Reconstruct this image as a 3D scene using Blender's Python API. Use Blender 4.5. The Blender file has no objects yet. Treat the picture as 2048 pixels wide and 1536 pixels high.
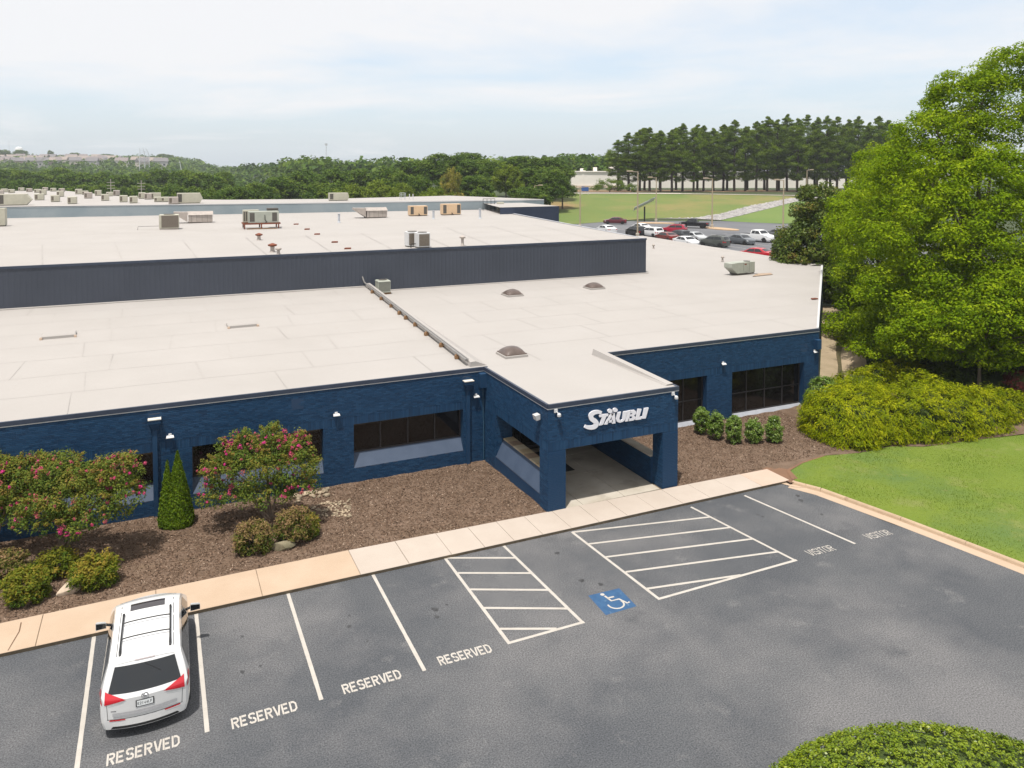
import bpy, math, random
import numpy as np
from mathutils import Matrix, Vector

C = bpy.context.scene.collection
sc = bpy.context.scene
R = math.radians

# ------------------------------------------------------------------ camera, sky, sun, exposure
CAM_H, YAW, PITCH, FPX, CX, CY = 13.5, R(24.68), R(2.345), 1553.0, 1024.0, 402.0
cam_d = bpy.data.cameras.new('camera'); cam = bpy.data.objects.new('camera', cam_d); C.objects.link(cam)
cam.location = (0, 0, CAM_H)
cam.rotation_euler = (R(90) - PITCH, 0, -YAW)
cam_d.sensor_width = 36; cam_d.lens = FPX / 2048 * 36
cam_d.shift_y = -(768 - CY) / 2048
cam_d.clip_start = 0.1; cam_d.clip_end = 20000
sc.camera = cam

_SY, _CY = math.sin(YAW), math.cos(YAW)
SUN_EL, SUN_AZ = 72.0, 225.0          # azimuth measured from +Y clockwise: the sun stands front-left, very high
w = bpy.data.worlds.new('World'); sc.world = w; w.use_nodes = True
nt = w.node_tree; nt.nodes.clear()
def wn(t, **k):
    n = nt.nodes.new(t)
    for a, b in k.items(): setattr(n, a, b)
    return n
sky = wn('ShaderNodeTexSky', sky_type='NISHITA', sun_disc=False)
sky.sun_elevation = R(SUN_EL); sky.sun_rotation = R(SUN_AZ); sky.air_density = 1.0; sky.dust_density = 2.2; sky.ozone_density = 1.6
bg = wn('ShaderNodeBackground'); bg.inputs[1].default_value = 0.143
tc = wn('ShaderNodeTexCoord')
sep = wn('ShaderNodeSeparateXYZ'); nt.links.new(tc.outputs['Generated'], sep.inputs[0])
# clouds: project the view direction on a high flat layer, then noise
mx = wn('ShaderNodeMath', operation='MAXIMUM'); nt.links.new(sep.outputs['Z'], mx.inputs[0]); mx.inputs[1].default_value = 0.0
ad = wn('ShaderNodeMath', operation='ADD'); nt.links.new(mx.outputs[0], ad.inputs[0]); ad.inputs[1].default_value = 0.09
dv = wn('ShaderNodeVectorMath', operation='DIVIDE'); cb = wn('ShaderNodeCombineXYZ')
for i in range(3): nt.links.new(ad.outputs[0], cb.inputs[i])
nt.links.new(tc.outputs['Generated'], dv.inputs[0]); nt.links.new(cb.outputs[0], dv.inputs[1])
mp = wn('ShaderNodeMapping'); mp.inputs['Scale'].default_value = (0.30, 0.30, 0); mp.inputs['Location'].default_value = (0.35, 3.1, 0.4)
nt.links.new(dv.outputs[0], mp.inputs[0])
n1 = wn('ShaderNodeTexNoise'); n1.inputs['Scale'].default_value = 1.5; n1.inputs['Detail'].default_value = 9; n1.inputs['Roughness'].default_value = 0.56; n1.inputs['Distortion'].default_value = 0.25
nt.links.new(mp.outputs[0], n1.inputs[0])
zc_ = wn('ShaderNodeMath', operation='MINIMUM'); nt.links.new(mx.outputs[0], zc_.inputs[0]); zc_.inputs[1].default_value = 0.22
za_ = wn('ShaderNodeMath', operation='MULTIPLY_ADD'); nt.links.new(zc_.outputs[0], za_.inputs[0]); za_.inputs[1].default_value = 2.3; za_.inputs[2].default_value = -0.25
zs_ = wn('ShaderNodeMath', operation='ADD'); nt.links.new(n1.outputs[0], zs_.inputs[0]); nt.links.new(za_.outputs[0], zs_.inputs[1])
dt_ = wn('ShaderNodeVectorMath', operation='DOT_PRODUCT'); nt.links.new(tc.outputs['Generated'], dt_.inputs[0]); dt_.inputs[1].default_value = (_CY, -_SY, 0)
zl_ = wn('ShaderNodeMath', operation='MULTIPLY_ADD'); nt.links.new(dt_.outputs['Value'], zl_.inputs[0]); zl_.inputs[1].default_value = -0.16; nt.links.new(zs_.outputs[0], zl_.inputs[2])
cr = wn('ShaderNodeValToRGB'); cr.color_ramp.elements[0].position = 0.40; cr.color_ramp.elements[1].position = 0.62
nt.links.new(zl_.outputs[0], cr.inputs[0])
cm2 = wn('ShaderNodeMath', operation='MULTIPLY'); nt.links.new(cr.outputs[0], cm2.inputs[0]); cm2.inputs[1].default_value = 0.9
lift = wn('ShaderNodeMix', data_type='RGBA', blend_type='MIX'); lift.inputs[0].default_value = 0.6
nt.links.new(sky.outputs[0], lift.inputs[6]); lift.inputs[7].default_value = (4.95, 5.5, 6.05, 1)
mixc = wn('ShaderNodeMix', data_type='RGBA', blend_type='MIX')
nt.links.new(cm2.outputs[0], mixc.inputs[0]); nt.links.new(lift.outputs[2], mixc.inputs[6]); mixc.inputs[7].default_value = (5.4, 5.38, 5.45, 1)
nt.links.new(mixc.outputs[2], bg.inputs[0])
wo = wn('ShaderNodeOutputWorld'); nt.links.new(bg.outputs[0], wo.inputs[0])

sun_d = bpy.data.lights.new('sun', 'SUN'); sun = bpy.data.objects.new('sun', sun_d); C.objects.link(sun)
sun_d.energy = 4.3; sun_d.angle = R(1.0); sun_d.color = (1.0, 0.955, 0.89)
sd = Vector((math.sin(R(SUN_AZ)) * math.cos(R(SUN_EL)), math.cos(R(SUN_AZ)) * math.cos(R(SUN_EL)), math.sin(R(SUN_EL))))
sun.rotation_euler = sd.to_track_quat('Z', 'Y').to_euler()
sun.location = (0, 0, 60)
vs = sc.view_settings; vs.view_transform = 'Standard'; vs.look = 'None'; vs.exposure = 0.30; vs.gamma = 1.0; vs.use_curve_mapping = False
sc.cycles.max_bounces = 8; sc.cycles.transparent_max_bounces = 8; sc.cycles.volume_bounces = 0
sc.cycles.use_denoising = True

# ------------------------------------------------------------------ measuring: survey points of the place from the picture
_s, _c = math.sin(YAW), math.cos(YAW)
AXF = np.array([_s * math.cos(PITCH), _c * math.cos(PITCH), -math.sin(PITCH)]); AXR = np.array([_c, -_s, 0.0]); AXU = np.cross(AXR, AXF)
def G(px, py, z=0.0):
    d = AXF + AXR * (px - CX) / FPX - AXU * (py - CY) / FPX
    t = (z - CAM_H) / d[2]; return np.array([d[0] * t, d[1] * t, z])
def GD(px, py, dep):
    d = AXF + AXR * (px - CX) / FPX - AXU * (py - CY) / FPX
    return np.array([0, 0, CAM_H]) + d * dep
def GY(px, py, y):
    d = AXF + AXR * (px - CX) / FPX - AXU * (py - CY) / FPX
    t = y / d[1]; return np.array([d[0] * t, y, CAM_H + d[2] * t])
def depth(p): return float((np.array(p) - [0, 0, CAM_H]) @ AXF)

# ------------------------------------------------------------------ materials
MATS = {}
def M(name, col, rough=0.8, col2=None, vs=3.0, vdet=4, lo=0.35, hi=0.65, bump=0.0, bs=40.0, spec=0.4, metal=0.0, coat=0.0, speck=0.0, stretch=None, dirt=None, alpha=None):
    if name in MATS: return MATS[name]
    m = bpy.data.materials.new(name); m.use_nodes = True; t = m.node_tree; b = t.nodes['Principled BSDF']
    b.inputs['Base Color'].default_value = (*col, 1); b.inputs['Roughness'].default_value = rough
    b.inputs['Specular IOR Level'].default_value = spec; b.inputs['Metallic'].default_value = metal; b.inputs['Coat Weight'].default_value = coat
    tcn = t.nodes.new('ShaderNodeTexCoord'); vec = tcn.outputs['Object']
    if stretch:
        mpn = t.nodes.new('ShaderNodeMapping'); mpn.inputs['Scale'].default_value = stretch; t.links.new(vec, mpn.inputs[0]); vec = mpn.outputs[0]
    cur = None
    def noise(s, det=4, rg=0.55):
        n = t.nodes.new('ShaderNodeTexNoise'); n.inputs['Scale'].default_value = s; n.inputs['Detail'].default_value = det; n.inputs['Roughness'].default_value = rg
        t.links.new(vec, n.inputs['Vector']); return n
    def ramp(sock, a, c):
        r = t.nodes.new('ShaderNodeMapRange'); r.inputs[1].default_value = a; r.inputs[2].default_value = c; t.links.new(sock, r.inputs[0]); return r.outputs[0]
    def mix(fac, a, c):
        x = t.nodes.new('ShaderNodeMix'); x.data_type = 'RGBA'
        t.links.new(fac, x.inputs[0])
        if isinstance(a, tuple): x.inputs[6].default_value = (*a, 1)
        else: t.links.new(a, x.inputs[6])
        if isinstance(c, tuple): x.inputs[7].default_value = (*c, 1)
        else: t.links.new(c, x.inputs[7])
        return x.outputs[2]
    if col2:
        cur = mix(ramp(noise(vs, vdet).outputs[0], lo, hi), tuple(col), tuple(col2))
    for d in (dirt or []):                         # (scale, lo, hi, colour)
        cur = mix(ramp(noise(d[0], 6, 0.62).outputs[0], d[1], d[2]), cur if cur else tuple(col), tuple(d[3]))
    if speck:
        f = ramp(noise(bs * 2.0, 2).outputs[0], 0.3, 0.7)
        x = t.nodes.new('ShaderNodeMix'); x.data_type = 'RGBA'; x.blend_type = 'MULTIPLY'; x.inputs[0].default_value = speck
        if cur: t.links.new(cur, x.inputs[6])
        else: x.inputs[6].default_value = (*col, 1)
        g = t.nodes.new('ShaderNodeMapRange'); g.inputs[3].default_value = 0.45; g.inputs[4].default_value = 1.55; t.links.new(f, g.inputs[0])
        t.links.new(g.outputs[0], x.inputs[7]); cur = x.outputs[2]
    if cur: t.links.new(cur, b.inputs['Base Color'])
    if bump:
        bn = t.nodes.new('ShaderNodeBump'); bn.inputs['Strength'].default_value = bump; bn.inputs['Distance'].default_value = 0.02
        t.links.new(noise(bs, 5).outputs[0], bn.inputs['Height']); t.links.new(bn.outputs[0], b.inputs['Normal'])
    MATS[name] = m; return m
def LEAF(name, cols, trans=0.3, rough=0.6, spec=0.06):
    if name in MATS: return MATS[name]
    m = bpy.data.materials.new(name); m.use_nodes = True; t = m.node_tree; b = t.nodes['Principled BSDF']
    at = t.nodes.new('ShaderNodeAttribute'); at.attribute_name = 'tint'
    r = t.nodes.new('ShaderNodeValToRGB'); e = r.color_ramp.elements
    while len(e) < len(cols): e.new(0.5)
    for i, c in enumerate(cols): e[i].position = i / (len(cols) - 1); e[i].color = (*c, 1)
    t.links.new(at.outputs['Fac'], r.inputs[0]); t.links.new(r.outputs[0], b.inputs['Base Color'])
    b.inputs['Roughness'].default_value = rough; b.inputs['Specular IOR Level'].default_value = spec
    tr = t.nodes.new('ShaderNodeBsdfTranslucent'); t.links.new(r.outputs[0], tr.inputs[0])
    ms = t.nodes.new('ShaderNodeMixShader'); ms.inputs[0].default_value = trans
    t.links.new(b.outputs[0], ms.inputs[1]); t.links.new(tr.outputs[0], ms.inputs[2])
    t.links.new(ms.outputs[0], t.nodes['Material Output'].inputs[0])
    MATS[name] = m; return m

# ------------------------------------------------------------------ mesh helpers
def link(o, parent=None):
    C.objects.link(o)
    if parent: o.parent = parent
    return o
def tag(o, label=None, cat=None, group=None, kind=None):
    if label: o['label'] = label
    if cat: o['category'] = cat
    if group: o['group'] = group
    if kind: o['kind'] = kind
    return o
def empty(name, loc=(0, 0, 0), rz=0.0, label=None, cat=None, group=None, kind=None):
    o = bpy.data.objects.new(name, None); C.objects.link(o); o.location = tuple(float(v) for v in loc); o.rotation_euler = (0, 0, rz); o.empty_display_size = 0.2
    return tag(o, label, cat, group, kind)
class MB:
    def __init__(s): s.v = []; s.f = []
    def add(s, vs, fs):
        k = len(s.v); s.v += [tuple(float(c) for c in p) for p in vs]; s.f += [tuple(i + k for i in f) for f in fs]; return s
    def box(s, x0, x1, y0, y1, z0, z1, m=None):
        p = [(x0, y0, z0), (x1, y0, z0), (x1, y1, z0), (x0, y1, z0), (x0, y0, z1), (x1, y0, z1), (x1, y1, z1), (x0, y1, z1)]
        if m is not None: p = [tuple(m @ Vector(q)) for q in p]
        return s.add(p, [(0, 3, 2, 1), (4, 5, 6, 7), (0, 1, 5, 4), (1, 2, 6, 5), (2, 3, 7, 6), (3, 0, 4, 7)])
    def cham(s, x0, x1, y0, y1, z0, z1, c=0.03):
        """a box with its four top edges chamfered"""
        p = [(x0, y0, z0), (x1, y0, z0), (x1, y1, z0), (x0, y1, z0), (x0, y0, z1 - c), (x1, y0, z1 - c), (x1, y1, z1 - c), (x0, y1, z1 - c),
             (x0 + c, y0 + c, z1), (x1 - c, y0 + c, z1), (x1 - c, y1 - c, z1), (x0 + c, y1 - c, z1)]
        return s.add(p, [(0, 3, 2, 1), (8, 9, 10, 11), (0, 1, 5, 4), (1, 2, 6, 5), (2, 3, 7, 6), (3, 0, 4, 7), (4, 5, 9, 8), (5, 6, 10, 9), (6, 7, 11, 10), (7, 4, 8, 11)])
    def poly(s, pts): return s.add(pts, [tuple(range(len(pts)))])
    def prism(s, pts, z0, z1):
        n = len(pts); a = [(p[0], p[1], z0) for p in pts] + [(p[0], p[1], z1) for p in pts]
        return s.add(a, [tuple(range(n))[::-1], tuple(range(n, 2 * n))] + [(i, (i + 1) % n, n + (i + 1) % n, n + i) for i in range(n)])
    def tube(s, pts, rad, n=8, cap=True):
        pts = [Vector(p) for p in pts]; rad = rad if isinstance(rad, (list, tuple)) else [rad] * len(pts)
        vs = []; fs = []
        for i, p in enumerate(pts):
            d = (pts[min(i + 1, len(pts) - 1)] - pts[max(i - 1, 0)]).normalized()
            a = d.orthogonal().normalized() if i == 0 else (a - d * a.dot(d)).normalized()
            b = d.cross(a)
            vs += [p + (a * math.cos(2 * math.pi * j / n) + b * math.sin(2 * math.pi * j / n)) * rad[i] for j in range(n)]
        for i in range(len(pts) - 1):
            fs += [(i * n + j, i * n + (j + 1) % n, (i + 1) * n + (j + 1) % n, (i + 1) * n + j) for j in range(n)]
        if cap: fs += [tuple(range(n))[::-1], tuple(range((len(pts) - 1) * n, len(pts) * n))]
        return s.add(vs, fs)
    def lathe(s, prof, n=16, o=(0, 0, 0), axis='Z'):
        vs = []; fs = []
        for r, z in prof:
            for j in range(n):
                a = 2 * math.pi * j / n; p = (r * math.cos(a), r * math.sin(a), z)
                if axis == 'X': p = (p[2], p[0], p[1])
                if axis == 'Y': p = (p[1], p[2], p[0])
                vs.append((p[0] + o[0], p[1] + o[1], p[2] + o[2]))
        m = len(prof)
        for i in range(m - 1): fs += [(i * n + j, i * n + (j + 1) % n, (i + 1) * n + (j + 1) % n, (i + 1) * n + j) for j in range(n)]
        fs += [tuple(range(n))[::-1], tuple(range((m - 1) * n, m * n))]
        return s.add(vs, fs)
    def mesh(s, name):
        me = bpy.data.meshes.new(name); me.from_pydata(s.v, [], s.f); me.update(); return me
    def build(s, name, mat, parent=None, smooth=None, **k):
        me = s.mesh(name); me.materials.append(mat)
        if smooth: me.shade_smooth(); me.set_sharp_from_angle(angle=R(smooth))
        o = bpy.data.objects.new(name, me); link(o, parent); return tag(o, **k) if k else o
def npmesh(name, V, F, mat, parent=None, tint=None, smooth=False, **k):
    """fast mesh from numpy arrays; F is (n,3) or (n,4)"""
    V = np.asarray(V, np.float32); F = np.asarray(F, np.int32); n, m = F.shape
    me = bpy.data.meshes.new(name); me.vertices.add(len(V)); me.vertices.foreach_set('co', V.ravel())
    me.loops.add(n * m); me.loops.foreach_set('vertex_index', F.ravel())
    me.polygons.add(n); me.polygons.foreach_set('loop_start', np.arange(0, n * m, m, dtype=np.int32)); me.polygons.foreach_set('loop_total', np.full(n, m, np.int32))
    me.polygons.foreach_set('use_smooth', np.full(n, bool(smooth)))
    if tint is not None:
        a = me.attributes.new('tint', 'FLOAT', 'FACE'); a.data.foreach_set('value', np.asarray(tint, np.float32))
    me.update(calc_edges=True); me.materials.append(mat)
    o = bpy.data.objects.new(name, me); link(o, parent); return tag(o, **k) if k else o
def copy_tree(o, parent=None):
    c = o.copy(); C.objects.link(c); c.parent = parent
    for ch in list(o.children): copy_tree(ch, c)
    return c
def ordn(i):
    return {1: 'first', 2: 'second', 3: 'third', 4: 'fourth', 5: 'fifth', 6: 'sixth', 7: 'seventh', 8: 'eighth', 9: 'ninth', 10: 'tenth'}.get(i, '%d%s' % (i, {1: 'st', 2: 'nd', 3: 'rd'}.get(i % 10 if i not in (11, 12, 13) else 0, 'th')))
def sm(x, a, b):
    t = np.clip((np.asarray(x, float) - a) / (b - a), 0, 1); return t * t * (3 - 2 * t)

# ------------------------------------------------------------------ palette
paint = M('navy_painted_brick', (0.0072, 0.035, 0.088), 0.6, (0.011, 0.047, 0.106), 0.8, bump=0.15, bs=60, spec=0.3, dirt=[(2.6, 0.58, 0.75, (0.018, 0.052, 0.112))])
navy_trim = M('navy_metal_trim', (0.030, 0.040, 0.065), 0.45, (0.04, 0.052, 0.08), 2.0)
siding = M('slate_blue_metal_siding', (0.038, 0.045, 0.062), 0.5, (0.046, 0.054, 0.074), 0.25, bump=0.1, bs=12, spec=0.4, dirt=[(0.12, 0.62, 0.75, (0.030, 0.040, 0.062))])
grey_siding = M('pale_blue_grey_siding', (0.20, 0.245, 0.27), 0.6, (0.25, 0.29, 0.31), 0.3)
lit_slope_paint = M('navy_paint_lit_slopes', (0.043, 0.064, 0.105), 0.6, (0.054, 0.077, 0.122), 1.5)  # navy made paler: the light on sloped faces is put into the colour
membrane = M('white_roof_membrane', (0.355, 0.332, 0.312), 0.75, (0.33, 0.308, 0.288), 0.25, lo=0.3, hi=0.7, bump=0.25, bs=3.0, spec=0.3, dirt=[(0.09, 0.5, 0.8, (0.345, 0.325, 0.308)), (1.7, 0.68, 0.84, (0.315, 0.28, 0.25)), (0.35, 0.64, 0.75, (0.335, 0.312, 0.29))])
seam_m = M('roof_seam', (0.285, 0.264, 0.246), 0.8, (0.352, 0.33, 0.31), 0.5)
white_metal = M('white_metal', (0.55, 0.55, 0.55), 0.45)
glass = M('dark_tinted_glass', (0.008, 0.007, 0.007), 0.05, spec=0.42)
frame_m = M('dark_bronze_frame', (0.035, 0.032, 0.034), 0.4)
asphalt = M('sealed_asphalt', (0.066, 0.070, 0.077), 0.86, (0.088, 0.091, 0.096), 0.35, lo=0.35, hi=0.7, bump=0.12, bs=13, spec=0.2, speck=0.85,
            dirt=[(0.12, 0.44, 0.62, (0.13, 0.128, 0.13)), (0.5, 0.60, 0.74, (0.074, 0.076, 0.081)), (0.9, 0.60, 0.80, (0.15, 0.147, 0.147)), (4.0, 0.68, 0.82, (0.20, 0.197, 0.196))])
old_asphalt = M('worn_grey_asphalt', (0.105, 0.108, 0.118), 0.9, (0.135, 0.137, 0.145), 0.1, speck=0.3, bs=10)
line_p = M('white_road_paint', (0.44, 0.41, 0.37), 0.7, (0.39, 0.36, 0.32), 3.0, speck=0.15, bs=40, dirt=[(14.0, 0.64, 0.72, (0.25, 0.24, 0.23))])
blue_p = M('blue_road_paint', (0.022, 0.07, 0.155), 0.75, (0.032, 0.09, 0.185), 4.0, dirt=[(6.0, 0.60, 0.74, (0.095, 0.16, 0.24))])
conc_tan = M('tan_concrete', (0.40, 0.295, 0.208), 0.85, (0.43, 0.325, 0.236), 0.8, bump=0.2, bs=60, speck=0.2)
conc_pale = M('pale_cream_concrete', (0.40, 0.34, 0.288), 0.85, (0.425, 0.365, 0.312), 0.9, bump=0.2, bs=60, speck=0.2)
conc_pink = M('pinkish_concrete', (0.43, 0.325, 0.255), 0.85, (0.45, 0.35, 0.28), 0.9, bump=0.2, bs=60, speck=0.2)
conc_grey = M('weathered_grey_concrete', (0.36, 0.32, 0.26), 0.85, (0.44, 0.40, 0.34), 0.9, bump=0.2, bs=60, speck=0.25, dirt=[(0.7, 0.55, 0.72, (0.24, 0.215, 0.18)), (1.3, 0.66, 0.8, (0.52, 0.49, 0.46))])
kerb_m = M('stained_kerb_concrete', (0.35, 0.25, 0.165), 0.9, (0.42, 0.31, 0.21), 1.5, bump=0.3, bs=40, speck=0.3, dirt=[(3.0, 0.6, 0.75, (0.24, 0.16, 0.10))])
kerb_face = M('mossy_kerb_face', (0.13, 0.10, 0.065), 0.95, (0.21, 0.165, 0.11), 2.0, bump=0.4, bs=40, speck=0.3)
ditch_m = M('stained_ditch_concrete', (0.35, 0.27, 0.18), 0.9, (0.28, 0.22, 0.14), 0.7, speck=0.3, bump=0.3, bs=20, dirt=[(0.9, 0.6, 0.75, (0.12, 0.095, 0.06))])
mulch_m = M('brown_mulch', (0.112, 0.072, 0.046), 0.95, (0.155, 0.104, 0.072), 1.2, bump=1.0, bs=25, speck=0.7, dirt=[(0.55, 0.6, 0.75, (0.16, 0.11, 0.07))])
chip_m = LEAF('mulch_chip', [(0.035, 0.022, 0.015), (0.13, 0.082, 0.055), (0.215, 0.145, 0.102), (0.42, 0.33, 0.25)], trans=0.0, rough=0.9)
soil = M('red_clay_soil', (0.20, 0.105, 0.06), 0.95, (0.14, 0.08, 0.05), 0.8, speck=0.4)
grass_m = M('lawn_turf', (0.102, 0.152, 0.013), 0.9, (0.125, 0.17, 0.016), 0.35, bump=0.6, bs=30, speck=0.5, dirt=[(0.16, 0.46, 0.62, (0.082, 0.135, 0.028)), (0.5, 0.56, 0.70, (0.15, 0.175, 0.04)), (1.6, 0.62, 0.76, (0.175, 0.18, 0.055))])
meadow_m = M('dry_summer_meadow', (0.125, 0.155, 0.034), 0.95, (0.10, 0.145, 0.03), 0.05, bump=0.4, bs=3, speck=0.35, dirt=[(0.035, 0.50, 0.64, (0.175, 0.16, 0.05)), (0.12, 0.55, 0.68, (0.095, 0.14, 0.032)), (0.018, 0.58, 0.66, (0.23, 0.15, 0.065))])
meadow2_m = M('fresh_green_meadow', (0.095, 0.155, 0.032), 0.95, (0.12, 0.17, 0.038), 0.08, bump=0.4, bs=3, speck=0.35)
terrain_m = M('wooded_ground', (0.030, 0.048, 0.016), 0.95, (0.05, 0.065, 0.024), 0.03, speck=0.3, bs=2)
stone_m = M('pale_quartz_stone', (0.50, 0.40, 0.30), 0.85, (0.36, 0.28, 0.21), 4.0, bump=0.5, bs=12, dirt=[(3.0, 0.6, 0.72, (0.62, 0.55, 0.46))])
pebble_m = M('river_pebble', (0.30, 0.24, 0.16), 0.8, (0.20, 0.16, 0.11), 1.6, bump=0.3, bs=10)
bark = M('brown_bark', (0.085, 0.065, 0.05), 0.95, (0.13, 0.105, 0.085), 6, bump=0.8, bs=14, stretch=(1, 1, 0.25))
pine_bark = M('pine_bark', (0.055, 0.040, 0.032), 0.95, (0.085, 0.06, 0.048), 4)
crape_bark = M('smooth_tan_bark', (0.22, 0.165, 0.12), 0.8, (0.15, 0.11, 0.08), 5)
beige_metal = M('beige_unit_metal', (0.43, 0.41, 0.33), 0.55, (0.37, 0.355, 0.285), 1.2)
tan_metal = M('tan_unit_metal', (0.60, 0.43, 0.27), 0.55, (0.54, 0.38, 0.24), 1.5)
sage_metal = M('sage_unit_metal', (0.36, 0.375, 0.32), 0.5, (0.31, 0.325, 0.28), 1.5)
galv = M('dull_galvanised_metal', (0.42, 0.37, 0.33), 0.5, (0.34, 0.30, 0.27), 2.0, metal=0.2)
dark_grille = M('dark_grille', (0.065, 0.058, 0.05), 0.6, (0.10, 0.09, 0.078), 30)
brown_grille = M('brown_coil', (0.115, 0.095, 0.075), 0.6, (0.15, 0.125, 0.10), 12)
rust = M('rusty_steel', (0.20, 0.055, 0.025), 0.8, (0.13, 0.045, 0.025), 5)
black_m = M('black_metal', (0.012, 0.012, 0.013), 0.5)
pipe_m = M('grey_pipe', (0.17, 0.165, 0.16), 0.45, (0.23, 0.22, 0.21), 5)
wood_m = M('weathered_wood_block', (0.19, 0.105, 0.05), 0.9, (0.26, 0.15, 0.075), 8)
dome_m = M('bronze_acrylic', (0.085, 0.062, 0.052), 0.3, (0.11, 0.082, 0.07), 3, spec=0.5)
tan_pole = M('tan_pole_paint', (0.36, 0.29, 0.20), 0.5)
rubber = M('tyre_rubber', (0.015, 0.015, 0.016), 0.85)
alloy = M('alloy_rim', (0.45, 0.45, 0.46), 0.35, metal=0.7)
letter_white = M('white_sign_letters', (0.72, 0.71, 0.75), 0.45)

# ------------------------------------------------------------------ terrain
ZR, YF, YP = 4.35, 32.9, 26.5                        # roof edge height, facade plane, porch front plane
A0 = np.array([34.55, YF]); A1 = np.array([56.4, 53.35]); AD = (A1 - A0) / np.linalg.norm(A1 - A0); AN = np.array([AD[1], -AD[0]])
def hgt(x, y):
    x = np.asarray(x, float); y = np.asarray(y, float)
    u = x * _s + y * _c; v = x * _c - y * _s; ang = v / np.maximum(u, 1)
    t = (x - A0[0]) * AD[0] + (y - A0[1]) * AD[1]; s = (x - A0[0]) * AN[0] + (y - A0[1]) * AN[1]
    hill = 3.4 * sm(s, 2.4, 12) * sm(t, -2, 8) * (1 - sm(t, 42, 70))
    lot = 2.5 * sm(x, 50, 58) * sm(y, 56, 78)
    near = np.maximum(hill, lot)
    mead = 2.5 + 4.1 * np.clip((u - 163) / 62, 0, 1)
    right = np.where(u < 163, near, mead); right = np.where(u > 300, np.interp(u, [300, 900, 1400, 3000, 8000], [6.6, 2, 6, 8, 8]), right)
    left = np.interp(u, [60, 130, 170, 350, 600, 900, 1400, 3000, 8000], [0, 0, -3, -6, 0, 9, 20, 26, 26])
    far_left = np.interp(u, [60, 130, 170, 350, 600, 900, 1100, 1400, 3000, 8000], [0, 0, -3, -6, 2, 15.5, 19, 26, 30, 30])
    left = left + (far_left - left) * sm(-ang, 0.38, 0.46)
    k = sm(ang, 0.02, 0.075); k = np.where(x > 58, 1.0, k)
    z = left + (right - left) * k
    z = np.where(u < 75, near, z)
    return z - 0.10
def axis(lo, hi, step, far, g=1.22):
    a = list(np.arange(lo, hi + step, step)); s = step; b = a[-1]
    while b < far: s *= g; b += s; a.append(b)
    s = step; b = a[0]; pre = []
    while b > -far: s *= g; b -= s; pre.append(b)
    return np.array(pre[::-1] + a)
gx_, gy_ = axis(-24, 150, 2.0, 1650), axis(-6, 200, 2.0, 1650)
XX, YY = np.meshgrid(gx_, gy_); ZZ = hgt(XX, YY)
nx_, ny_ = len(gx_), len(gy_)
idx = np.arange(nx_ * ny_).reshape(ny_, nx_)
npmesh('ground', np.stack([XX, YY, ZZ], -1).reshape(-1, 3), np.stack([idx[:-1, :-1], idx[:-1, 1:], idx[1:, 1:], idx[1:, :-1]], -1).reshape(-1, 4), terrain_m, smooth=True, kind='structure')

def sheet(name, poly, zf, mat, step=1.0, kind='structure', parent=None, off=0.0):
    """a sheet bounded by a polygon, gridded so it can follow the terrain"""
    poly = [(float(p[0]), float(p[1])) for p in poly]
    import bmesh
    bm = bmesh.new(); f = bm.faces.new([bm.verts.new((p[0], p[1], 0)) for p in poly])
    xs = [p[0] for p in poly]; ys = [p[1] for p in poly]
    for k, (lo, hi) in enumerate(((min(xs), max(xs)), (min(ys), max(ys)))):
        c = lo + step
        while c < hi:
            co = (c, 0, 0) if k == 0 else (0, c, 0); no = (1, 0, 0) if k == 0 else (0, 1, 0)
            bmesh.ops.bisect_plane(bm, geom=bm.verts[:] + bm.edges[:] + bm.faces[:], plane_co=co, plane_no=no); c += step
    for v in bm.verts: v.co.z = float(zf(v.co.x, v.co.y)) + off
    bmesh.ops.recalc_face_normals(bm, faces=bm.faces[:])
    if sum(f.normal.z for f in bm.faces) < 0: bmesh.ops.reverse_faces(bm, faces=bm.faces[:])
    me = bpy.data.meshes.new(name); bm.to_mesh(me); bm.free(); me.materials.append(mat); me.shade_smooth()
    o = bpy.data.objects.new(name, me); link(o, parent); return tag(o, kind=kind) if kind else o

# parking lot in front: one asphalt sheet
lot = MB().poly([(-30, -8, 0), (27.2, -8, 0), (26.75, 15, 0), (25.3, 20.3, 0), (24.55, 24.4, 0), (24.4, 24.96, 0), (-30, 24.96, 0)]).build('parking_lot', asphalt, kind='structure')

# sidewalk: a body with a mossy kerb face and individual slabs
swb = MB().box(-30, 24.5, 24.975, 26.34, -0.1, 0.098).build('sidewalk', kerb_face, kind='structure')
jx = [-15.4, -12.4, -9.4, -6.3, -3.28, -0.2, 2.84, 5.95, 7.62, 9.15, 10.4, 11.55, 12.7, 13.9, 15.1, 16.37, 17.7, 19.0, 20.35, 21.7, 23.1, 24.62]
def swback(x): return float(np.interp(x, [-10, 0, 6, 13.7, 20, 25], [26.5, 26.72, 26.72, 26.52, 26.4, 26.28]))
rs = np.random.default_rng(3)
for i in range(len(jx) - 1):
    a, b = jx[i] + 0.006, jx[i + 1] - 0.006
    m = conc_tan if b < 6 else (conc_pink if a > 23 else conc_pale)
    z = 0.128 + rs.uniform(-0.004, 0.004)
    MB().add([(a, 24.955, 0.09), (b, 24.955, 0.09), (b, swback(b), 0.09), (a, swback(a), 0.09), (a, 24.945, z - 0.02), (b, 24.945, z - 0.02), (b, swback(b), z - .01), (a, swback(a), z - .01),
              (a + .008, 24.97, z), (b - .008, 24.97, z), (b - .008, swback(b) - .01, z), (a + .008, swback(a) - .01, z)],
             [(0, 3, 2, 1), (8, 9, 10, 11), (0, 1, 5, 4), (1, 2, 6, 5), (2, 3, 7, 6), (3, 0, 4, 7), (4, 5, 9, 8), (5, 6, 10, 9), (6, 7, 11, 10), (7, 4, 8, 11)]).build('slab', m, swb)
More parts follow.
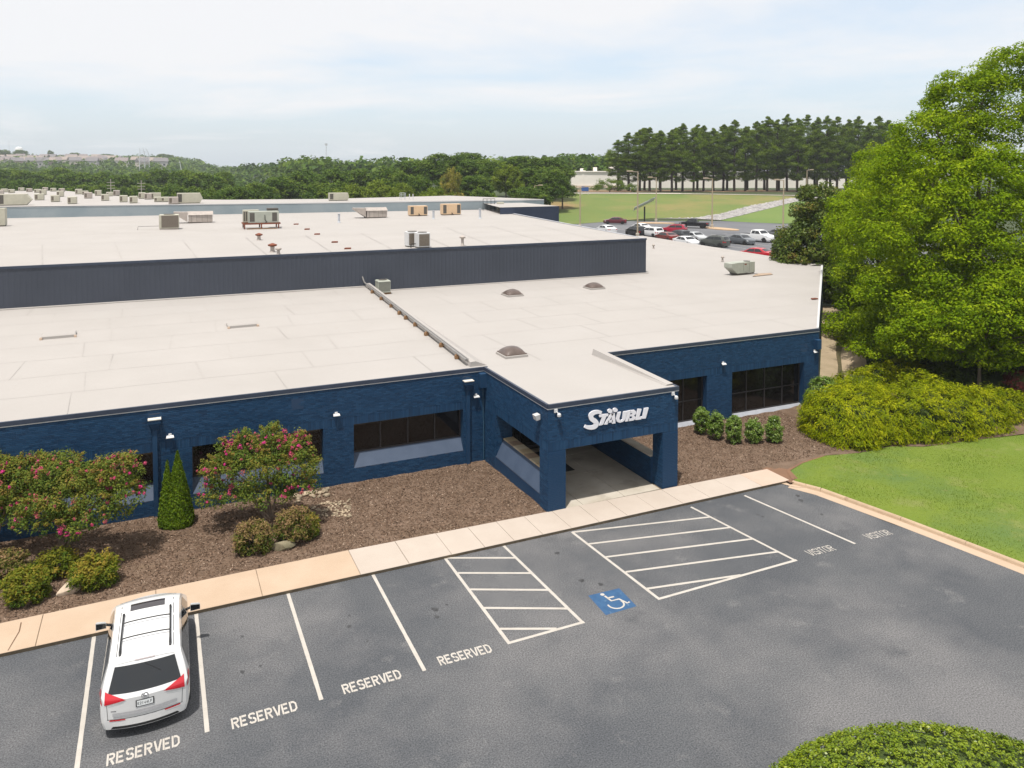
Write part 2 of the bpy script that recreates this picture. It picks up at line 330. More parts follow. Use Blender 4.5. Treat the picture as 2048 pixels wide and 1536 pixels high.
# crack across the leftmost visible slab
MB().poly([(-3.95, 24.98, 0.1345), (-3.93, 24.98, 0.1345), (-3.86, 25.4, 0.1345), (-3.78, 25.9, 0.1345), (-3.80, 26.4, 0.1345), (-3.83, 26.4, 0.1345), (-3.81, 25.9, 0.1345), (-3.89, 25.4, 0.1345)]).build('crack', M('dark_crack', (0.12, 0.07, 0.04), 0.9), swb)

# porch paving
pv = MB().box(14.0, 19.4, 26.42, 32.9, -0.1, 0.085).build('porch_paving', kerb_face, kind='structure')
for (a, b) in ((13.9, 15.3), (15.3, 17.25), (17.25, 19.0)):
    for (c, d) in ((26.50, 29.3), (29.3, 31.5), (31.5, 32.9)):
        MB().cham(a + .008, b - .008, c + .008, d - .008, 0.05, 0.125, 0.008).build('slab', conc_grey, pv)

# kerb and gutter along the lawn
kc = [(24.55, 24.75), (25.06, 23.67), (25.75, 20.38), (26.16, 18.04), (26.47, 16.15), (26.9, 12.5), (27.2, 8.0), (27.3, 0.0), (27.3, -8)]
kb = MB()
for i in range(len(kc) - 1):
    (x0, y0), (x1, y1) = kc[i], kc[i + 1]
    d = Vector((x1 - x0, y1 - y0, 0)).normalized(); n = Vector((-d.y, d.x, 0))
    if n.x < 0: n = -n
    g0, g1 = Vector((x0, y0, 0)) - n * 0.42, Vector((x1, y1, 0)) - n * 0.42
    kb.add([(g0.x, g0.y, 0.006), (g1.x, g1.y, 0.006), (x1 + n.x * .02, y1 + n.y * .02, 0.012), (x0 + n.x * .02, y0 + n.y * .02, 0.012)], [(0, 1, 2, 3) if d.y > 0 else (3, 2, 1, 0)])
kerb = kb.build('kerb', conc_tan, kind='structure')
path = [Vector((p[0], p[1], 0)) for p in kc]
seg = []
for i in range(len(path) - 1):
    L = (path[i + 1] - path[i]).length; k = max(1, round(L / 3.0))
    for j in range(k): seg.append((path[i].lerp(path[i + 1], j / k), path[i].lerp(path[i + 1], (j + 1) / k)))
for a, b in seg:
    d = (b - a).normalized(); n = Vector((-d.y, d.x, 0)); n = n if n.x > 0 else -n
    a2, b2 = a + d * .006, b - d * .006
    pr = [(0, 0.0), (0.035, 0.10), (0.07, 0.135), (0.155, 0.135), (0.17, 0.12), (0.17, -0.05)]
    vs_ = [q + n * o + Vector((0, 0, z)) for q in (a2, b2) for o, z in pr]; m = len(pr)
    MB().add(vs_, [(i, i + 1, m + i + 1, m + i) for i in range(m - 1)] + [tuple(range(m))[::-1], tuple(range(m, 2 * m))]).build('kerb_stone', kerb_m, kerb)

MB().poly([(24.45, 24.72, .112), (24.95, 24.62, .112), (25.5, 25.85, .112), (24.9, 26.5, .112), (24.45, 26.4, .112)]).build('soil_edge', soil, kind='structure')
MB().poly([(24.2, 24.97, .02), (24.62, 24.97, .02), (25.02, 24.5, .02), (24.8, 24.25, .02), (24.42, 24.5, .02)]).build('gutter_apron', conc_tan, kind='structure')
# lawn and mulch beds
def near_z(x, y): return 0.118 + 0.012 * math.sin(x * 1.3) * math.cos(y * 1.1)
def mulch_z(x, y):
    return float(np.interp(y, [26.3, 27.5, 32.9], [0.10, 0.11, -0.03])) + 0.02 * math.sin(x * 1.9 + 1) * math.sin(y * 2.3) + 0.012 * math.sin(x * 5.1) * math.cos(y * 4.3)
lawn_poly = [(24.8, 24.9), (25.35, 25.8), (26.6, 26.2), (28.2, 26.4), (30.0, 26.0), (32, 25.95), (33.4, 25.2), (36.3, 24.7), (39, 24.0), (46, 22), (62, 18), (62, -8), (27.48, -8), (27.48, 0), (27.38, 8), (27.08, 12.5), (26.64, 16.15), (26.33, 18.04), (25.92, 20.38), (25.22, 23.72), (24.8, 24.7)]
def lawn_z(x, y): return near_z(x, y) + 0.9 * float(sm(x, 30, 60))
sheet('lawn', lawn_poly, lawn_z, grass_m, 1.0)
sheet('mulch_bed', [(-30, 26.3)] + [(x, swback(x) + 0.012) for x in (-10, -5, 0, 3, 6, 10, 13.7)] + [(13.9, 27.0), (13.9, 33.0), (-30, 33.0)], mulch_z, mulch_m, 0.6)
sheet('mulch_bed', [(19.2, 26.42), (24.62, 26.30), (25.3, 25.85), (26.6, 26.25), (28.2, 26.45), (30.0, 26.05), (32, 26.0), (33.4, 25.25), (36.3, 24.75), (39, 24.05), (46, 22.05), (60, 19), (60, 26), (44, 30), (38, 33.0), (19.2, 33.0)], lambda x, y: mulch_z(x, y) if x < 30 else mulch_z(x, y) + float(sm(x, 30, 60)) * 1.0, mulch_m, 0.6)
def in_poly(P, poly):
    x, y = P[:, 0], P[:, 1]; r = np.zeros(len(P), bool); n = len(poly); j = n - 1
    for i in range(n):
        xi, yi = poly[i][:2]; xj, yj = poly[j][:2]
        c = ((yi > y) != (yj > y)) & (x < (xj - xi) * (y - yi) / (yj - yi + 1e-12) + xi); r ^= c; j = i
    return r
def quads(P, T, B):
    n = len(P); V = np.empty((n, 4, 3)); V[:, 0] = P - T; V[:, 1] = P + B; V[:, 2] = P + T; V[:, 3] = P - B
    return V.reshape(-1, 3), np.arange(n * 4).reshape(n, 4)
def norm(a): return a / np.maximum(np.linalg.norm(a, axis=-1, keepdims=True), 1e-9)
# mulch chips
rg = np.random.default_rng(11)
P = np.vstack([np.c_[rg.uniform(-8, 13.85, 50000), rg.uniform(26.6, 32.85, 50000)], np.c_[rg.uniform(19.9, 31.5, 25000), rg.uniform(25.9, 32.85, 25000)]])
P = P[((P[:, 0] < 13.85) & (P[:, 1] > np.interp(P[:, 0], [-10, 0, 6, 13.7], [26.55, 26.77, 26.77, 26.57]))) | ((P[:, 0] > 19.9) & (P[:, 1] > 26.4) & ((P[:, 0] < 24.6) | (P[:, 1] > 26.6)))]
n = len(P); zc = np.array([mulch_z(a, b) for a, b in P]); P3 = np.c_[P, zc + rg.uniform(0.004, 0.03, n)]
T = norm(np.c_[rg.normal(size=(n, 2)), rg.normal(size=n) * .35]); Bv = norm(np.cross(T, norm(np.c_[rg.normal(size=(n, 2)) * .5, np.ones(n)])))
V, F = quads(P3, T * rg.uniform(.02, .065, (n, 1)), Bv * rg.uniform(.008, .02, (n, 1)))
npmesh('mulch_chips', V, F, chip_m, tint=np.clip(rg.beta(1.3, 2.2, n), 0, 1), label='scattered wood chips covering the planting beds', cat='mulch', kind='stuff')
# grass blades on the lawn
n = 112000; P = np.c_[rg.uniform(24.8, 45, n), rg.uniform(6, 26.4, n)]; P = P[in_poly(P, lawn_poly)]; n = len(P)
z = 0.118 + 0.012 * np.sin(P[:, 0] * 1.3) * np.cos(P[:, 1] * 1.1) + 0.9 * sm(P[:, 0], 30, 60)
h = rg.uniform(.02, .055, n) * (1 + .5 * np.sin(P[:, 0] * .9) * np.sin(P[:, 1] * 1.3)); wd = rg.uniform(.006, .014, n); a = rg.uniform(0, 6.28, n)
b0 = np.c_[P, z - .005]; side = np.c_[np.cos(a) * wd, np.sin(a) * wd, 0 * a]; tip = b0 + np.c_[rg.normal(0, .025, n), rg.normal(0, .025, n), h]
V = np.stack([b0 - side, b0 + side, tip], 1).reshape(-1, 3)
npmesh('grass', V, np.arange(n * 3).reshape(n, 3), LEAF('grass_blade', [(0.098, 0.155, 0.012), (0.155, 0.21, 0.018), (0.225, 0.265, 0.045)], 0.3), tint=np.clip(.38 + .3 * np.sin(P[:, 0] * .8 + P[:, 1] * .3) * np.sin(P[:, 1] * .7 + P[:, 0] * .2) + rg.normal(0, .17, n), 0, 1), label='short green lawn grass beside the kerb', cat='grass', kind='stuff')
# clay strip where lawn meets kerb and bed
MB().add([(24.72, 24.9, .131), (25.3, 25.84, .131), (26.6, 26.24, .131), (28.2, 26.44, .131), (28.2, 26.36, .131), (26.6, 26.14, .131), (25.42, 25.72, .131), (24.86, 24.88, .131)], [(0, 7, 6, 1), (1, 6, 5, 2), (2, 5, 4, 3)]).build('soil_edge', soil, kind='structure')

# ------------------------------------------------------------------ painted markings (parts of the lot)
ZL = 0.004
def stripe(x0, y0, x1, y1, wd=0.105, mat=line_p, name='parking_line', z=ZL):
    d = Vector((x1 - x0, y1 - y0, 0)).normalized(); n = Vector((-d.y, d.x, 0)) * wd / 2; a, b = Vector((x0, y0, z)), Vector((x1, y1, z))
    k = max(2, int((b - a).length / 0.25)); vs_ = []; rr = random.Random(int(x0 * 77 + y0 * 13))
    for i in range(k + 1):
        c = a.lerp(b, i / k); e = 1 + rr.uniform(-.06, .06); vs_ += [c + n * e, c - n * e]
    return MB().add(vs_, [(2 * i, 2 * i + 1, 2 * i + 3, 2 * i + 2) for i in range(k)]).build(name, mat, lot)
for x in (-12.8, -10.05, -7.3, -4.58, -1.83, 0.91, 3.62, 6.37): stripe(x, 24.95, x, 19.5)
stripe(21.95, 24.72, 22.72, 19.8)
o1 = [(8.93, 25.0), (8.94, 19.67), (11.35, 19.67), (11.14, 24.95)]
stripe(*o1[0], 8.94, 19.62, z=.0042); stripe(8.98, 19.67, 11.41, 19.67, z=.0047); stripe(*o1[3], 11.35, 19.62, z=.0042)
for (x0, y0), (x1, y1) in (((9.0, 24.98), (11.18, 23.98)), ((8.98, 23.88), (11.22, 22.84)), ((8.98, 22.76), (11.25, 21.68)), ((8.98, 21.6), (11.29, 20.5)), ((8.98, 20.4), (10.5, 19.71))): stripe(x0, y0, x1, y1, z=.0052)
stripe(13.88, 24.86, 14.17, 19.72, z=.0042); stripe(14.12, 19.77, 19.93, 19.8, z=.0047); stripe(19.25, 24.75, 19.86, 19.75, z=.0042)
for (x0, y0), (x1, y1) in (((13.88, 24.84), (19.33, 23.72)), ((13.97, 23.8), (19.48, 22.69)), ((14.05, 22.73), (19.62, 21.63)), ((14.12, 21.59), (19.74, 20.52)), ((14.18, 20.42), (17.5, 19.82))): stripe(x0, y0, x1, y1, z=.0052)
oil = M('old_oil_spot', (0.030, 0.030, 0.031), 0.6, (0.055, 0.056, 0.058), 9)
ro_ = random.Random(31)
for bx in (2.25, 4.95, 7.7, 12.6, 21.0, 23.6):
    for k in range(3):
        x, y, r_ = bx + ro_.uniform(-.35, .35), ro_.uniform(21.2, 23.8), ro_.uniform(.03, .10)
        MB().poly([(x + r_ * (1 + .3 * math.sin(3 * a + k)) * math.cos(a), y + r_ * 1.3 * (1 + .25 * math.cos(2 * a + bx)) * math.sin(a), .0035) for a in np.linspace(0, 6.283, 14, endpoint=False)]).build('oil_spot', oil, lot)
# stencil letters: strokes on a 4 x 6 grid, given as (x0,y0,x1,y1) polylines
ST = {'R': [[(0, 0), (0, 6)], [(.75, 5.5), (2.6, 5.5), (3.5, 4.9), (3.5, 3.8), (2.6, 3.1), (.75, 3.1)], [(1.9, 2.5), (3.5, 0)]],
      'E': [[(0, 0), (0, 6)], [(.75, 5.5), (3.6, 5.5)], [(.75, 3), (3.0, 3)], [(.75, .5), (3.6, .5)]],
      'S': [[(3.6, 4.7), (2.9, 5.5), (.9, 5.5), (.1, 4.9), (.1, 3.9), (.8, 3.2), (1.5, 3.1)], [(2.1, 2.9), (2.9, 2.8), (3.6, 2.1), (3.6, 1.1), (2.8, .5), (.9, .5), (0, 1.3)]],
      'V': [[(0, 6), (1.62, .2)], [(2.22, .2), (3.84, 6)]],
      'D': [[(0, 0), (0, 6)], [(.75, 5.5), (2.2, 5.5), (3.5, 4.4), (3.5, 1.6), (2.2, .5), (.75, .5)]],
      'I': [[(0, 0), (0, 6)]], 'T': [[(0, 5.5), (3.8, 5.5)], [(1.9, 0), (1.9, 4.8)]],
      'O': [[(1.6, 5.5), (.9, 5.5), (.1, 4.6), (.1, 1.4), (.9, .5), (1.6, .5)], [(2.3, 5.5), (3.0, 5.5), (3.8, 4.6), (3.8, 1.4), (3.0, .5), (2.3, .5)]]}
def strokes(mb, paths, fx, th):
    """flat thick polylines; fx maps a 2-D grid point to 3-D"""
    for p in paths:
        pts = [Vector((q[0], q[1])) for q in p]; vs_ = []
        for i, q in enumerate(pts):
            d = (pts[min(i + 1, len(pts) - 1)] - pts[max(i - 1, 0)]).normalized(); n = Vector((-d.y, d.x)) * th / 2
            vs_ += [fx(q + n), fx(q - n)]
        mb.add(vs_, [(2 * i, 2 * i + 1, 2 * i + 3, 2 * i + 2) for i in range(len(pts) - 1)])
def word(txt, x0, y0, x1, y1, hgt_, label, th=1.12):
    wds = [1.6 if c == 'I' else 5.2 for c in txt]; tot = sum(wds) - 1.3
    a = Vector((x0, y0, 0)); ux = Vector((x1 - x0, y1 - y0, 0)) / tot; uy = Vector((-(y1 - y0), x1 - x0, 0)).normalized() * hgt_ / 6
    g = bpy.data.objects.new('painted_word', None); link(g, lot); g['label'] = label
    cx = 0.45
    for c, wd in zip(txt, wds):
        mb = MB(); strokes(mb, ST[c], lambda q, cx=cx: a + ux * (cx + q.x) + uy * q.y + Vector((0, 0, ZL + .001)), th); mb.build('letter', line_p, g); cx += wd
word('RESERVED', -1.23, 19.30, 0.28, 19.30, .40, 'painted word RESERVED behind the white van')
word('RESERVED', 1.47, 19.34, 3.0, 19.36, .40, 'painted word RESERVED, second from the left')
word('RESERVED', 4.2, 19.46, 5.72, 19.46, .40, 'painted word RESERVED, third from the left')
word('RESERVED', 6.84, 19.52, 8.35, 19.48, .40, 'painted word RESERVED beside the hatched aisle')
word('VISITOR', 20.62, 19.78, 21.74, 19.74, .40, 'painted word VISITOR beside the wide hatched area', .72)
word('VISITOR', 23.49, 19.80, 24.60, 19.74, .40, 'painted word VISITOR nearest the lawn kerb', .72)
# wheelchair symbol
bs_ = MB().add([(12.24, 20.86, .004), (12.18, 19.70, .004), (13.30, 19.72, .004), (13.37, 20.82, .004)], [(0, 1, 2, 3)]).build('accessible_symbol', blue_p, lot); bs_['label'] = 'blue square with white wheelchair symbol'
sy = MB()
fx = lambda q: Vector((12.36 + q.x * .165, 19.80 + q.y * .165, .0075))
arc = [(2.55 + 1.55 * math.cos(t), 1.75 + 1.5 * math.sin(t)) for t in np.linspace(R(165), R(380), 16)]
strokes(sy, [arc], fx, .33)
strokes(sy, [[(2.1, 5.0), (2.35, 3.0), (4.0, 2.95), (4.7, 1.1), (5.3, 1.3)], [(2.3, 4.1), (3.6, 4.05)]], fx, .42)
sy.add([fx(Vector((1.95 + .42 * math.cos(t), 5.6 + .42 * math.sin(t)))) for t in np.linspace(0, 6.28, 15)[:-1]], [tuple(range(14))])
sy.build('wheelchair_figure', line_p, bs_)

# ------------------------------------------------------------------ the factory building
bld = empty('factory_building', (0, 0, 0), label='low navy painted brick factory with white flat roofs and a square entrance porch', cat='building')
BH, BL, JT, PR = 0.0557, 0.197, 0.012, 0.013     # brick height, length, joint, projection
def brick_arrays(O, A, N, rects, soldiers=()):
    """box bricks in the plane through O spanned by A and +Z; rects (a0,a1,z0,z1) in running bond"""
    O = np.array(O, float); A = np.array(A, float); N = np.array(N, float); Z = np.array([0, 0, 1.0]); cells = []
    for a0, a1, z0, z1 in rects:
        k0 = math.floor(z0 / (BH + JT)); k = k0
        while k * (BH + JT) < z1 - .02:
            b0, b1 = max(z0, k * (BH + JT)), min(z1, k * (BH + JT) + BH)
            HJ = .006; st = (BL + HJ) * (math.floor(a0 / (BL + HJ)) - 1) + (0.5 * (BL + HJ) if k % 2 else 0)
            c = st
            while c < a1:
                c0, c1 = max(a0, c), min(a1, c + BL)
                if c1 - c0 > .02 and b1 - b0 > .015: cells.append((c0, c1, b0, b1))
                c += BL + HJ
            k += 1
    for a0, a1, z0, z1 in soldiers:
        n = max(1, round((a1 - a0) / (BH + JT))); w_ = (a1 - a0) / n
        for i in range(n): cells.append((a0 + i * w_ + JT / 2, a0 + (i + 1) * w_ - JT / 2, z0 + JT / 2, z1 - JT / 2))
    if not cells: return None
    c = np.array(cells); n = len(c); rr = np.random.default_rng(n); pr = np.where(c[:, 3] - c[:, 2] > .1, .008, PR) + rr.uniform(-.003, .004, n)
    V = np.empty((n, 8, 3))
    for i, (ai, zi) in enumerate(((0, 2), (1, 2), (1, 3), (0, 3))):
        base = O + c[:, ai, None] * A + c[:, zi, None] * Z; V[:, i] = base - N * .01; V[:, i + 4] = base + N * pr[:, None]
    f = np.array([(4, 5, 6, 7), (0, 1, 5, 4), (1, 2, 6, 5), (2, 3, 7, 6), (3, 0, 4, 7)])
    F = (f[None] + (np.arange(n) * 8)[:, None, None]).reshape(-1, 4)
    if np.dot(np.cross(A, Z), N) < 0: F = F[:, ::-1]
    return V.reshape(-1, 3), F
brick_paint = LEAF('navy_brick_faces', [(0.006, 0.029, 0.072), (0.0095, 0.044, 0.104), (0.017, 0.062, 0.134)], 0.0, .55, .3)
def facing(O, A, N, rects, soldiers, parent):
    r = brick_arrays(O, A, N, rects, soldiers)
    if r:
        nb_ = len(r[1]) // 5; tb = np.random.default_rng(nb_).beta(2, 2, nb_); npmesh('brick_facing', r[0], r[1], brick_paint, parent, tint=np.repeat(tb, 5), kind='stuff')
SO = (2.50, 2.86)                                    # soldier course band above openings
def front_wall(x0, x1, wins, name='wall'):
    """wall in the plane y=YF with window holes (a0,a1,z0,z1)"""
    mb = MB(); rects = []; sold = []; T_ = 0.45
    mb.box(x0, x1, YF, YF + T_, SO[0], ZR - .16); rects.append((x0, x1, SO[1], ZR - .17))
    c = x0
    for a, b, z0, z1 in wins:
        mb.box(c, a, YF, YF + T_, -.35, SO[0]); rects += [(c, a, -.3, SO[0])]; 
        if z0 > -.2: mb.box(a, b, YF, YF + T_, -.35, z0); rects.append((a, b, -.3, z0))
        c = b
    mb.box(c, x1, YF, YF + T_, -.35, SO[0]); rects.append((c, x1, -.3, SO[0]))
    o = mb.build(name, paint, bld)
    facing((0, YF, 0), (1, 0, 0), (0, -1, 0), rects, [(x0, x1, *SO)], o)
    return o
winL = [(-12.15, -7.1, .60, 2.5), (-5.4, -0.12, .60, 2.5), (1.15, 6.30, .60, 2.5), (7.60, 12.65, .60, 2.5)]
front_wall(-30, 13.85, winL)
winR = [(21.4, 26.55, -.05, 2.45), (28.25, 33.45, -.05, 2.45)]
front_wall(19.9, 34.55, winR)
def window(a0, a1, z0, z1, slope, panes, rows=1):
    wd = bpy.data.objects.new('window', None); link(wd, bld); wd.location = ((a0 + a1) / 2, YF, 0)
    yg = .36; x0, x1 = a0 - (a0 + a1) / 2, a1 - (a0 + a1) / 2
    zg = 1.15 if slope else z0 + .14
    if slope:
        MB().add([(x0, -.012, z0), (x1, -.012, z0), (x1, yg, zg), (x0, yg, zg), (x0, -.012, z0 - .035), (x1, -.012, z0 - .035), (x1, yg, z0 - .035), (x0, yg, z0 - .035)], [(0, 1, 2, 3), (4, 5, 1, 0), (5, 6, 2, 1), (7, 4, 0, 3), (4, 7, 6, 5)]).build('sill', lit_slope_paint, wd)
    else:
        MB().add([(x0 - .05, -.14, z0 - .02), (x1 + .05, -.14, z0 - .02), (x1 + .05, yg, zg), (x0 - .05, yg, zg), (x0 - .05, -.14, z0 - .2), (x1 + .05, -.14, z0 - .2), (x1 + .05, yg, z0 - .2), (x0 - .05, yg, z0 - .2)], [(0, 1, 2, 3), (4, 5, 1, 0), (5, 6, 2, 1), (7, 4, 0, 3), (4, 7, 6, 5)]).build('sill', M('pale_grey_sill', (0.24, 0.25, 0.28), .7, (0.30, 0.31, 0.34), 2), wd)
    fr = MB(); t = .055; n = panes; pw = (x1 - x0) / n; zs = [zg + (z1 - zg) * j / rows for j in range(rows + 1)] if rows > 1 else [zg, z1]
    if rows > 1: zs[1] = zg + (z1 - zg) * .46
    fr.box(x0, x1, yg - .03, yg + .06, zg, zg + t); fr.box(x0, x1, yg - .03, yg + .06, z1 - t * .7, z1 - .002)
    for i in range(n + 1):
        c = x0 + i * pw; c = min(max(c, x0 + t / 2), x1 - t / 2); fr.box(c - t / 2, c + t / 2, yg - .035, yg + .06, zg + t, z1 - t * .7)
    for j in range(1, rows): fr.box(x0 + t, x1 - t, yg - .026, yg + .058, zs[j] - t / 2, zs[j] + t / 2)
    fr.build('frame', frame_m, wd)
    for i in range(n):
        for j in range(rows):
            MB().box(x0 + i * pw + t / 2, x0 + (i + 1) * pw - t / 2, yg + .01, yg + .03, zs[j] + t / 2, zs[j + 1] - t / 2).build('pane', glass, wd)
    # a faint interior: blinds head and back wall, so the glass is not a void
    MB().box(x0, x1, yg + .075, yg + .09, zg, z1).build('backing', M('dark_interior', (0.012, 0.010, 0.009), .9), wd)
for a in winL: window(*a, True, 4)
for a in winR: window(*a, False, 4, 2)

# porch: columns with individually laid bricks, lintels, soffit
def column(x0, x1, y0, y1, faces, top=SO[0]):
    o = MB().box(x0, x1, y0, y1, -.3, top).build('column', paint, bld)
    for f in faces:
        if f == 'F': facing((0, y0, 0), (1, 0, 0), (0, -1, 0), [(x0, x1, -.25, top)], [], o)
        if f == 'L': facing((x0, 0, 0), (0, 1, 0), (-1, 0, 0), [(y0, y1, -.25, top)], [], o)
        if f == 'R': facing((x1, 0, 0), (0, 1, 0), (1, 0, 0), [(y0, y1, -.25, top)], [], o)
    return o
brick_me = MB().box(0, BL, 0, 1, 0, BH).mesh('brick'); brick_me.materials.append(paint); brick_me.name = 'brick'
XP0, XP1 = 13.72, 19.88
def laid_column(x0, x1, y0, y1, faces):
    o = column(x0, x1, y0, y1, faces)
    k = 0; rr = random.Random(5)
    while True:
        z = k * (BH + JT) + 0.01
        if z + BH > SO[0]: break
        c = x0 + .001 - (0.5 * (BL + JT) if k % 2 else 0)
        while c < x1 - .03:
            a, b = max(c, x0), min(c + BL, x1)
            if b - a > .04:
                q = bpy.data.objects.new('brick', brick_me); link(q, o); q.location = (a, y0 - PR - rr.uniform(-.003, .004), z); q.scale = ((b - a) / BL, .02, 1)
            c += BL + JT
        k += 1
    return o
laid_column(XP0, 14.5, YP, 27.2, 'LR'); laid_column(19.12, XP1, YP, 27.2, 'LR')
column(XP0, 14.5, 31.55, YF - .01, 'LF'); column(19.12, XP1, 31.55, YF - .01, 'LRF')
pl = MB().box(XP0, XP1, YP, 27.25, SO[0], ZR - .16)
pl.box(XP0, 14.5, 27.25, YF - .002, SO[0], ZR - .16); pl.box(19.12, XP1, 27.25, YF - .002, SO[0], ZR - .16)
po = pl.build('lintel', paint, bld)
facing((0, YP, 0), (1, 0, 0), (0, -1, 0), [(XP0, XP1, SO[1], ZR - .17)], [(XP0, XP1, *SO)], po)
facing((XP0, 0, 0), (0, 1, 0), (-1, 0, 0), [(YP, YF, SO[1], ZR - .17)], [(YP, YF, *SO)], po)
facing((XP1, 0, 0), (0, 1, 0), (1, 0, 0), [(YP, YF, SO[1], ZR - .17)], [(YP, YF, *SO)], po)
MB().box(14.5, 19.12, 27.25, YF, 2.9, 3.0).build('soffit', M('porch_soffit', (0.30, 0.30, 0.30), .9), bld)
# low side walls with tile caps
lw = MB()
lw.add([(XP0 - .01, 27.18, -.2), (XP0 - .01, 31.6, -.2), (XP0 - .01, 31.6, .62), (XP0 - .01, 27.18, .62), (14.08, 27.18, 1.33), (14.08, 31.6, 1.33), (14.5, 31.6, 1.33), (14.5, 27.18, 1.33), (14.5, 31.6, -.2), (14.5, 27.18, -.2)],
       [(0, 3, 2, 1), (7, 4, 5, 6), (6, 8, 9, 7), (0, 9, 7, 4, 3), (1, 2, 5, 6, 8)])
lwo = lw.build('low_wall', paint, bld); lwo['label'] = 'low navy wall with sloped outer face and tile cap'
MB().add([(XP0 - .018, 27.14, .60), (XP0 - .018, 31.6, .60), (14.07, 31.6, 1.342), (14.07, 27.2, 1.342), (XP0 - .018, 27.14, .57), (XP0 - .018, 31.6, .57)], [(0, 3, 2, 1), (4, 0, 1, 5)]).build('sloped_face', lit_slope_paint, lwo)
tiles = [M('tile_buff', (0.40, 0.32, 0.20), .8, (0.33, 0.25, 0.15), 3), M('tile_brown', (0.27, 0.19, 0.13), .8, (0.22, 0.16, 0.11), 3), M('tile_pale', (0.44, 0.38, 0.27), .8, (0.37, 0.31, 0.21), 3)]
for i in range(8): MB().cham(14.06, 14.56, 27.21 + i * .545, 27.21 + i * .545 + .537, 1.331, 1.39, .01).build('cap_tile', tiles[(i * 5 + 1) % 3], lwo)
rwo = MB().box(19.02, 19.40, 27.18, 31.6, -.2, 1.24).build('low_wall', paint, bld)
for i in range(5): MB().cham(18.99, 19.46, 27.21 + i * .87, 27.21 + i * .87 + .86, 1.241, 1.30, .012).build('cap_tile', conc_grey, rwo)
facing((19.02, 0, 0), (0, 1, 0), (-1, 0, 0), [(27.2, 31.55, 0.13, 1.23)], [], rwo)
# entrance glazing behind the porch
en = bpy.data.objects.new('entrance', None); link(en, bld); en.location = (16.8, YF, 0)
fr = MB()
for x in (-2.3, -1.2, 0.0, 1.2, 2.27): fr.box(x, x + .06, .16, .26, .13, 2.9)
fr.box(-2.3, 2.33, .165, .255, 2.2, 2.28); fr.box(-2.3, 2.33, .165, .255, .13, .24); fr.build('frame', frame_m, en)
for a, b in ((-2.24, -1.2), (-1.14, 0), (.06, 1.2), (1.26, 2.27)):
    MB().box(a, b, .2, .22, .24, 2.2).build('pane', glass, en); MB().box(a, b, .2, .22, 2.28, 2.9).build('pane', glass, en)
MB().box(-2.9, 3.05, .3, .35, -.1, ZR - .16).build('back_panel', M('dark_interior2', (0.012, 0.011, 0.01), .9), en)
# dark sheet on the porch floor, painting the dark reflection of the door glass
tag(MB().cham(14.95, 16.75, 29.75, 32.4, .127, .147, .008).build('dark_floor_patch', M('dark_reflection_patch', (.012, .013, .015), .95, (.02, .021, .024), 12)), 'dark patch on the porch paving painted for the glass reflection', 'mat')

# roofs
def zl(y): return ZR + (y - YF) * 0.0238             # left roof rises gently to the upper block
def zrr(y): return ZR + (min(y, 60) - YF) * 0.007
XC0, XC1 = 13.25, 14.1                               # curb line between the two lower roofs
YU, ZU = 56.0, 7.52
def roof_grid(name, pts_fn, nu, nv, mat, parent, amp=.012, seed=0):
    rr = np.random.default_rng(seed); V = []; F = []
    ph = rr.uniform(0, 6.28, 8)
    for j in range(nv + 1):
        for i in range(nu + 1):
            p = np.array(pts_fn(i / nu, j / nv), float)
            if 0 < i < nu and 0 < j < nv:
                p[2] += amp * (math.sin(p[0] * .9 + ph[0]) * math.sin(p[1] * .7 + ph[1]) + .7 * math.sin(p[0] * 2.3 + p[1] * 1.1 + ph[2]) * .6 + rr.normal() * .25)
            V.append(p)
    for j in range(nv):
        for i in range(nu): a = j * (nu + 1) + i; F.append((a, a + 1, a + nu + 2, a + nu + 1))
    return npmesh(name, np.array(V), np.array(F), mat, parent, smooth=True)
rl = roof_grid('roof', lambda a, b: (-30 + (XC0 + (XC1 - XC0) * b + .3 + 30) * a, YF + .03 + (YU - YF) * b, zl(YF + (YU - YF) * b)), 90, 48, membrane, bld, seed=1); rl['label'] = 'white membrane roof of the low left wing'
def quadmap(c00, c10, c11, c01):
    c = [np.array(q, float) for q in (c00, c10, c11, c01)]
    return lambda a, b: (c[0] * (1 - a) + c[1] * a) * (1 - b) + (c[3] * (1 - a) + c[2] * a) * b
rr_ = MB().poly([(XC0 + .2, YF + .03, ZR - .004), (A0[0] - .03, YF + .03, ZR - .004), (A1[0] - .05, A1[1], zrr(53) - .004), (57.2, 82.5, zrr(60)), (38.6, 82.5, zrr(60)), (38.6, YU, zrr(56)), (XC1 + .2, YU, zrr(56))]).build('roof', membrane, bld); rr_['label'] = 'white membrane roof of the low right wing'
MB().box(38.6, 57.2, 82.5, 84.0, 2, zrr(60) - .02).build('wall', siding, bld)
pr_ = MB().poly([(XP0 + .05, YP + .03, ZR - .006), (XP1 - .05, YP + .03, ZR - .006), (XP1 - .05, YF + .1, ZR - .006), (XP0 + .05, YF + .1, ZR - .006)]).build('roof', membrane, bld); pr_['label'] = 'white membrane roof of the entrance porch'
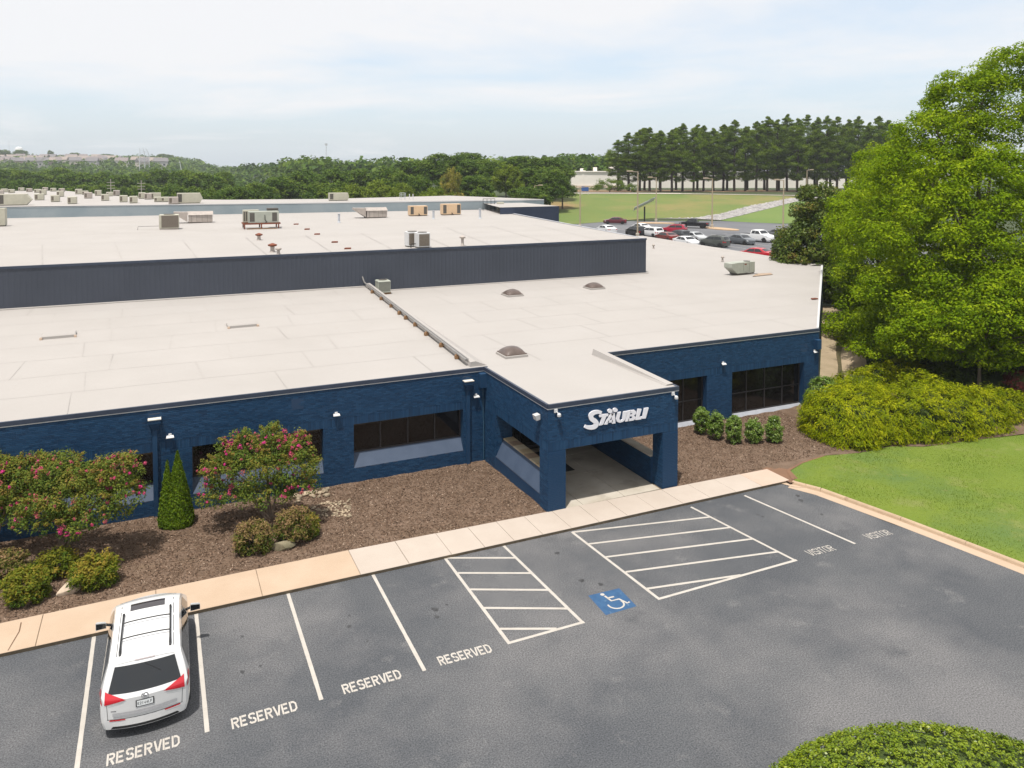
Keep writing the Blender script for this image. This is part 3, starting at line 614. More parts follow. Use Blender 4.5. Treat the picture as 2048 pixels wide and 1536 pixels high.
# seams of the membrane (thin raised laps)
def seams(lines, zf, parent, wd=.03):
    mb = MB()
    for (x0, y0), (x1, y1) in lines:
        k = max(1, int(math.hypot(x1 - x0, y1 - y0) / 1.5)); d = Vector((x1 - x0, y1 - y0, 0)).normalized(); n = Vector((-d.y, d.x, 0)) * wd / 2
        pts = [(x0 + (x1 - x0) * i / k + n.x * random.Random(i + int(x0 * 9)).uniform(-.8, .8), y0 + (y1 - y0) * i / k) for i in range(k + 1)]
        vs_ = []
        for x, y in pts: vs_ += [(x + n.x, y + n.y, zf(y) + .021), (x - n.x, y - n.y, zf(y) + .021)]
        mb.add(vs_, [(2 * i, 2 * i + 1, 2 * i + 3, 2 * i + 2) for i in range(k)])
    mb.build('seam', seam_m, parent)
rn = random.Random(8)
ln = [((-14, y), (13.3, y)) for y in (35.9, 38.9, 41.9, 44.9, 47.9, 50.9, 53.6)]
for y0, y1 in ((33, 35.9), (35.9, 38.9), (38.9, 41.9), (41.9, 44.9), (44.9, 47.9), (47.9, 50.9), (50.9, 53.6), (53.6, 55.9)):
    x = -12 + rn.uniform(0, 4)
    while x < 13: ln.append(((x, y0), (x + rn.uniform(-.2, .2), y1))); x += rn.uniform(3.5, 8)
seams(ln, lambda y: zl(y) - .004, rl, .016)
ln = [((14.9, y), (A0[0] + (y - YF) * 1.05, y)) for y in (36, 39.2, 42.4, 45.6, 48.8, 52)]
for y0, y1 in ((33, 36), (36, 39.2), (39.2, 42.4), (42.4, 45.6), (45.6, 48.8), (48.8, 52), (52, 55.8)):
    x = 16 + rn.uniform(0, 4)
    while x < 36: ln.append(((x, y0), (x + rn.uniform(-.2, .2), y1))); x += rn.uniform(4, 8)
seams(ln, lambda y: zrr(y) - .014, rr_, .016)
# curb ridge between the two roofs, with its pipe on wood blocks
cu = MB(); k = 24; vs_ = []
for i in range(k + 1):
    y = YF + .25 + (YU - YF - .25) * i / k; x = XC0 + (XC1 - XC0) * i / k; zb = zl(y)
    vs_ += [(x - .16, y, zb - .1), (x - .13, y, zb + .22), (x + .12, y, zb + .24), (x + .75, y, zrr(y) - .02)]
cu.add(vs_, [(4 * i + j, 4 * i + j + 1, 4 * i + j + 5, 4 * i + j + 4) for i in range(k) for j in range(3)] + [(0, 3, 2, 1)])
cu.build('roof_curb', membrane, bld)
pp = empty('roof_pipe', (XC0 - .3, YF + .4, zl(YF)), label='long grey pipe lying on wood blocks across the low roof', cat='pipe')
pts = []
for i in range(13):
    y = YF + .5 + (YU - YF - 1.2) * i / 12; x = XC0 + (XC1 - XC0) * (y - YF) / (YU - YF) - .26; pts.append((x - pp.location.x, y - pp.location.y, zl(y) + .27 - pp.location.z))
e = pts[-1]; pts += [(e[0] - .05, e[1] + .5, e[2] + .1), (e[0] - .15, e[1] + .68, e[2] + .5)]
MB().tube(pts, .055, 8).build('pipe', pipe_m, pp, smooth=40)
MB().tube([(p[0] + .1, p[1], p[2] + .03) for p in pts[:-2]], .028, 6).build('pipe', pipe_m, pp, smooth=40)
for i, t in enumerate((.06, .17, .29, .40, .49, .555, .66, .78, .9)):
    y = YF + .5 + (YU - YF - 1.2) * t; x = XC0 + (XC1 - XC0) * (y - YF) / (YU - YF) - .28
    b = MB().cham(-.11, .09, -.09, .09, .0, .16, .01); b.cham(-.07, .06, -.07, .07, .161, .205, .008); bo = b.build('wood_block', wood_m, pp)
    bo.location = (x - pp.location.x - .02 * (i % 3), y - pp.location.y, zl(y) - pp.location.z + .012); bo.rotation_euler = (0, 0, .2 * (i % 3 - 1))

# coping along the lower roof edges: dark cap with a pale drip line under it
def coping(pts, hgt_=.15, out=.05, inn=.14, z=ZR, name='coping'):
    a = MB(); b = MB()
    for (x0, y0), (x1, y1) in zip(pts[:-1], pts[1:]):
        d = Vector((x1 - x0, y1 - y0, 0)); L = d.length; d.normalize(); n = Vector((d.y, -d.x, 0))
        mt = Matrix(((d.x, n.x, 0, x0), (d.y, n.y, 0, y0), (0, 0, 1, 0), (0, 0, 0, 1)))
        a.box(-.02, L + .02, -inn * .35, out, z - hgt_, z + .012, mt); b.box(-.02, L + .02, -.03, out - .012, z - hgt_ - .035, z - hgt_ - .002, mt)
    co = a.build(name, navy_trim, bld); b.build('drip_edge', white_metal, co); return co
coping([(-30, YF), (XP0 + .13, YF)]); coping([(XP0, YF), (XP0, YP), (XP1, YP), (XP1, YF)]); coping([(XP1 - .1, YF), (A0[0], YF)])
# white roof-edge turn-up along the diagonal and right side
MB().add([(A0[0] - .02, YF, ZR - .2), (A1[0], A1[1], ZR - .2), (A1[0], A1[1], zrr(53) + .08), (A0[0] - .02, YF, ZR + .06), (A0[0] - .16, YF + .02, ZR + .06), (A1[0] - .16, A1[1] + .1, zrr(53) + .08), (A1[0] - .16, A1[1] + .1, ZR - .1), (A0[0] - .16, YF + .02, ZR - .1)],
         [(0, 1, 2, 3), (3, 2, 5, 4), (4, 5, 6, 7), (0, 3, 4, 7)]).build('roof_edge', white_metal, bld)
MB().add([(A1[0], A1[1], ZR - .2), (57.2, 84, ZR - .2), (57.2, 84, 4.9), (A1[0], A1[1], zrr(53) + .14), (A1[0] - .5, A1[1] + .3, zrr(53) + .14), (56.6, 84, 4.9), (55.9, 84, 4.5), (A1[0] - 1.2, A1[1] + .6, zrr(53) - .01)],
         [(0, 1, 2, 3), (3, 2, 5, 4), (4, 5, 6, 7)]).build('roof_edge', membrane, bld)
# side walls under the right roof edge
MB().add([(*A0, -.3), (*A1, -.3), (*A1, ZR - .2), (*A0, ZR - .2), (57.2, 84, -.3), (57.2, 84, ZR - .2)], [(0, 1, 2, 3), (1, 4, 5, 2)]).build('wall', paint, bld)
MB().box(-30, -29.7, YF + .5, YU, -.3, ZR - .3).build('wall', paint, bld)
# porch parapet turn-up on its right side
MB().add([(XP1 - .04, YP + .3, ZR + .05), (XP1 - .04, YF, ZR + .05), (XP1 - .04, YF, ZR + .28), (XP1 - .04, YP + .3, ZR + .07), (XP1 - .34, YF, ZR + .28), (XP1 - .34, YP + .3, ZR + .06), (XP1 - .42, YF, ZR - .0), (XP1 - .40, YP + .3, ZR - .0), (XP1 - .04, YF, ZR - .1), (XP1 - .42, YF, ZR - .1)],
         [(0, 1, 2, 3), (3, 2, 4, 5), (5, 4, 6, 7), (0, 3, 5, 7), (2, 1, 8, 9, 6, 4)]).build('parapet', membrane, bld)

# upper block
up = MB().box(-40, 38.5, YU, YU + .3, 3.8, ZU - .14); 
for i in range(260):
    x = -39.8 + i * .302
    if x < 38.3: up.add([(x, YU, 3.9), (x + .03, YU - .009, 3.9), (x + .11, YU - .009, 3.9), (x + .14, YU, 3.9), (x, YU, ZU - .14), (x + .03, YU - .009, ZU - .14), (x + .11, YU - .009, ZU - .14), (x + .14, YU, ZU - .14)], [(0, 1, 5, 4), (1, 2, 6, 5), (2, 3, 7, 6)])
up.add([(38.5, YU, 3.8), (45.2, 106.5, 3.0), (45.2, 106.5, ZU - .1), (38.5, YU, ZU - .1)], [(0, 1, 2, 3)])
upo = up.build('upper_wall', siding, bld); upo['label'] = 'slate blue ribbed metal wall of the raised block'
MB().box(-40, 38.53, YU - .05, YU + .1, ZU - .139, ZU + .02).build('coping', navy_trim, bld)
MB().add([(38.3, YU + .1, ZU + .01), (38.55, YU + .1, ZU + .01), (45.3, 106.5, ZU + .1), (44.9, 106.5, ZU + .1), (38.55, YU + .1, ZU - .16), (45.3, 106.5, ZU - .1)], [(0, 1, 2, 3), (1, 4, 5, 2)]).build('roof_edge', M('grey_edge_flashing', (.42, .43, .46), .5), bld)
up_roof = roof_grid('roof', quadmap((-40, YU + .1, ZU - .01), (38.35, YU + .1, ZU - .01), (45.0, 106.3, ZU - .01), (-40, 115.2, ZU - .01)), 70, 44, membrane, bld, amp=.02, seed=4); up_roof['label'] = 'broad white membrane roof of the raised block'
MB().box(-40, XC1, YU - .32, YU - .02, zl(YU) - .03, zl(YU) + .06).build('base_flashing', membrane, bld); MB().box(XC1, 38.6, YU - .3, YU - .02, zrr(YU) - .03, zrr(YU) + .05).build('base_flashing', membrane, bld)
ln = [((x, 56.2), (x - (6 - x) * .14, 71.5)) for x in (-16, -11, -6.5, -2, 2.5, 7, 11.5, 16, 20.5)]
ln += [((-38, 71.5), (21, 70.5)), ((-38, 92), (42, 90)), ((-38, 82), (41, 80)), ((-38, 101), (44, 98)), ((22, 63), (39, 62.5)), ((20, 68), (40, 67.5)), ((20, 75), (41, 74.5))]
for x in (24, 29, 34): ln.append(((x, 56.3), (x + 3, 75)))
seams(ln, lambda y: ZU - .005, up_roof, .04)
# third block: pale wall and roof behind
gw = [(-60, 116.5), (-16.9, 112.0), (24.9, 108.3), (54.0, 105.8)]
ZT = 8.86
mb = MB()
for (x0, y0), (x1, y1) in zip(gw[:-1], gw[1:]): mb.add([(x0, y0, 6.8), (x1, y1, 6.8), (x1, y1, ZT), (x0, y0, ZT)], [(0, 1, 2, 3)])
o = mb.build('wall', grey_siding, bld); o['label'] = 'pale blue grey wall band behind the raised roof'
r3 = MB().poly([(-60, 116.5, ZT + .05), (-16.9, 112.0, ZT + .05), (24.9, 108.3, ZT + .05), (54.0, 105.8, ZT + .05), (46.5, 127, ZT + .05), (24, 121, ZT + .05), (10, 124, ZT + .05), (0.0, 132, ZT + .05), (-6, 150, ZT + .05), (-14, 178, ZT + .05), (-18, 192, ZT + .05), (-75, 202, ZT + .05)]).build('roof', membrane, bld); r3['label'] = 'far white roof crowded with small rooftop units'
MB().poly([(-60, 116.47, ZT + .062), (-16.9, 111.97, ZT + .062), (24.9, 108.27, ZT + .062), (54, 105.77, ZT + .062), (54, 105.77, ZT - .1), (24.9, 108.27, ZT - .1), (-16.9, 111.97, ZT - .1), (-60, 116.47, ZT - .1)][::-1]).build('coping', white_metal, bld)
# back face of third block
mb = MB(); q = [(54.0, 105.8), (46.5, 127), (24, 121), (10, 124), (0.0, 132), (-6, 150), (-14, 178), (-18, 192), (-75, 202)]
for (x0, y0), (x1, y1) in zip(q[:-1], q[1:]): mb.add([(x0, y0, -6), (x1, y1, -6), (x1, y1, ZT + .04), (x0, y0, ZT + .04)], [(0, 1, 2, 3)])
mb.build('wall', grey_siding, bld)
# navy wing at the far right end
E0, E1 = GD(1000, 421, 103), GD(1118, 412.5, 107)
nb = MB().add([(E0[0], E0[1], 3), (E1[0], E1[1], 3), (E1[0], E1[1], E1[2]), (E0[0], E0[1], E1[2])], [(0, 1, 2, 3)])
E2 = G(915, 393.5, E1[2]); nb.add([(E1[0], E1[1], 2), (E2[0], E2[1], 2), (E2[0], E2[1], E1[2]), (E1[0], E1[1], E1[2])], [(0, 1, 2, 3)])
nbo = nb.build('wing_wall', M('dark_navy_siding', (.022, .032, .062), .5, (.028, .04, .075), .4), bld); nbo['label'] = 'dark navy end wall of the far wing'
MB().add([(E0[0], E0[1], E1[2] + .03), (E1[0], E1[1], E1[2] + .03), (E2[0], E2[1], E1[2] + .03)], [(0, 1, 2)]).build('roof', membrane, bld)

# ------------------------------------------------------------------ fittings on the facade
def downspout(x, head_z, label):
    d = bpy.data.objects.new('downspout', None); link(d, bld); d.location = (x, YF, 0); d['label'] = label
    MB().add([(-.22, -.26, head_z), (.22, -.26, head_z), (.22, -.014, head_z), (-.22, -.014, head_z), (-.22, -.26, head_z - .14), (.22, -.26, head_z - .14), (.22, -.014, head_z - .14), (-.22, -.014, head_z - .14),
              (-.1, -.16, head_z - .42), (.1, -.16, head_z - .42), (.1, -.014, head_z - .42), (-.1, -.014, head_z - .42)],
             [(0, 1, 2, 3), (0, 4, 5, 1), (1, 5, 6, 2), (3, 7, 4, 0), (4, 8, 9, 5), (5, 9, 10, 6), (7, 11, 8, 4), (8, 11, 10, 9)]).build('conductor_head', paint, d)
    MB().box(-.235, .235, -.285, -.012, head_z + .002, head_z + .035).build('head_cap', M('cream_cap', (.66, .62, .55), .6), d)
    MB().box(-.085, .085, -.14, -.013, -.1, head_z - .421).build('pipe', paint, d)
    MB().box(-.2, .2, -.02, -.008, head_z + .16, head_z + .2).build('scupper', navy_trim, d)
for x, l in ((-6.25, 'navy downspout at the far left of the front wall'), (-.18, 'navy downspout with cream topped head beside the cone shrub'), (12.86, 'navy downspout with cream topped head near the porch')): downspout(x, 3.82, l)
eb = bpy.data.objects.new('junction_box', None); link(eb, bld); eb.location = (13.62, YF, 0)
MB().cham(-.22, .16, -.3, -.012, 3.46, 4.12, .015).build('box', paint, eb)
MB().tube([(0, -.05, 3.46), (0.01, -.05, 2.0), (.03, -.05, 1.9), (.03, -.05, .05)], .022, 6).build('conduit', M('teal_conduit', (.03, .085, .14), .5), eb)
MB().cham(34.2, 34.52, YF - .24, YF - .012, 3.2, 3.75, .02).build('conductor_head', paint, bld)
for x, z in ((5.0, 3.47), (33.15, 3.1)): MB().box(x, x + .5, YF - .014, YF - .009, z, z + .46).build('patched_scupper', M('patch_navy', (.016, .042, .092), .5), bld)

def wall_light(x, label):
    t = empty('wall_light', (x, YF - .013, 3.05), label=label, cat='wall light', group='white wall lights under the roof edge'); t.scale = (.72, .72, .72)
    MB().cham(-.08, .08, -.06, .0, .02, .14, .012).build('base', white_metal, t)
    MB().tube([(-.02, -.05, .07), (-.02, -.12, .05)], .022, 8).build('arm', white_metal, t)
    MB().add([(-.2, -.22, -.03), (.2, -.22, -.03), (.17, -.07, .06), (-.17, -.07, .06), (-.2, -.22, -.06), (.2, -.22, -.06), (.17, -.07, .02), (-.17, -.07, .02)], [(0, 1, 2, 3), (7, 6, 5, 4), (0, 4, 5, 1), (1, 5, 6, 2), (2, 6, 7, 3), (3, 7, 4, 0)]).build('head', white_metal, t)
wall_light(.36, 'white wall light beside the cone shaped evergreen'); wall_light(6.85, 'white wall light between two front windows')
wall_light(13.27, 'white wall light close to the porch corner'); wall_light(27.6, 'white wall light between the two right windows'); wall_light(34.2, 'white wall light at the right end of the facade')
def spot(x, label):
    t = empty('security_light', (x, YP - .013, 4.0), label=label, cat='security light', group='white security lights on the porch front')
    MB().cham(-.09, .05, -.05, 0, .02, .16, .01).build('base', white_metal, t)
    MB().tube([(.0, -.04, .06), (.05, -.1, .0)], .02, 8).build('arm', white_metal, t)
    MB().lathe([(.03, .07), (.075, .03), (.085, -.05), (.075, -.07), (.01, -.075)], 14, (.07, -.13, -.05)).build('lamp_head', white_metal, t, smooth=40)
spot(14.06, 'white round security light at the left of the porch sign'); spot(19.62, 'white round security light at the right of the porch sign')
t = empty('flood_light', (XP0 - .013, 27.2, 3.68), label='grey box floodlight on the left side of the porch', cat='floodlight')
MB().box(-.04, 0, -.06, .06, -.06, .06).build('bracket', galv, t); MB().add([(-.26, -.14, .1), (-.04, -.14, .14), (-.04, .14, .14), (-.26, .14, .1), (-.2, -.14, -.1), (-.04, -.14, -.06), (-.04, .14, -.06), (-.2, .14, -.1)], [(0, 1, 2, 3), (7, 6, 5, 4), (4, 5, 1, 0), (5, 6, 2, 1), (6, 7, 3, 2), (7, 4, 0, 3)]).build('housing', M('light_grey_metal', (.48, .48, .48), .5), t)

# company sign: separate white letters standing off the wall (outlines measured in the plane of the wall)
sg = empty('wall_sign', (15.33, YP - .02, 3.0), label='white raised letters reading STÄUBLI above the porch opening', cat='sign')
def S3(px, py):                                      # pixel in the enlarged detail -> wall plane
    p = GY(1150 + px / 12.047, 790 + py / 12.047, YP - .06); return Vector((p[0] - sg.location.x, 0, p[2] - sg.location.z))
def letter(polys, holes=None):
    mb = MB()
    for pl_ in polys:
        P_ = [S3(*q) for q in pl_]; n = len(P_)
        mb.add([(p.x, -.055, p.z) for p in P_] + [(p.x, .0, p.z) for p in P_], [tuple(range(n)), tuple(range(n, 2 * n))[::-1]] + [(i, n + i, n + (i + 1) % n, (i + 1) % n) for i in range(n)])
    o = mb.build('letter', letter_white, sg)
    return o
def thick(path, wds):
    L_, R_ = [], []
    for i, q in enumerate(path):
        a, b = Vector(path[max(i - 1, 0)]), Vector(path[min(i + 1, len(path) - 1)]); d = (b - a).normalized(); n = Vector((-d.y, d.x)) * wds[i] / 2; q = Vector(q)
        L_.append(tuple(q + n)); R_.append(tuple(q - n))
    return [[L_[i], L_[i + 1], R_[i + 1], R_[i]] for i in range(len(path) - 1)]
def spl(pts, n=6):
    out = []
    for i in range(len(pts) - 1):
        p0, p1, p2, p3 = [np.array(pts[min(max(k, 0), len(pts) - 1)], float) for k in (i - 1, i, i + 1, i + 2)]
        for t in np.linspace(0, 1, n, endpoint=False): out.append(tuple(.5 * (2 * p1 + (p2 - p0) * t + (2 * p0 - 5 * p1 + 4 * p2 - p3) * t * t + (3 * p1 - p0 - 3 * p2 + p3) * t ** 3)))
    return out + [tuple(pts[-1])]
def stroke(path, w0, w1=None, n=6):
    s = spl(path, n); w1 = w0 if w1 is None else w1; return thick(s, list(np.interp(np.linspace(0, 1, len(s)), np.linspace(0, 1, 5), [w0, (w0 + w1) / 2 * 1.05, w1, (w0 + w1) / 2 * 1.05, w0])))
letter(stroke([(640, 428), (560, 408), (460, 425), (388, 485), (400, 570), (480, 630), (515, 690), (480, 755), (400, 785), (310, 780), (235, 750)], 74, 120))
letter([[(578, 500), (590, 470), (805, 455), (792, 510), (752, 515), (672, 714), (588, 735), (650, 528), (588, 535)]])
letter([[(842 + 58 * math.cos(a), 385 + 50 * math.sin(a)) for a in np.linspace(0, 6.28, 19)[:-1]], [(970 + 56 * math.cos(a), 362 + 50 * math.sin(a)) for a in np.linspace(0, 6.28, 19)[:-1]],
        [(700, 710), (862, 440), (938, 435), (880, 520), (775, 708)], [(862, 440), (955, 432), (972, 680), (890, 692), (880, 470)], [(800, 618), (905, 602), (905, 656), (778, 668)]])
letter([[(1022, 420), (1108, 405), (1065, 560), (990, 585)], [(990, 585), (1065, 560), (1075, 598), (1105, 610), (1075, 665), (1010, 645)], [(1075, 665), (1105, 610), (1140, 590), (1205, 590), (1150, 645)], [(1140, 590), (1165, 400), (1255, 388), (1205, 590)]])
letter([[(1262, 385), (1345, 370), (1290, 628), (1205, 640)], [(1320, 372), (1430, 360), (1470, 395), (1380, 430), (1345, 432)], [(1470, 395), (1462, 460), (1420, 490), (1368, 470), (1380, 430)], [(1420, 490), (1368, 470), (1320, 480), (1308, 512), (1380, 512)], [(1420, 490), (1455, 530), (1440, 585), (1372, 570), (1380, 512)], [(1440, 585), (1400, 612), (1270, 632), (1290, 565), (1372, 565)]])
letter([[(1515, 335), (1602, 338), (1545, 530), (1520, 596), (1452, 600)], [(1545, 530), (1612, 515), (1595, 582), (1520, 596)]])
letter([[(1668, 318), (1772, 305), (1700, 562), (1618, 572)]])

# ------------------------------------------------------------------ things on the roofs
def skylight(x, y, z, sx, sy, label):
    t = empty('skylight', (x, y, z), label=label, cat='skylight', group='bronze domed skylights')
    MB().cham(-sx - .06, sx + .06, -sy - .06, sy + .06, -.03, .13, .02).build('curb', membrane, t)
    MB().box(-sx - .02, sx + .02, -sy - .02, sy + .02, .131, .165).build('frame', M('bronze_rim', (.10, .07, .055), .5), t)
    n = 12; V = []; F = []
    for j in range(n + 1):
        for i in range(n + 1):
            a, b = -1 + 2 * i / n, -1 + 2 * j / n; V.append((a * sx, b * sy,   .166 + .30 * (max(0, (1 - a ** 2) * (1 - b ** 2))) ** .55))
    for j in range(n):
        for i in range(n): q = j * (n + 1) + i; F.append((q, q + 1, q + n + 2, q + n + 1))
    npmesh('dome', V, F, dome_m, t, smooth=True)
skylight(15.8, 34.4, zrr(34) - .01, .54, .54, 'bronze domed skylight nearest the porch roof')
skylight(23.1, 50.2, zrr(50) - .01, .56, .56, 'bronze domed skylight on the middle of the right roof')
skylight(30.1, 50.6, zrr(50) - .01, .56, .56, 'bronze domed skylight nearer the big rooftop unit')
def louvre(mb, x0, x1, y, z0, z1, n, nrm=-1):
    for i in range(n):
        z = z0 + (z1 - z0) * (i + .5) / n; h = (z1 - z0) / n * .38; mb.box(x0, x1, min(y, y + nrm * .012), max(y, y + nrm * .012), z - h, z + h)
# packaged unit with sloped hood, on the right roof
u = empty('rooftop_unit', (45.7, 52.4, zrr(52)), R(4), 'sage green rooftop unit with sloped hood at the roof corner', 'air conditioner'); u.scale = (.74, .8, .85)
MB().cham(-1.0, 1.75, -.6, .6, .14, 1.22, .015).build('cabinet', sage_metal, u)
MB().add([(-1.0, -.58, .16), (-1.0, .58, .16), (-1.0, .58, 1.2), (-1.0, -.58, 1.2), (-1.85, -.58, .72), (-1.85, .58, .72), (-1.85, .58, .98), (-1.85, -.58, 1.15), (-1.85, .58, 1.15)], [(3, 2, 8, 7), (0, 3, 7, 4), (1, 5, 8, 2), (4, 7, 8, 5), (0, 4, 5, 1)]).build('hood', sage_metal, u)
MB().box(-1.0, 1.7, -.55, .55, .0, .139).build('curb', dark_grille, u)
MB().lathe([(.36, 0), (.38, .05), (.05, .06)], 18, (1.1, 0, 1.22)).build('fan', dark_grille, u)
for x in (-.1, .85): MB().box(x, x + .02, -.608, -.6, .2, 1.2).build('panel_seam', dark_grille, u)
MB().box(.1, .45, -.606, -.6, .95, 1.08).build('label_plate', rust, u)
MB().tube([(.2, -.62, .28), (.2, -.9, .2), (1.4, -1.3, .06), (1.4, -1.3, -.02)], .03, 6).build('pipe', pipe_m, u)
MB().prism([(.2, -1.9), (2.6, -1.7), (3.1, -.9), (1.6, -.8)], -.008, .0245).build('water_stain', M('brown_stain', (.27, .19, .135), .9, (.36, .27, .2), 1.5), rr_).location = (45.4, 52.6, zrr(52) - .01)
# round condenser by the upper wall
u = empty('condenser', (14.85, 54.7, zrr(54)), 0, 'pale green slatted condenser standing against the slate wall', 'air conditioner')
cb_ = MB()
for s in (-1, 1): cb_.box(-.5, .5, s * .28 - .06, s * .28 + .06, 0, .14)
cb_.build('wood_runners', wood_m, u)
MB().cham(-.42, .42, -.42, .42, .141, .98, .06).build('coil', dark_grille, u)
sl = MB()
for k in range(12):
    q = -.41 + k * .0745
    sl.box(q - .014, q + .014, -.45, -.425, .2, .9); sl.box(-.45, -.425, q - .014, q + .014, .2, .9); sl.box(.425, .45, q - .014, q + .014, .2, .9)
sl.build('slats', sage_metal, u); MB().cham(-.46, .46, -.46, .46, .9, 1.0, .05).build('top', sage_metal, u); MB().cham(-.45, .45, -.45, .45, .141, .2, .01).build('base', sage_metal, u)
MB().lathe([(.3, 0), (.31, .03), (.1, .035)], 18, (0, 0, 1.0)).build('fan', dark_grille, u)

def place_px(px, py, z): p = G(px, py, z); return p, depth(p) / FPX      # position on a roof plane and metres per source pixel
# units on the raised roof
def condenser_pair():
    p, mpp = place_px(852, 497, ZU)
    u = empty('condenser', (p[0], p[1] + 1.2, ZU), 0, 'pair of white box condensers at the edge of the raised roof', 'air conditioner')
    for k, (dx, dy) in enumerate(((0, -.3), (-.45, .8))):
        MB().cham(dx - .5, dx + .5, dy - .42, dy + .42, .08, 1.15, .02).build('cabinet', white_metal, u)
        MB().box(dx - .38, dx + .44, dy - .43, dy - .421, .14, 1.05).build('coil', brown_grille, u)
        MB().lathe([(.36, 0), (.38, .04), (.1, .045)], 16, (dx, dy, 1.15)).build('fan', dark_grille, u)
        MB().box(dx - .45, dx + .45, dy - .38, dy + .38, 0, .079).build('feet', dark_grille, u)
    MB().tube([(-.52, -.3, .3), (-.85, -.3, .3), (-.9, -.3, .26), (-.9, -.3, 0)], .035, 6).build('pipe', black_m, u)
condenser_pair()
p, _ = place_px(339, 459, ZU)
u = empty('rooftop_unit', (p[0], p[1] + .8, ZU), R(-3), 'square condenser with brown coil face alone on the raised roof', 'air conditioner')
MB().cham(-.9, .9, -.75, .75, .12, 1.45, .03).build('cabinet', beige_metal, u); MB().box(-.68, .86, -.765, -.751, .2, 1.4).build('coil', brown_grille, u)
MB().lathe([(.5, 0), (.52, .06), (.1, .07)], 18, (0, 0, 1.45)).build('fan', dark_grille, u)
MB().box(-.85, .85, -.7, -.62, 0, .119).build('rail', galv, u); MB().box(-.85, .85, .62, .7, 0, .119).build('rail', galv, u)
MB().tube([(-.9, -.4, .35), (-2.8, -.4, .34), (-2.85, -.4, 0)], .03, 6).build('pipe', pipe_m, u)
def hooded(px, py, label, s=1.0):
    p, _ = place_px(px, py, ZU); u = empty('rooftop_unit', (p[0], p[1] + .8, ZU), R(-2), label, 'air conditioner', 'galvanised hooded units')
    MB().cham(-.9 * s, 1.6 * s, -.8 * s, .8 * s, .1, .95 * s, .02).build('cabinet', galv, u)
    MB().add([(-1.0 * s, -.85 * s, .9 * s), (1.68 * s, -.92 * s, .9 * s), (1.68 * s, 0, 1.28 * s), (-1.0 * s, 0, 1.28 * s), (1.68 * s, .92 * s, .9 * s), (-1.0 * s, .92 * s, .9 * s)], [(0, 1, 2, 3), (3, 2, 4, 5), (1, 4, 2), (0, 3, 5), (0, 5, 4, 1)]).build('lid', galv, u)
    MB().add([(-1.0 * s, -.7 * s, .12), (-1.0 * s, .7 * s, .12), (-1.0 * s, .7 * s, 1.22 * s), (-1.0 * s, -.7 * s, 1.22 * s), (-2.4 * s, -.7 * s, 1.05 * s), (-2.4 * s, .7 * s, 1.05 * s), (-2.4 * s, .7 * s, 1.25 * s), (-2.4 * s, -.7 * s, 1.25 * s)], [(3, 2, 6, 7), (0, 3, 7, 4), (1, 5, 6, 2), (4, 7, 6, 5), (0, 4, 5, 1)]).build('hood', galv, u)
    MB().box(-.95 * s, 1.5 * s, -.75 * s, .75 * s, 0, .099).build('curb', dark_grille, u)
    for i in range(4): MB().box((-.6 + i * .55) * s, (-.58 + i * .55) * s, -.812 * s, -.801 * s, .14, .9 * s).build('panel_seam', dark_grille, u)
hooded(395, 446, 'galvanised hooded unit near the left of the raised roof'); hooded(749, 436, 'galvanised hooded unit near the middle of the raised roof')
def boxunit(px, py, z, wd, hh, mat, label, lou=(-1, 1), dd=1.1, hood=0, parent_group=None, deg=-2, name='rooftop_unit'):
    p, _ = place_px(px, py, z); u = empty(name, (p[0], p[1] + dd / 2, z), R(deg), label, 'air conditioner', parent_group)
    MB().cham(-wd / 2, wd / 2, -dd / 2, dd / 2, .1, hh, .025).build('cabinet', mat, u); MB().box(-wd * .47, wd * .47, -dd * .45, dd * .45, 0, .099).build('curb', dark_grille, u)
    for s in lou:
        m = MB(); x = s * wd * .38; m.box(x - wd * .09, x + wd * .09, -dd / 2 - .008, -dd / 2, .22, hh - .12); m.build('louvre', dark_grille, u)
    if hood: MB().add([(wd / 2, -dd / 2, .15), (wd / 2, dd / 2, .15), (wd / 2, dd / 2, hh * .95), (wd / 2, -dd / 2, hh * .95), (wd / 2 + hood, -dd / 2, hh * .5), (wd / 2 + hood, dd / 2, hh * .5)], [(3, 4, 5, 2), (0, 4, 3), (1, 2, 5), (0, 1, 5, 4)]).build('hood', mat, u)
    return u
for px, py, wd, l in ((838, 432, 2.3, 'smaller tan rooftop unit on the raised roof'), (904, 430, 2.5, 'larger tan rooftop unit near the end of the raised roof')):
    u = boxunit(px, py, ZU, wd, 1.3 if wd < 2.4 else 1.45, tan_metal, l, parent_group='tan rooftop units')
    MB().tube([(0, -.56, .3), (-.1, -.9, .15), (-.2, -.95, 0)], .04, 6).build('pipe', black_m, u); MB().tube([(0, -.56, .3), (.12, -.9, 0)], .04, 6).build('pipe', black_m, u)
# big unit on a rusty stand
p, _ = place_px(526, 458, ZU); u = empty('rooftop_unit', (p[0], p[1] + 1.0, ZU), R(-2), 'large grey rooftop unit raised on a rusty red steel frame', 'air conditioner')
MB().cham(-1.3, 1.6, -.8, .4, .62, 1.75, .02).build('cabinet', sage_metal, u); MB().cham(-1.75, -.2, .5, 1.3, .62, 1.85, .02).build('cabinet', beige_metal, u); MB().cham(.6, 1.7, .6, 1.3, .62, 2.0, .02).build('cabinet', dark_grille, u)
for x in (-.95, 1.2): MB().box(x - .25, x + .22, -.812, -.801, .75, 1.62).build('louvre', dark_grille, u)
for i in range(4): MB().box(-1.7 + i * .2, -1.56 + i * .2, .488, .499, .75, 1.7).build('louvre', dark_grille, u)
st = MB()
for y in (-.9, .3, 1.3): st.box(-1.85, 1.75, y - .06, y + .06, .46, .6)
for x in (-1.8, 1.7): st.box(x - .05, x + .05, -.84, 1.24, .475, .585)
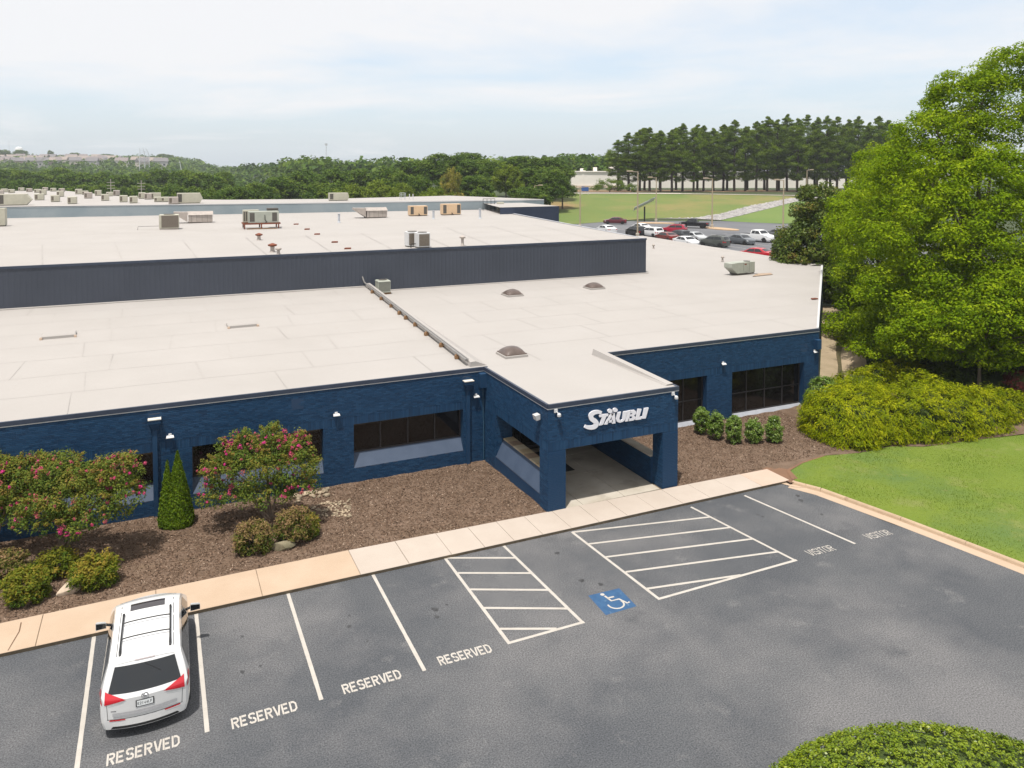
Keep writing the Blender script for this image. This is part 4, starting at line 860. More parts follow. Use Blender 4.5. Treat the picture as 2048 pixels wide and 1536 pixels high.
for x in (-1.7, -.1, 1.55):
    for y in (-.9, 1.3): st.box(x - .06, x + .06, y - .055, y + .055, .03, .459)
st.build('steel_stand', rust, u)
MB().box(-1.5, 0, -1.1, -.95, .0, .07).build('wood_runner', wood_m, u); MB().box(.05, 1.4, -1.1, -.95, .0, .07).build('wood_runner', wood_m, u)
MB().tube([(.25, -.82, 1.4), (.25, -.86, .9), (.45, -.86, .7), (.3, -.86, .62)], .035, 6).build('conduit', black_m, u)
# far-left cropped unit, units above the grey wall
boxunit(-14, 453, ZU, 2.2, 1.9, beige_metal, 'beige unit cut by the left picture edge on the raised roof', lou=())
for px, py, wd, hh, hd, l in ((25, 411, 3.2, 1.45, .5, 'beige unit with a hood standing above the grey wall at far left'), (378, 407, 2.9, 1.4, .3, 'beige unit above the grey wall beside the tree belt'), (678, 401.5, 2.7, 1.15, .12, 'cream unit above the grey wall behind the hooded unit')):
    p = G(px, py, ZT + .05); u = boxunit(px, py, ZT + .05, wd, hh, beige_metal, l, lou=(-1,), hood=hd)
# vents and pipes on the raised roof
def stack(px, py, h, r, cap, label, z=ZU, mat=galv):
    p, _ = place_px(px, py, z); t = empty('roof_vent', (p[0], p[1], z), 0, label, 'vent', 'small roof vents')
    MB().lathe([(r * 1.5, -.01), (r * 1.1, .12), (r, .14), (r, h)], 12).build('pipe', mat, t, smooth=30)
    if cap: MB().lathe([(r * 1.2, h + .002), (r * 2.1, h + .05), (r * 2.2, h + .14), (r * .5, h + .24)], 14).build('cap', rust if cap == 2 else mat, t, smooth=40)
    else: MB().lathe([(r * 1.25, h - .02), (r * 1.3, h + .04), (r * .3, h + .06)], 12).build('cap', mat, t)
grey_p = M('pale_grey_pipe', (.40, .42, .45), .5)
stack(678, 445, .95, .13, 0, 'grey vent pipe left of the tan units', mat=grey_p); stack(867, 438, 1.0, .13, 0, 'grey vent pipe between the two tan units', mat=grey_p); stack(960, 437, 1.15, .14, 0, 'grey vent pipe near the raised roof edge', mat=grey_p)
stack(518, 480, .35, .14, 2, 'rusty capped vent below the big stand unit'); stack(545, 504, .4, .15, 2, 'rusty capped vent nearer the roof edge'); stack(557, 509, .3, .1, 1, 'small grey vent at the roof edge'); stack(925, 491, .55, .11, 1, 'grey capped vent right of the white condensers')
stack(1307, 497, .28, .08, 1, 'small vent by the right roof edge, farther one', zrr(60)); stack(1445, 522, .28, .08, 1, 'small vent by the right roof edge, nearer one', zrr(60))
for i, (px, py) in enumerate(((592, 449), (614, 459), (634, 469), (669, 485), (695, 498))):
    p, _ = place_px(px, py, ZU); tag(MB().prism([(p[0] - .28, p[1] - .16), (p[0] + .2, p[1] - .2), (p[0] + .3, p[1] + .1), (p[0] - .1, p[1] + .2)], ZU - .02, ZU + .10).build('pipe_support', rust), 'small rusty pipe support on the raised roof, %s from the left' % ordn(i + 1), 'pipe support', 'rusty supports in a row')
p = G(1628, 598, zrr(45)); tag(MB().prism([(p[0] - .25, p[1] - .1), (p[0] + .25, p[1] - .14), (p[0] + .22, p[1] + .12), (p[0] - .2, p[1] + .1)], zrr(45) - .01, zrr(45) + .06).build('roof_drain', rust), 'rusty roof drain near the right roof edge', 'drain')
for i, (px, py) in enumerate(((118, 671), (484, 649))):
    p = G(px, py, 4.72); t = empty('roof_hatch', (p[0], p[1], zl(p[1])), R(2), 'low membrane covered curb on the left roof, %s one' % ('left' if i == 0 else 'right'), 'roof curb', 'membrane covered curbs')
    MB().cham(-.8, .8, -.5, .5, -.05, .16, .05).build('curb', membrane, t)
    for x in (-.78, .78): MB().box(x - .06, x + .06, -.62, -.5, -.02, .09).build('corner_patch', M('stained_patch', (.50, .38, .29), .9), t)
# roof ladder cage and guard rail by the far end
p = G(978, 421, ZU); t = empty('guard_rail', (p[0], p[1], ZU), R(-4), 'small dark guard rail by the far roof edge', 'rail')
rl_ = MB()
for x in (-.9, -.3, .3, .9): rl_.tube([(x, 0, 0), (x, 0, 1.7)], .035, 6)
rl_.tube([(-.9, 0, 1.7), (.9, 0, 1.7)], .035, 6); rl_.tube([(-.9, 0, 1.0), (.9, 0, 1.0)], .025, 6); rl_.build('rail', black_m, t)
MB().cham(1.3, 2.2, -.3, .4, 0, 1.2, .03).build('box', beige_metal, t)
p = G(808, 399.5, ZT + .05); t = empty('roof_ladder', (p[0], p[1] + .3, ZT + .05), 0, 'grey caged ladder head and two pipes above the grey wall', 'ladder')
m = MB()
for x in (-.35, .35):
    for y in (0, .7): m.tube([(x, y, -.02), (x, y, 1.0)], .03, 6)
for z in (.35, .7, 1.0): m.tube([(-.35, 0, z), (.35, 0, z), (.35, .7, z), (-.35, .7, z), (-.35, 0, z)], .025, 6)
m.build('cage', grey_p, t)
for x in (.95, 1.5): MB().tube([(x, 0, 0), (x, 0, .85)], .07, 8).build('pipe', white_metal, t)
# many small units on the far roof (positions surveyed)
fu = [(-2, 391, 14), (8, 384.5, 4), (22, 386, 4), (42, 382, 6), (58, 384, 4), (74, 385.5, 4), (85, 390, 12), (90, 381.5, 6), (106, 383, 4), (123, 384, 4), (78, 400.5, 16), (110, 404, 15), (120, 393.5, 12), (144, 408, 16), (157, 388.5, 12), (170, 389.5, 8), (176, 397, 14), (196, 391.5, 11), (210, 401.5, 14), (219, 392.5, 8), (233, 391.5, 11), (247, 404.5, 14), (267, 406.5, 14), (284, 397.5, 11), (296, 399, 9), (310, 398, 22), (316, 404, 8), (330, 404, 6), (347, 408.5, 18)]
for i, (px, py, wp) in enumerate(sorted(fu)):
    p = G(px, py, ZT + .05); wd = max(1.0, wp * depth(p) / FPX)
    u = empty('rooftop_unit', (p[0], p[1] + .6, ZT + .05), 0, 'small beige unit on the far left roof, %s counted from the left' % ordn(i + 1), 'air conditioner', 'small units on the far roof')
    MB().cham(-wd / 2, wd / 2, -.6, .6, .08, .95 if wp > 8 else .7, .03).build('cabinet', beige_metal if i % 4 else galv, u); MB().box(-wd * .46, wd * .46, -.5, .5, 0, .079).build('curb', dark_grille, u)
    MB().box(-wd * .42, -wd * .15, -.61, -.601, .2, .8 if wp > 8 else .55).build('louvre', brown_grille, u)

# ------------------------------------------------------------------ vehicles
class Shape:
    """car body as a mapped box: silhouette zt(y), plan half width, tumblehome above the belt; y runs from tail (0) to nose (L)"""
    def __init__(s, L, W, top, belt, tumble, zb=.24, rear_c=.12, front_c=.35, plan=None, edge=.06):
        s.L, s.W, s.belt, s.tum, s.zb, s.rc, s.fc, s.edge = L, W, belt, tumble, zb, rear_c, front_c, edge
        s.ty = [p[0] for p in top]; s.tz = [p[1] for p in top]
        s.plan = plan or [(0, .88), (.12, .95), (.5, 1), (L - .9, 1), (L - .35, .92), (L, .72)]
    def zt(s, y): return float(np.interp(y, s.ty, s.tz))
    def hw(s, y, z):
        h = s.W / 2 * float(np.interp(y, [p[0] for p in s.plan], [p[1] for p in s.plan]))
        if z > s.belt: h -= s.tum * ((z - s.belt) / max(.3, max(s.tz) - s.belt)) ** 1.15
        if z < .5: h -= .05 * ((.5 - z) / .25) ** 2
        h += .012 * math.sin(min(1, max(0, (z - .35) / .55)) * math.pi)
        return h
    def bend(s, y, f):                                  # curve the ends in plan
        return y + s.rc * f * f * math.exp(-y / .35) - s.fc * f * f * math.exp(-(s.L - y) / .45)
    def top(s, x, y, off=0):
        e = s.zt(y) - s.edge; h = s.hw(y, e); f = min(1, abs(x) / h); z = s.zt(y) - s.edge * f ** 3.2
        return Vector((x, s.bend(y, f), z + off))
    def side(s, y, z, sg_, off=0):
        h = s.hw(y, z); return Vector((sg_ * (h + off), s.bend(y, 1), z))
    def rear(s, x, z, off=0):
        f = abs(x) / s.hw(0, z); return Vector((x, s.bend(0, min(1, f)) - off, z))
    def body(s, ny=40, nx=12, nz=9):
        ys = sorted(set([0, s.L] + list(np.linspace(0, s.L, ny)) + [y for y in s.ty if 0 < y < s.L])); mb = MB()
        def grid(fn, us, vs_, flip=False):
            V_ = [fn(u, v) for v in vs_ for u in us]; n = len(us)
            F_ = [(j * n + i, j * n + i + 1, (j + 1) * n + i + 1, (j + 1) * n + i) for j in range(len(vs_) - 1) for i in range(n - 1)]
            mb.add(V_, [f[::-1] for f in F_] if flip else F_)
        us = [math.sin(t) for t in np.linspace(-math.pi / 2, math.pi / 2, nx + 1)]; ws = np.linspace(0, 1, nz + 1)
        ztop = lambda y: s.zt(y) - s.edge
        grid(lambda u, y: s.top(u * s.hw(y, ztop(y)), y), us, ys)
        for sg_ in (-1, 1): grid(lambda y, w_: s.side(y, s.zb + w_ * (ztop(y) - s.zb), sg_), ys, ws, sg_ > 0)
        grid(lambda u, w_: s.rear(u * s.hw(0, s.zb + w_ * (ztop(0) - s.zb)), s.zb + w_ * (ztop(0) - s.zb)) if w_ < 1 else s.top(u * s.hw(0, ztop(0)), 0), us, ws)
        def fr(u, w_):
            z = s.zb + w_ * (ztop(s.L) - s.zb); x = u * s.hw(s.L, z); return Vector((x, s.bend(s.L, abs(u)), z)) if w_ < 1 else s.top(u * s.hw(s.L, ztop(s.L)), s.L)
        grid(fr, us, ws, True)
        grid(lambda u, y: Vector((u * s.hw(y, s.zb), s.bend(y, abs(u)), s.zb)), us, ys, True)
        return mb
    def back(s, x, z, off=0):
        """point of the tail at a height: the upright panel below, the sloping hatch above"""
        zr_ = s.zt(0) - s.edge * min(1, abs(x) / s.hw(0, s.zt(0) - s.edge)) ** 3.2
        if z <= zr_: return s.rear(x, z, off)
        lo, hi = 0.0, 1.2
        for _ in range(30):
            m = (lo + hi) / 2
            if s.top(x, m).z < z: lo = m
            else: hi = m
        p = s.top(x, lo); return Vector((p.x, p.y - off * .8, p.z + off * .5))
    def patch(s, kind, quad, n=6, off=.006, sg_=1):
        """bilinear patch; quad corners are (x,y) for 'top', (y,z) for 'side', (x,z) for 'rear'"""
        q = [Vector(p) for p in quad]; mb = MB(); V_ = []
        for j in range(n + 1):
            for i in range(n + 1):
                a, b = i / n, j / n; p = (q[0] * (1 - a) + q[1] * a) * (1 - b) + (q[3] * (1 - a) + q[2] * a) * b
                V_.append(s.top(p.x, p.y, off) if kind == 'top' else s.side(p.x, p.y, sg_, off) if kind == 'side' else s.back(p.x, p.y, off) if kind == 'back' else s.rear(p.x, p.y, off))
        F_ = [(j * (n + 1) + i, j * (n + 1) + i + 1, (j + 1) * (n + 1) + i + 1, (j + 1) * (n + 1) + i) for j in range(n) for i in range(n)]
        if kind == 'side' and sg_ > 0: F_ = [f[::-1] for f in F_]
        if kind == 'side': F_ = [f[::-1] for f in F_]
        return mb.add(V_, F_)
car_glass = M('car_glass', (0.010, 0.012, 0.014), 0.03, spec=0.75)
tail_red = M('tail_light_red', (0.50, 0.012, 0.022), 0.15, spec=0.6, coat=0.5)
head_clear = M('head_light', (0.62, 0.64, 0.66), 0.12, spec=0.6)
trim_black = M('black_plastic', (0.016, 0.016, 0.017), 0.5)
wheel_cache = {}
def wheels(t, sh, ys, r=.34, wd=.22):
    if r not in wheel_cache:
        a = MB().lathe([(r * .62, -wd / 2), (r * .93, -wd / 2), (r, -wd * .3), (r, wd * .3), (r * .93, wd / 2), (r * .62, wd / 2)], 20, axis='X').mesh('tyre'); a.materials.append(rubber); a.shade_smooth(); a.set_sharp_from_angle(angle=R(40))
        m = MB().lathe([(r * .63, -wd * .38), (r * .63, wd * .38), (r * .5, wd * .3), (r * .15, wd * .36), (.02, wd * .37)], 20, axis='X')
        b = m.mesh('rim'); b.materials.append(alloy); wheel_cache[r] = (a, b)
    for y in ys:
        for sg_ in (-1, 1):
            wo_ = bpy.data.objects.new('wheel', None); link(wo_, t); wo_.location = (sg_ * (sh.W / 2 - wd / 2 - .005 + .02), y, r); wo_.rotation_euler = (0, 0, 0 if sg_ > 0 else math.pi)
            for me, nm in zip(wheel_cache[r], ('tyre', 'rim')): link(bpy.data.objects.new(nm, me), wo_)
            m = MB(); k = 14; rr = r * 1.16                                     # dark arch lip hugging the body side
            pts = [sh.side(y + rr * math.cos(a), max(sh.zb, r + rr * math.sin(a)), sg_, .004) for a in np.linspace(-.25, math.pi + .25, k)]
            c = sh.side(y, r * .8, sg_, .004); f = [(0, i + 1, i + 2) if sg_ < 0 else (0, i + 2, i + 1) for i in range(k - 1)]
            m.add([c] + pts, f).build('wheel_arch', trim_black, t)

# --- the white minivan
van = empty('parked_van', (-.43, 20.02, 0), R(-1.2), 'white minivan parked nose in against the kerb with black roof rails', 'van')
vp = M('white_car_paint', (0.62, 0.62, 0.615), 0.22, spec=0.5, coat=0.6)
VT = [(0, .98), (.03, 1.03), (.10, 1.10), (.40, 1.60), (.46, 1.67), (.60, 1.715), (1.2, 1.76), (2.0, 1.775), (2.8, 1.75), (3.15, 1.70), (3.35, 1.64), (4.2, 1.12), (4.35, 1.07), (4.8, .95), (5.0, .84), (5.08, .72)]
vsh = Shape(5.08, 1.98, VT, 1.02, .25, .26, .16, .45, [(0, .90), (.10, .955), (.35, .99), (.8, 1), (4.1, 1), (4.7, .95), (5.08, .76)], .075)
vsh.body(70, 22, 14).build('body', vp, van, smooth=55)
gl = lambda k, q, nm, m=car_glass, off=.006, sg_=1, n=8: vsh.patch(k, q, n, off, sg_).build(nm, m, van, smooth=60)
rg_ = gl('back', [(-.80, 1.07), (.80, 1.07), (.66, 1.565), (-.66, 1.565)], 'rear_window', n=12)
gl('top', [(-.70, 3.36), (.70, 3.36), (.83, 4.16), (-.83, 4.16)], 'windshield', n=10)
for s_ in (-1, 1):
    gl('side', [(.55, 1.08), (1.75, 1.05), (1.72, 1.55), (.72, 1.56)], 'side_window', sg_=s_); gl('side', [(1.80, 1.05), (2.75, 1.05), (2.70, 1.55), (1.77, 1.55)], 'side_window', sg_=s_); gl('side', [(2.80, 1.05), (3.75, 1.06), (3.30, 1.50), (2.76, 1.55)], 'side_window', sg_=s_)
    # tail lights wrap from the side on to the tailgate
    gl('back', [(s_ * .40, .955), (s_ * .875, .86), (s_ * .86, 1.13), (s_ * .80, 1.10)], 'tail_light', tail_red, .012, 1, 10)
    gl('side', [(.03, .84), (.36, 1.02), (.34, 1.16), (.13, 1.10)], 'tail_light', tail_red, .012, s_)
    gl('back', [(s_ * .46, .925), (s_ * .80, .845), (s_ * .80, .862), (s_ * .48, .94)], 'lamp_trim', M('clear_lamp', (.5, .45, .45), .2), .014, 1, 6)
    gl('rear', [(s_ * .42, .47), (s_ * .78, .47), (s_ * .76, .50), (s_ * .44, .50)], 'reflector', tail_red, .008)
    gl('side', [(4.45, .78), (4.9, .72), (4.85, .86), (4.4, .95)], 'headlight', head_clear, .01, s_)
    # roof rails
    rl2 = bpy.data.objects.new('roof_rail', None); link(rl2, van)
    pts = [vsh.top(s_ * .56, y, o_) for y, o_ in ((.62, .0), (.70, .055), (.9, .07), (1.6, .075), (2.2, .07), (2.38, .05), (2.46, .0))]
    MB().tube(pts, [.026, .03, .022, .02, .022, .03, .026], 8).build('bar', trim_black, rl2, smooth=50)
    gl('top', [(s_ * .625, .62), (s_ * .64, .62), (s_ * .64, 3.2), (s_ * .625, 3.2)], 'roof_seam', trim_black, .002)
    mr = bpy.data.objects.new('mirror', None); link(mr, van); mr.location = vsh.side(3.45, 1.03, s_)
    MB().tube([(0, 0, 0), (s_ * .09, .02, .02)], .035, 8).build('arm', trim_black, mr)
    m = MB(); cx = s_ * .2
    m.add([(cx + a * .13, b, .03 + c) for a, b, c in ((-1, -.06, -.09), (1, -.07, -.07), (1, -.07, .09), (-1, -.06, .11), (-.85, .09, -.05), (.7, .05, -.04), (.7, .05, .06), (-.85, .09, .07))], [(0, 1, 2, 3), (7, 6, 5, 4), (4, 5, 1, 0), (5, 6, 2, 1), (6, 7, 3, 2), (7, 4, 0, 3)] if s_ > 0 else [(3, 2, 1, 0), (4, 5, 6, 7), (0, 1, 5, 4), (1, 2, 6, 5), (2, 3, 7, 6), (3, 0, 4, 7)])
    m.build('housing', vp, mr); MB().add([(cx - .12, -.068, -.04), (cx + .12, -.078, -.03), (cx + .12, -.078, .1), (cx - .12, -.068, .12)], [(0, 1, 2, 3)]).build('mirror_glass', car_glass, mr)
    gl('side', [(3.02, .92), (3.2, .92), (3.2, .95), (3.02, .95)], 'door_handle', vp, .025, s_, 3); gl('side', [(1.9, .92), (2.08, .92), (2.08, .95), (1.9, .95)], 'door_handle', vp, .025, s_, 3)
    for y in (1.76, 2.78, 3.72): gl('side', [(y, .32), (y + .012, .32), (y + .012, 1.04), (y, 1.04)], 'door_seam', trim_black, .003, s_, 6)
    gl('rear', [(s_ * .80, .50), (s_ * .81, .50), (s_ * .83, .85), (s_ * .82, .85)], 'gate_seam', trim_black, .003, 1, 5)
for y in (1.15, 1.85):
    MB().tube([tuple(vsh.top(x, y, .085)) for x in np.linspace(-.56, .56, 9)], .016, 8).build('cross_bar', trim_black, van, smooth=50)
gl('top', [(-.42, 2.55), (.42, 2.55), (.42, 2.95), (-.42, 2.95)], 'sunroof', M('tinted_sunroof', (.035, .03, .032), .1, spec=.6), .004)
gl('top', [(-.70, 3.25), (.70, 3.25), (.70, 3.262), (-.70, 3.262)], 'roof_seam', trim_black, .002)
gl('top', [(-.64, .47), (.64, .47), (.655, .415), (-.655, .415)], 'spoiler', vp, .02); gl('top', [(-.22, .422), (.22, .422), (.22, .405), (-.22, .405)], 'brake_light', M('brake_strip', (.35, .3, .3), .3), .026)
gl('rear', [(-.70, .585), (.70, .585), (.70, .665), (-.70, .665)], 'bumper_step', M('grey_bumper_pad', (.36, .36, .37), .6, (.42, .42, .43), 40), .02)
gl('rear', [(-.82, .50), (.82, .50), (.82, .512), (-.82, .512)], 'gate_seam', trim_black, .003)
gl('rear', [(-.75, .27), (.75, .27), (.70, .33), (-.70, .33)], 'valance', trim_black, .004)
gl('rear', [(-.20, .735), (.20, .735), (.20, .90), (-.20, .90)], 'plate_frame', trim_black, .012, 1, 2); pt = gl('rear', [(-.175, .752), (.175, .752), (.175, .885), (-.175, .885)], 'number_plate', M('plate_white', (.72, .74, .74), .4), .016, 1, 2)
# plate characters
PL = {'K': [[(0, 0), (0, 6)], [(3.4, 6), (.3, 3), (3.4, 0)]], '7': [[(0, 5.6), (3.5, 5.6), (1.2, 0)]], '1': [[(1.8, 0), (1.8, 6)]], '4': [[(2.8, 0), (2.8, 6), (0, 2), (3.8, 2)]], 'L': [[(.3, 6), (.3, .4), (3.4, .4)]], 'F': [[(.3, 0), (.3, 6)], [(.3, 5.6), (3.5, 5.6)], [(.3, 3), (2.8, 3)]], '2': [[(.2, 5), (1.6, 5.7), (3.2, 5), (3.2, 3.8), (.3, .4), (3.6, .4)]]}
m = MB()
for i, ch in enumerate('K2144LF'): strokes(m, PL.get(ch, PL['1']), lambda q, i=i: vsh.rear(-.155 + i * .0455 + q.x * .0088, .785 + q.y * .0112, .0175), 1.0)
m.build('plate_text', trim_black, pt)
# badge: three crossed chrome ovals on the tailgate
m = MB(); em = M('chrome_badge', (.35, .35, .36), .2, metal=.8)
for rx, rz, oz in ((.075, .05, 0), (.05, .022, .022), (.022, .045, 0)):
    m.tube([tuple(vsh.back(rx * math.cos(a), .985 + (rz * math.sin(a) + oz) * .8, .012)) for a in np.linspace(0, 2 * math.pi, 22)], .006, 5, False)
m.build('badge', em, van)
gl('rear', [(-.74, .70), (-.62, .70), (-.62, .715), (-.74, .715)], 'name_badge', em, .006, 1, 2); gl('rear', [(.62, .90), (.70, .90), (.70, .912), (.62, .912)], 'name_badge', em, .006, 1, 2)
MB().tube([tuple(vsh.top(0, .36, .02)), tuple(vsh.top(.35, .24, .02))], .008, 5).build('rear_wiper', trim_black, van)
wheels(van, vsh, (1.02, 4.05), .345)

# --- parked cars in the far lot (z of that lot = 2.5)
ZLOT = 2.5
SED = dict(L=4.75, W=1.83, top=[(0, .92), (.08, 1.0), (.75, 1.07), (1.35, 1.36), (1.7, 1.43), (2.4, 1.45), (2.85, 1.38), (3.6, 1.0), (4.4, .86), (4.65, .76), (4.75, .66)], belt=.94, tumble=.24)
SUV = dict(L=4.5, W=1.86, top=[(0, .95), (.06, 1.08), (.38, 1.52), (.6, 1.61), (1.5, 1.66), (2.3, 1.63), (2.65, 1.54), (3.35, 1.12), (4.1, .99), (4.4, .86), (4.5, .74)], belt=1.06, tumble=.24)
PIC = dict(L=5.6, W=1.95, top=[(0, 1.10), (.05, 1.12), (2.05, 1.13), (2.07, 1.16), (2.2, 1.80), (2.5, 1.86), (3.3, 1.86), (3.55, 1.78), (4.15, 1.26), (5.2, 1.14), (5.5, 1.02), (5.6, .85)], belt=1.2, tumble=.22)
def far_car(kind, px, py, col, deg, label, dxy=(0, 0)):
    sp = dict(SED=SED, SUV=SUV, PIC=PIC)[kind]; sh = Shape(zb=.22 if kind != 'PIC' else .42, **sp)
    p = G(px, py, ZLOT); t = empty('parked_truck' if kind == 'PIC' else 'parked_car', (0, 0, 0), R(deg), label, 'pickup truck' if kind == 'PIC' else 'car', 'vehicles in the far car park')
    c = Vector((0, sp['L'] / 2, 0)); c.rotate(t.rotation_euler); t.location = (p[0] - c.x + dxy[0], p[1] - c.y + dxy[1], ZLOT)
    pm = M('car_paint_%d_%d_%d' % tuple(int(v * 999) for v in col), col, .25, spec=.5, coat=.5)
    sh.body(26, 8, 6).build('body', pm, t, smooth=50)
    g = lambda k, q, nm, m=car_glass, s_=1: sh.patch(k, q, 4, .012, s_).build(nm, m, t)
    if kind == 'SED': rw, wsh, sw = (1.3, .8), (2.9, 3.5), [[(1.1, 1.0), (2.15, .97), (2.15, 1.33), (1.55, 1.33)], [(2.2, .97), (3.3, .97), (2.85, 1.28), (2.2, 1.33)]]
    elif kind == 'SUV': rw, wsh, sw = (.36, .09), (2.72, 3.3), [[(.55, 1.12), (1.75, 1.1), (1.75, 1.5), (.75, 1.48)], [(1.8, 1.1), (3.05, 1.1), (2.6, 1.42), (1.8, 1.5)]]
    else: rw, wsh, sw = (2.19, 2.085), (3.6, 4.1), [[(2.3, 1.27), (2.95, 1.27), (2.95, 1.7), (2.4, 1.7)], [(3.0, 1.27), (3.95, 1.27), (3.6, 1.66), (3.0, 1.7)]]
    hw_ = sp['W'] / 2
    g('top', [(-hw_ * .68, rw[0]), (hw_ * .68, rw[0]), (hw_ * .74, rw[1]), (-hw_ * .74, rw[1])][::-1], 'rear_window'); g('top', [(-hw_ * .7, wsh[0]), (hw_ * .7, wsh[0]), (hw_ * .8, wsh[1]), (-hw_ * .8, wsh[1])], 'windshield')
    zt_ = sp['top'][0][1]
    for s_ in (-1, 1):
        for q in sw: g('side', q, 'side_window', car_glass, s_)
        g('rear', [(s_ * hw_ * .55, zt_ - .24), (s_ * hw_ * .84, zt_ - .24), (s_ * hw_ * .84, zt_ - .1), (s_ * hw_ * .6, zt_ - .1)], 'tail_light', tail_red)
        g('side', [(.04, zt_ - .24), (.3, zt_ - .2), (.28, zt_ - .08), (.05, zt_ - .1)], 'tail_light', tail_red, s_)
        L_ = sp['L']; zf_ = sp['top'][-2][1]; g('side', [(L_ - .42, zf_ - .16), (L_ - .06, zf_ - .2), (L_ - .08, zf_ - .08), (L_ - .45, zf_ - .03)], 'headlight', head_clear, s_)
    if kind == 'PIC': sh.patch('top', [(-hw_ * .84, .1), (hw_ * .84, .1), (hw_ * .84, 1.98), (-hw_ * .84, 1.98)], 4, .008).build('truck_bed', trim_black, t)
    if kind == 'SUV':
        for s_ in (-1, 1): MB().tube([tuple(sh.top(s_ * .58, y, .03)) for y in (.7, 1.5, 2.3)], .02, 6).build('roof_rail', trim_black, t)
    wheels(t, sh, (.85 if kind == 'SED' else .8 if kind == 'SUV' else 1.15, sp['L'] - .95), .33 if kind != 'PIC' else .39)
WHT, SIL, GRY, DGR, BLK, RED, MAR = (.72, .72, .72), (.42, .43, .44), (.10, .11, .12), (.045, .05, .055), (.008, .009, .011), (.33, .012, .035), (.10, .010, .018)
far_car('SED', 1230, 448, MAR, 55, 'maroon sedan parked alone at the meadow edge')
far_car('SED', 1212, 466, WHT, 0, 'white car almost hidden behind the far roof edge')
far_car('SUV', 1271, 471, BLK, 0, 'black hatchback behind the raised roof corner, beside white cars')
far_car('SED', 1281, 462, WHT, 0, 'white sedan behind the black hatchback')
far_car('SUV', 1302, 473, WHT, 8, 'white hatchback right of the tan light pole')
far_car('SUV', 1348, 467, RED, 38, 'bright red hatchback in the middle of the car park')
far_car('PIC', 1388, 456, BLK, 40, 'black pickup truck parked by the curved island')
far_car('SED', 1333, 482, (.16, .03, .022), 0, 'rust red car behind the white roof edge')
far_car('SUV', 1358, 480, DGR, 0, 'dark grey wagon in the nearest row')
far_car('SED', 1390, 482, SIL, 180, 'silver grey sedan in the nearest row')
far_car('SED', 1373, 492, WHT, 180, 'white sedan half hidden by the white roof edge')
far_car('SUV', 1428, 493, (.075, .08, .072), 20, 'dark olive grey hatchback with red tail lights facing the roof')
far_car('SED', 1483, 488, GRY, 185, 'dark grey sedan facing the camera beside the white pickup')
far_car('PIC', 1516, 483, WHT, 188, 'white pickup truck with dark windshield')
far_car('SED', 1560, 476, (.12, .125, .13), 186, 'grey sedan half hidden by the dark evergreen tree')
far_car('SED', 1512, 518, (.42, .01, .02), 20, 'red car showing only its roof above the white roof edge')

# ------------------------------------------------------------------ far car park, meadow, road
def plane_z(z): return lambda x, y: z
cp = MB().poly([(57.3, 62, ZLOT), (70, 58, ZLOT), (112, 80, ZLOT), (126, 110, ZLOT), (*G(1640, 447, ZLOT)[:2], ZLOT), (*G(1560, 447.5, ZLOT)[:2], ZLOT), (*G(1440, 441, ZLOT)[:2], ZLOT), (*G(1389, 436.5, ZLOT)[:2], ZLOT), (*G(1300, 437.5, ZLOT)[:2], ZLOT), (*G(1228, 442.5, ZLOT)[:2], ZLOT), (*G(1150, 448.5, ZLOT)[:2], ZLOT), (*G(1110, 452, ZLOT)[:2], ZLOT), (60, 128, ZLOT), (57.3, 100, ZLOT)]).build('car_park', old_asphalt, kind='structure')
for (x0, y0, n, s) in ((66, 84, 13, 1), (66, 100, 13, 1), (74, 117, 9, 1)):
    for i in range(n):
        x = x0 + i * 2.75; MB().poly([(x, y0, ZLOT + .006), (x + .12, y0, ZLOT + .006), (x + .12, y0 + 5.2, ZLOT + .006), (x, y0 + 5.2, ZLOT + .006)]).build('parking_line', line_p, cp)
isl_m = M('tan_gravel_island', (.46, .32, .20), .9, (.38, .27, .17), 1.0, speck=.3)
for (a, b, c) in (((1277, 446), (1350, 447.5), 3.2), ((1408, 455), (1476, 461.5), 3.6), ((1527, 472), (1548, 470), 3.5)):
    p, q = G(*a, ZLOT), G(*b, ZLOT); d = Vector((q[0] - p[0], q[1] - p[1], 0)); L = d.length / 2; d.normalize(); n = Vector((-d.y, d.x, 0)); mid = Vector(((p[0] + q[0]) / 2, (p[1] + q[1]) / 2, 0))
    MB().prism([mid + d * L * math.cos(t) + n * c / 2 * math.sin(t) * (1 if abs(math.sin(t)) < .9 else .95) for t in np.linspace(0, 6.283, 25)[:-1]], ZLOT - .05, ZLOT + .14).build('kerbed_island', isl_m, kind='structure')
# meadow slope with two greens, pale road on its crest, rock-lined channel between
def PM(px, py):
    """point on the meadow slope under a picture position"""
    lo, hi = 60.0, 900.0
    d = AXF + AXR * (px - CX) / FPX - AXU * (py - CY) / FPX
    for k in np.linspace(100, 330, 1400):
        q = np.array([0, 0, CAM_H]) + d * k; u = q[0] * _s + q[1] * _c
        zz = 2.5 + 4.1 * np.clip((u - 163) / 62, 0, 1)
        if q[2] <= zz: return q
    return q
def mz(x, y):
    u = x * _s + y * _c; return 2.5 + 4.1 * float(np.clip((u - 163) / 62, 0, 1))
def PMs(l): return [tuple(PM(*q)[:2]) for q in l]
m1 = PMs([(1085, 447), (1150, 448.2), (1228, 442.2), (1300, 437.2), (1389, 436.2), (1440, 428), (1500, 412), (1560, 400.5), (1600, 394.5), (1560, 391.5), (1470, 390), (1350, 388.5), (1200, 387.8), (1085, 388.5)])
sheet('meadow', m1, mz, meadow_m, 6.0, off=.02)
m2 = PMs([(1440, 441), (1500, 445), (1560, 447.2), (1640, 446.5), (1760, 440), (1760, 398), (1640, 397.5), (1590, 404), (1540, 417), (1480, 432)])
sheet('meadow', m2, mz, meadow2_m, 6.0, off=.02)
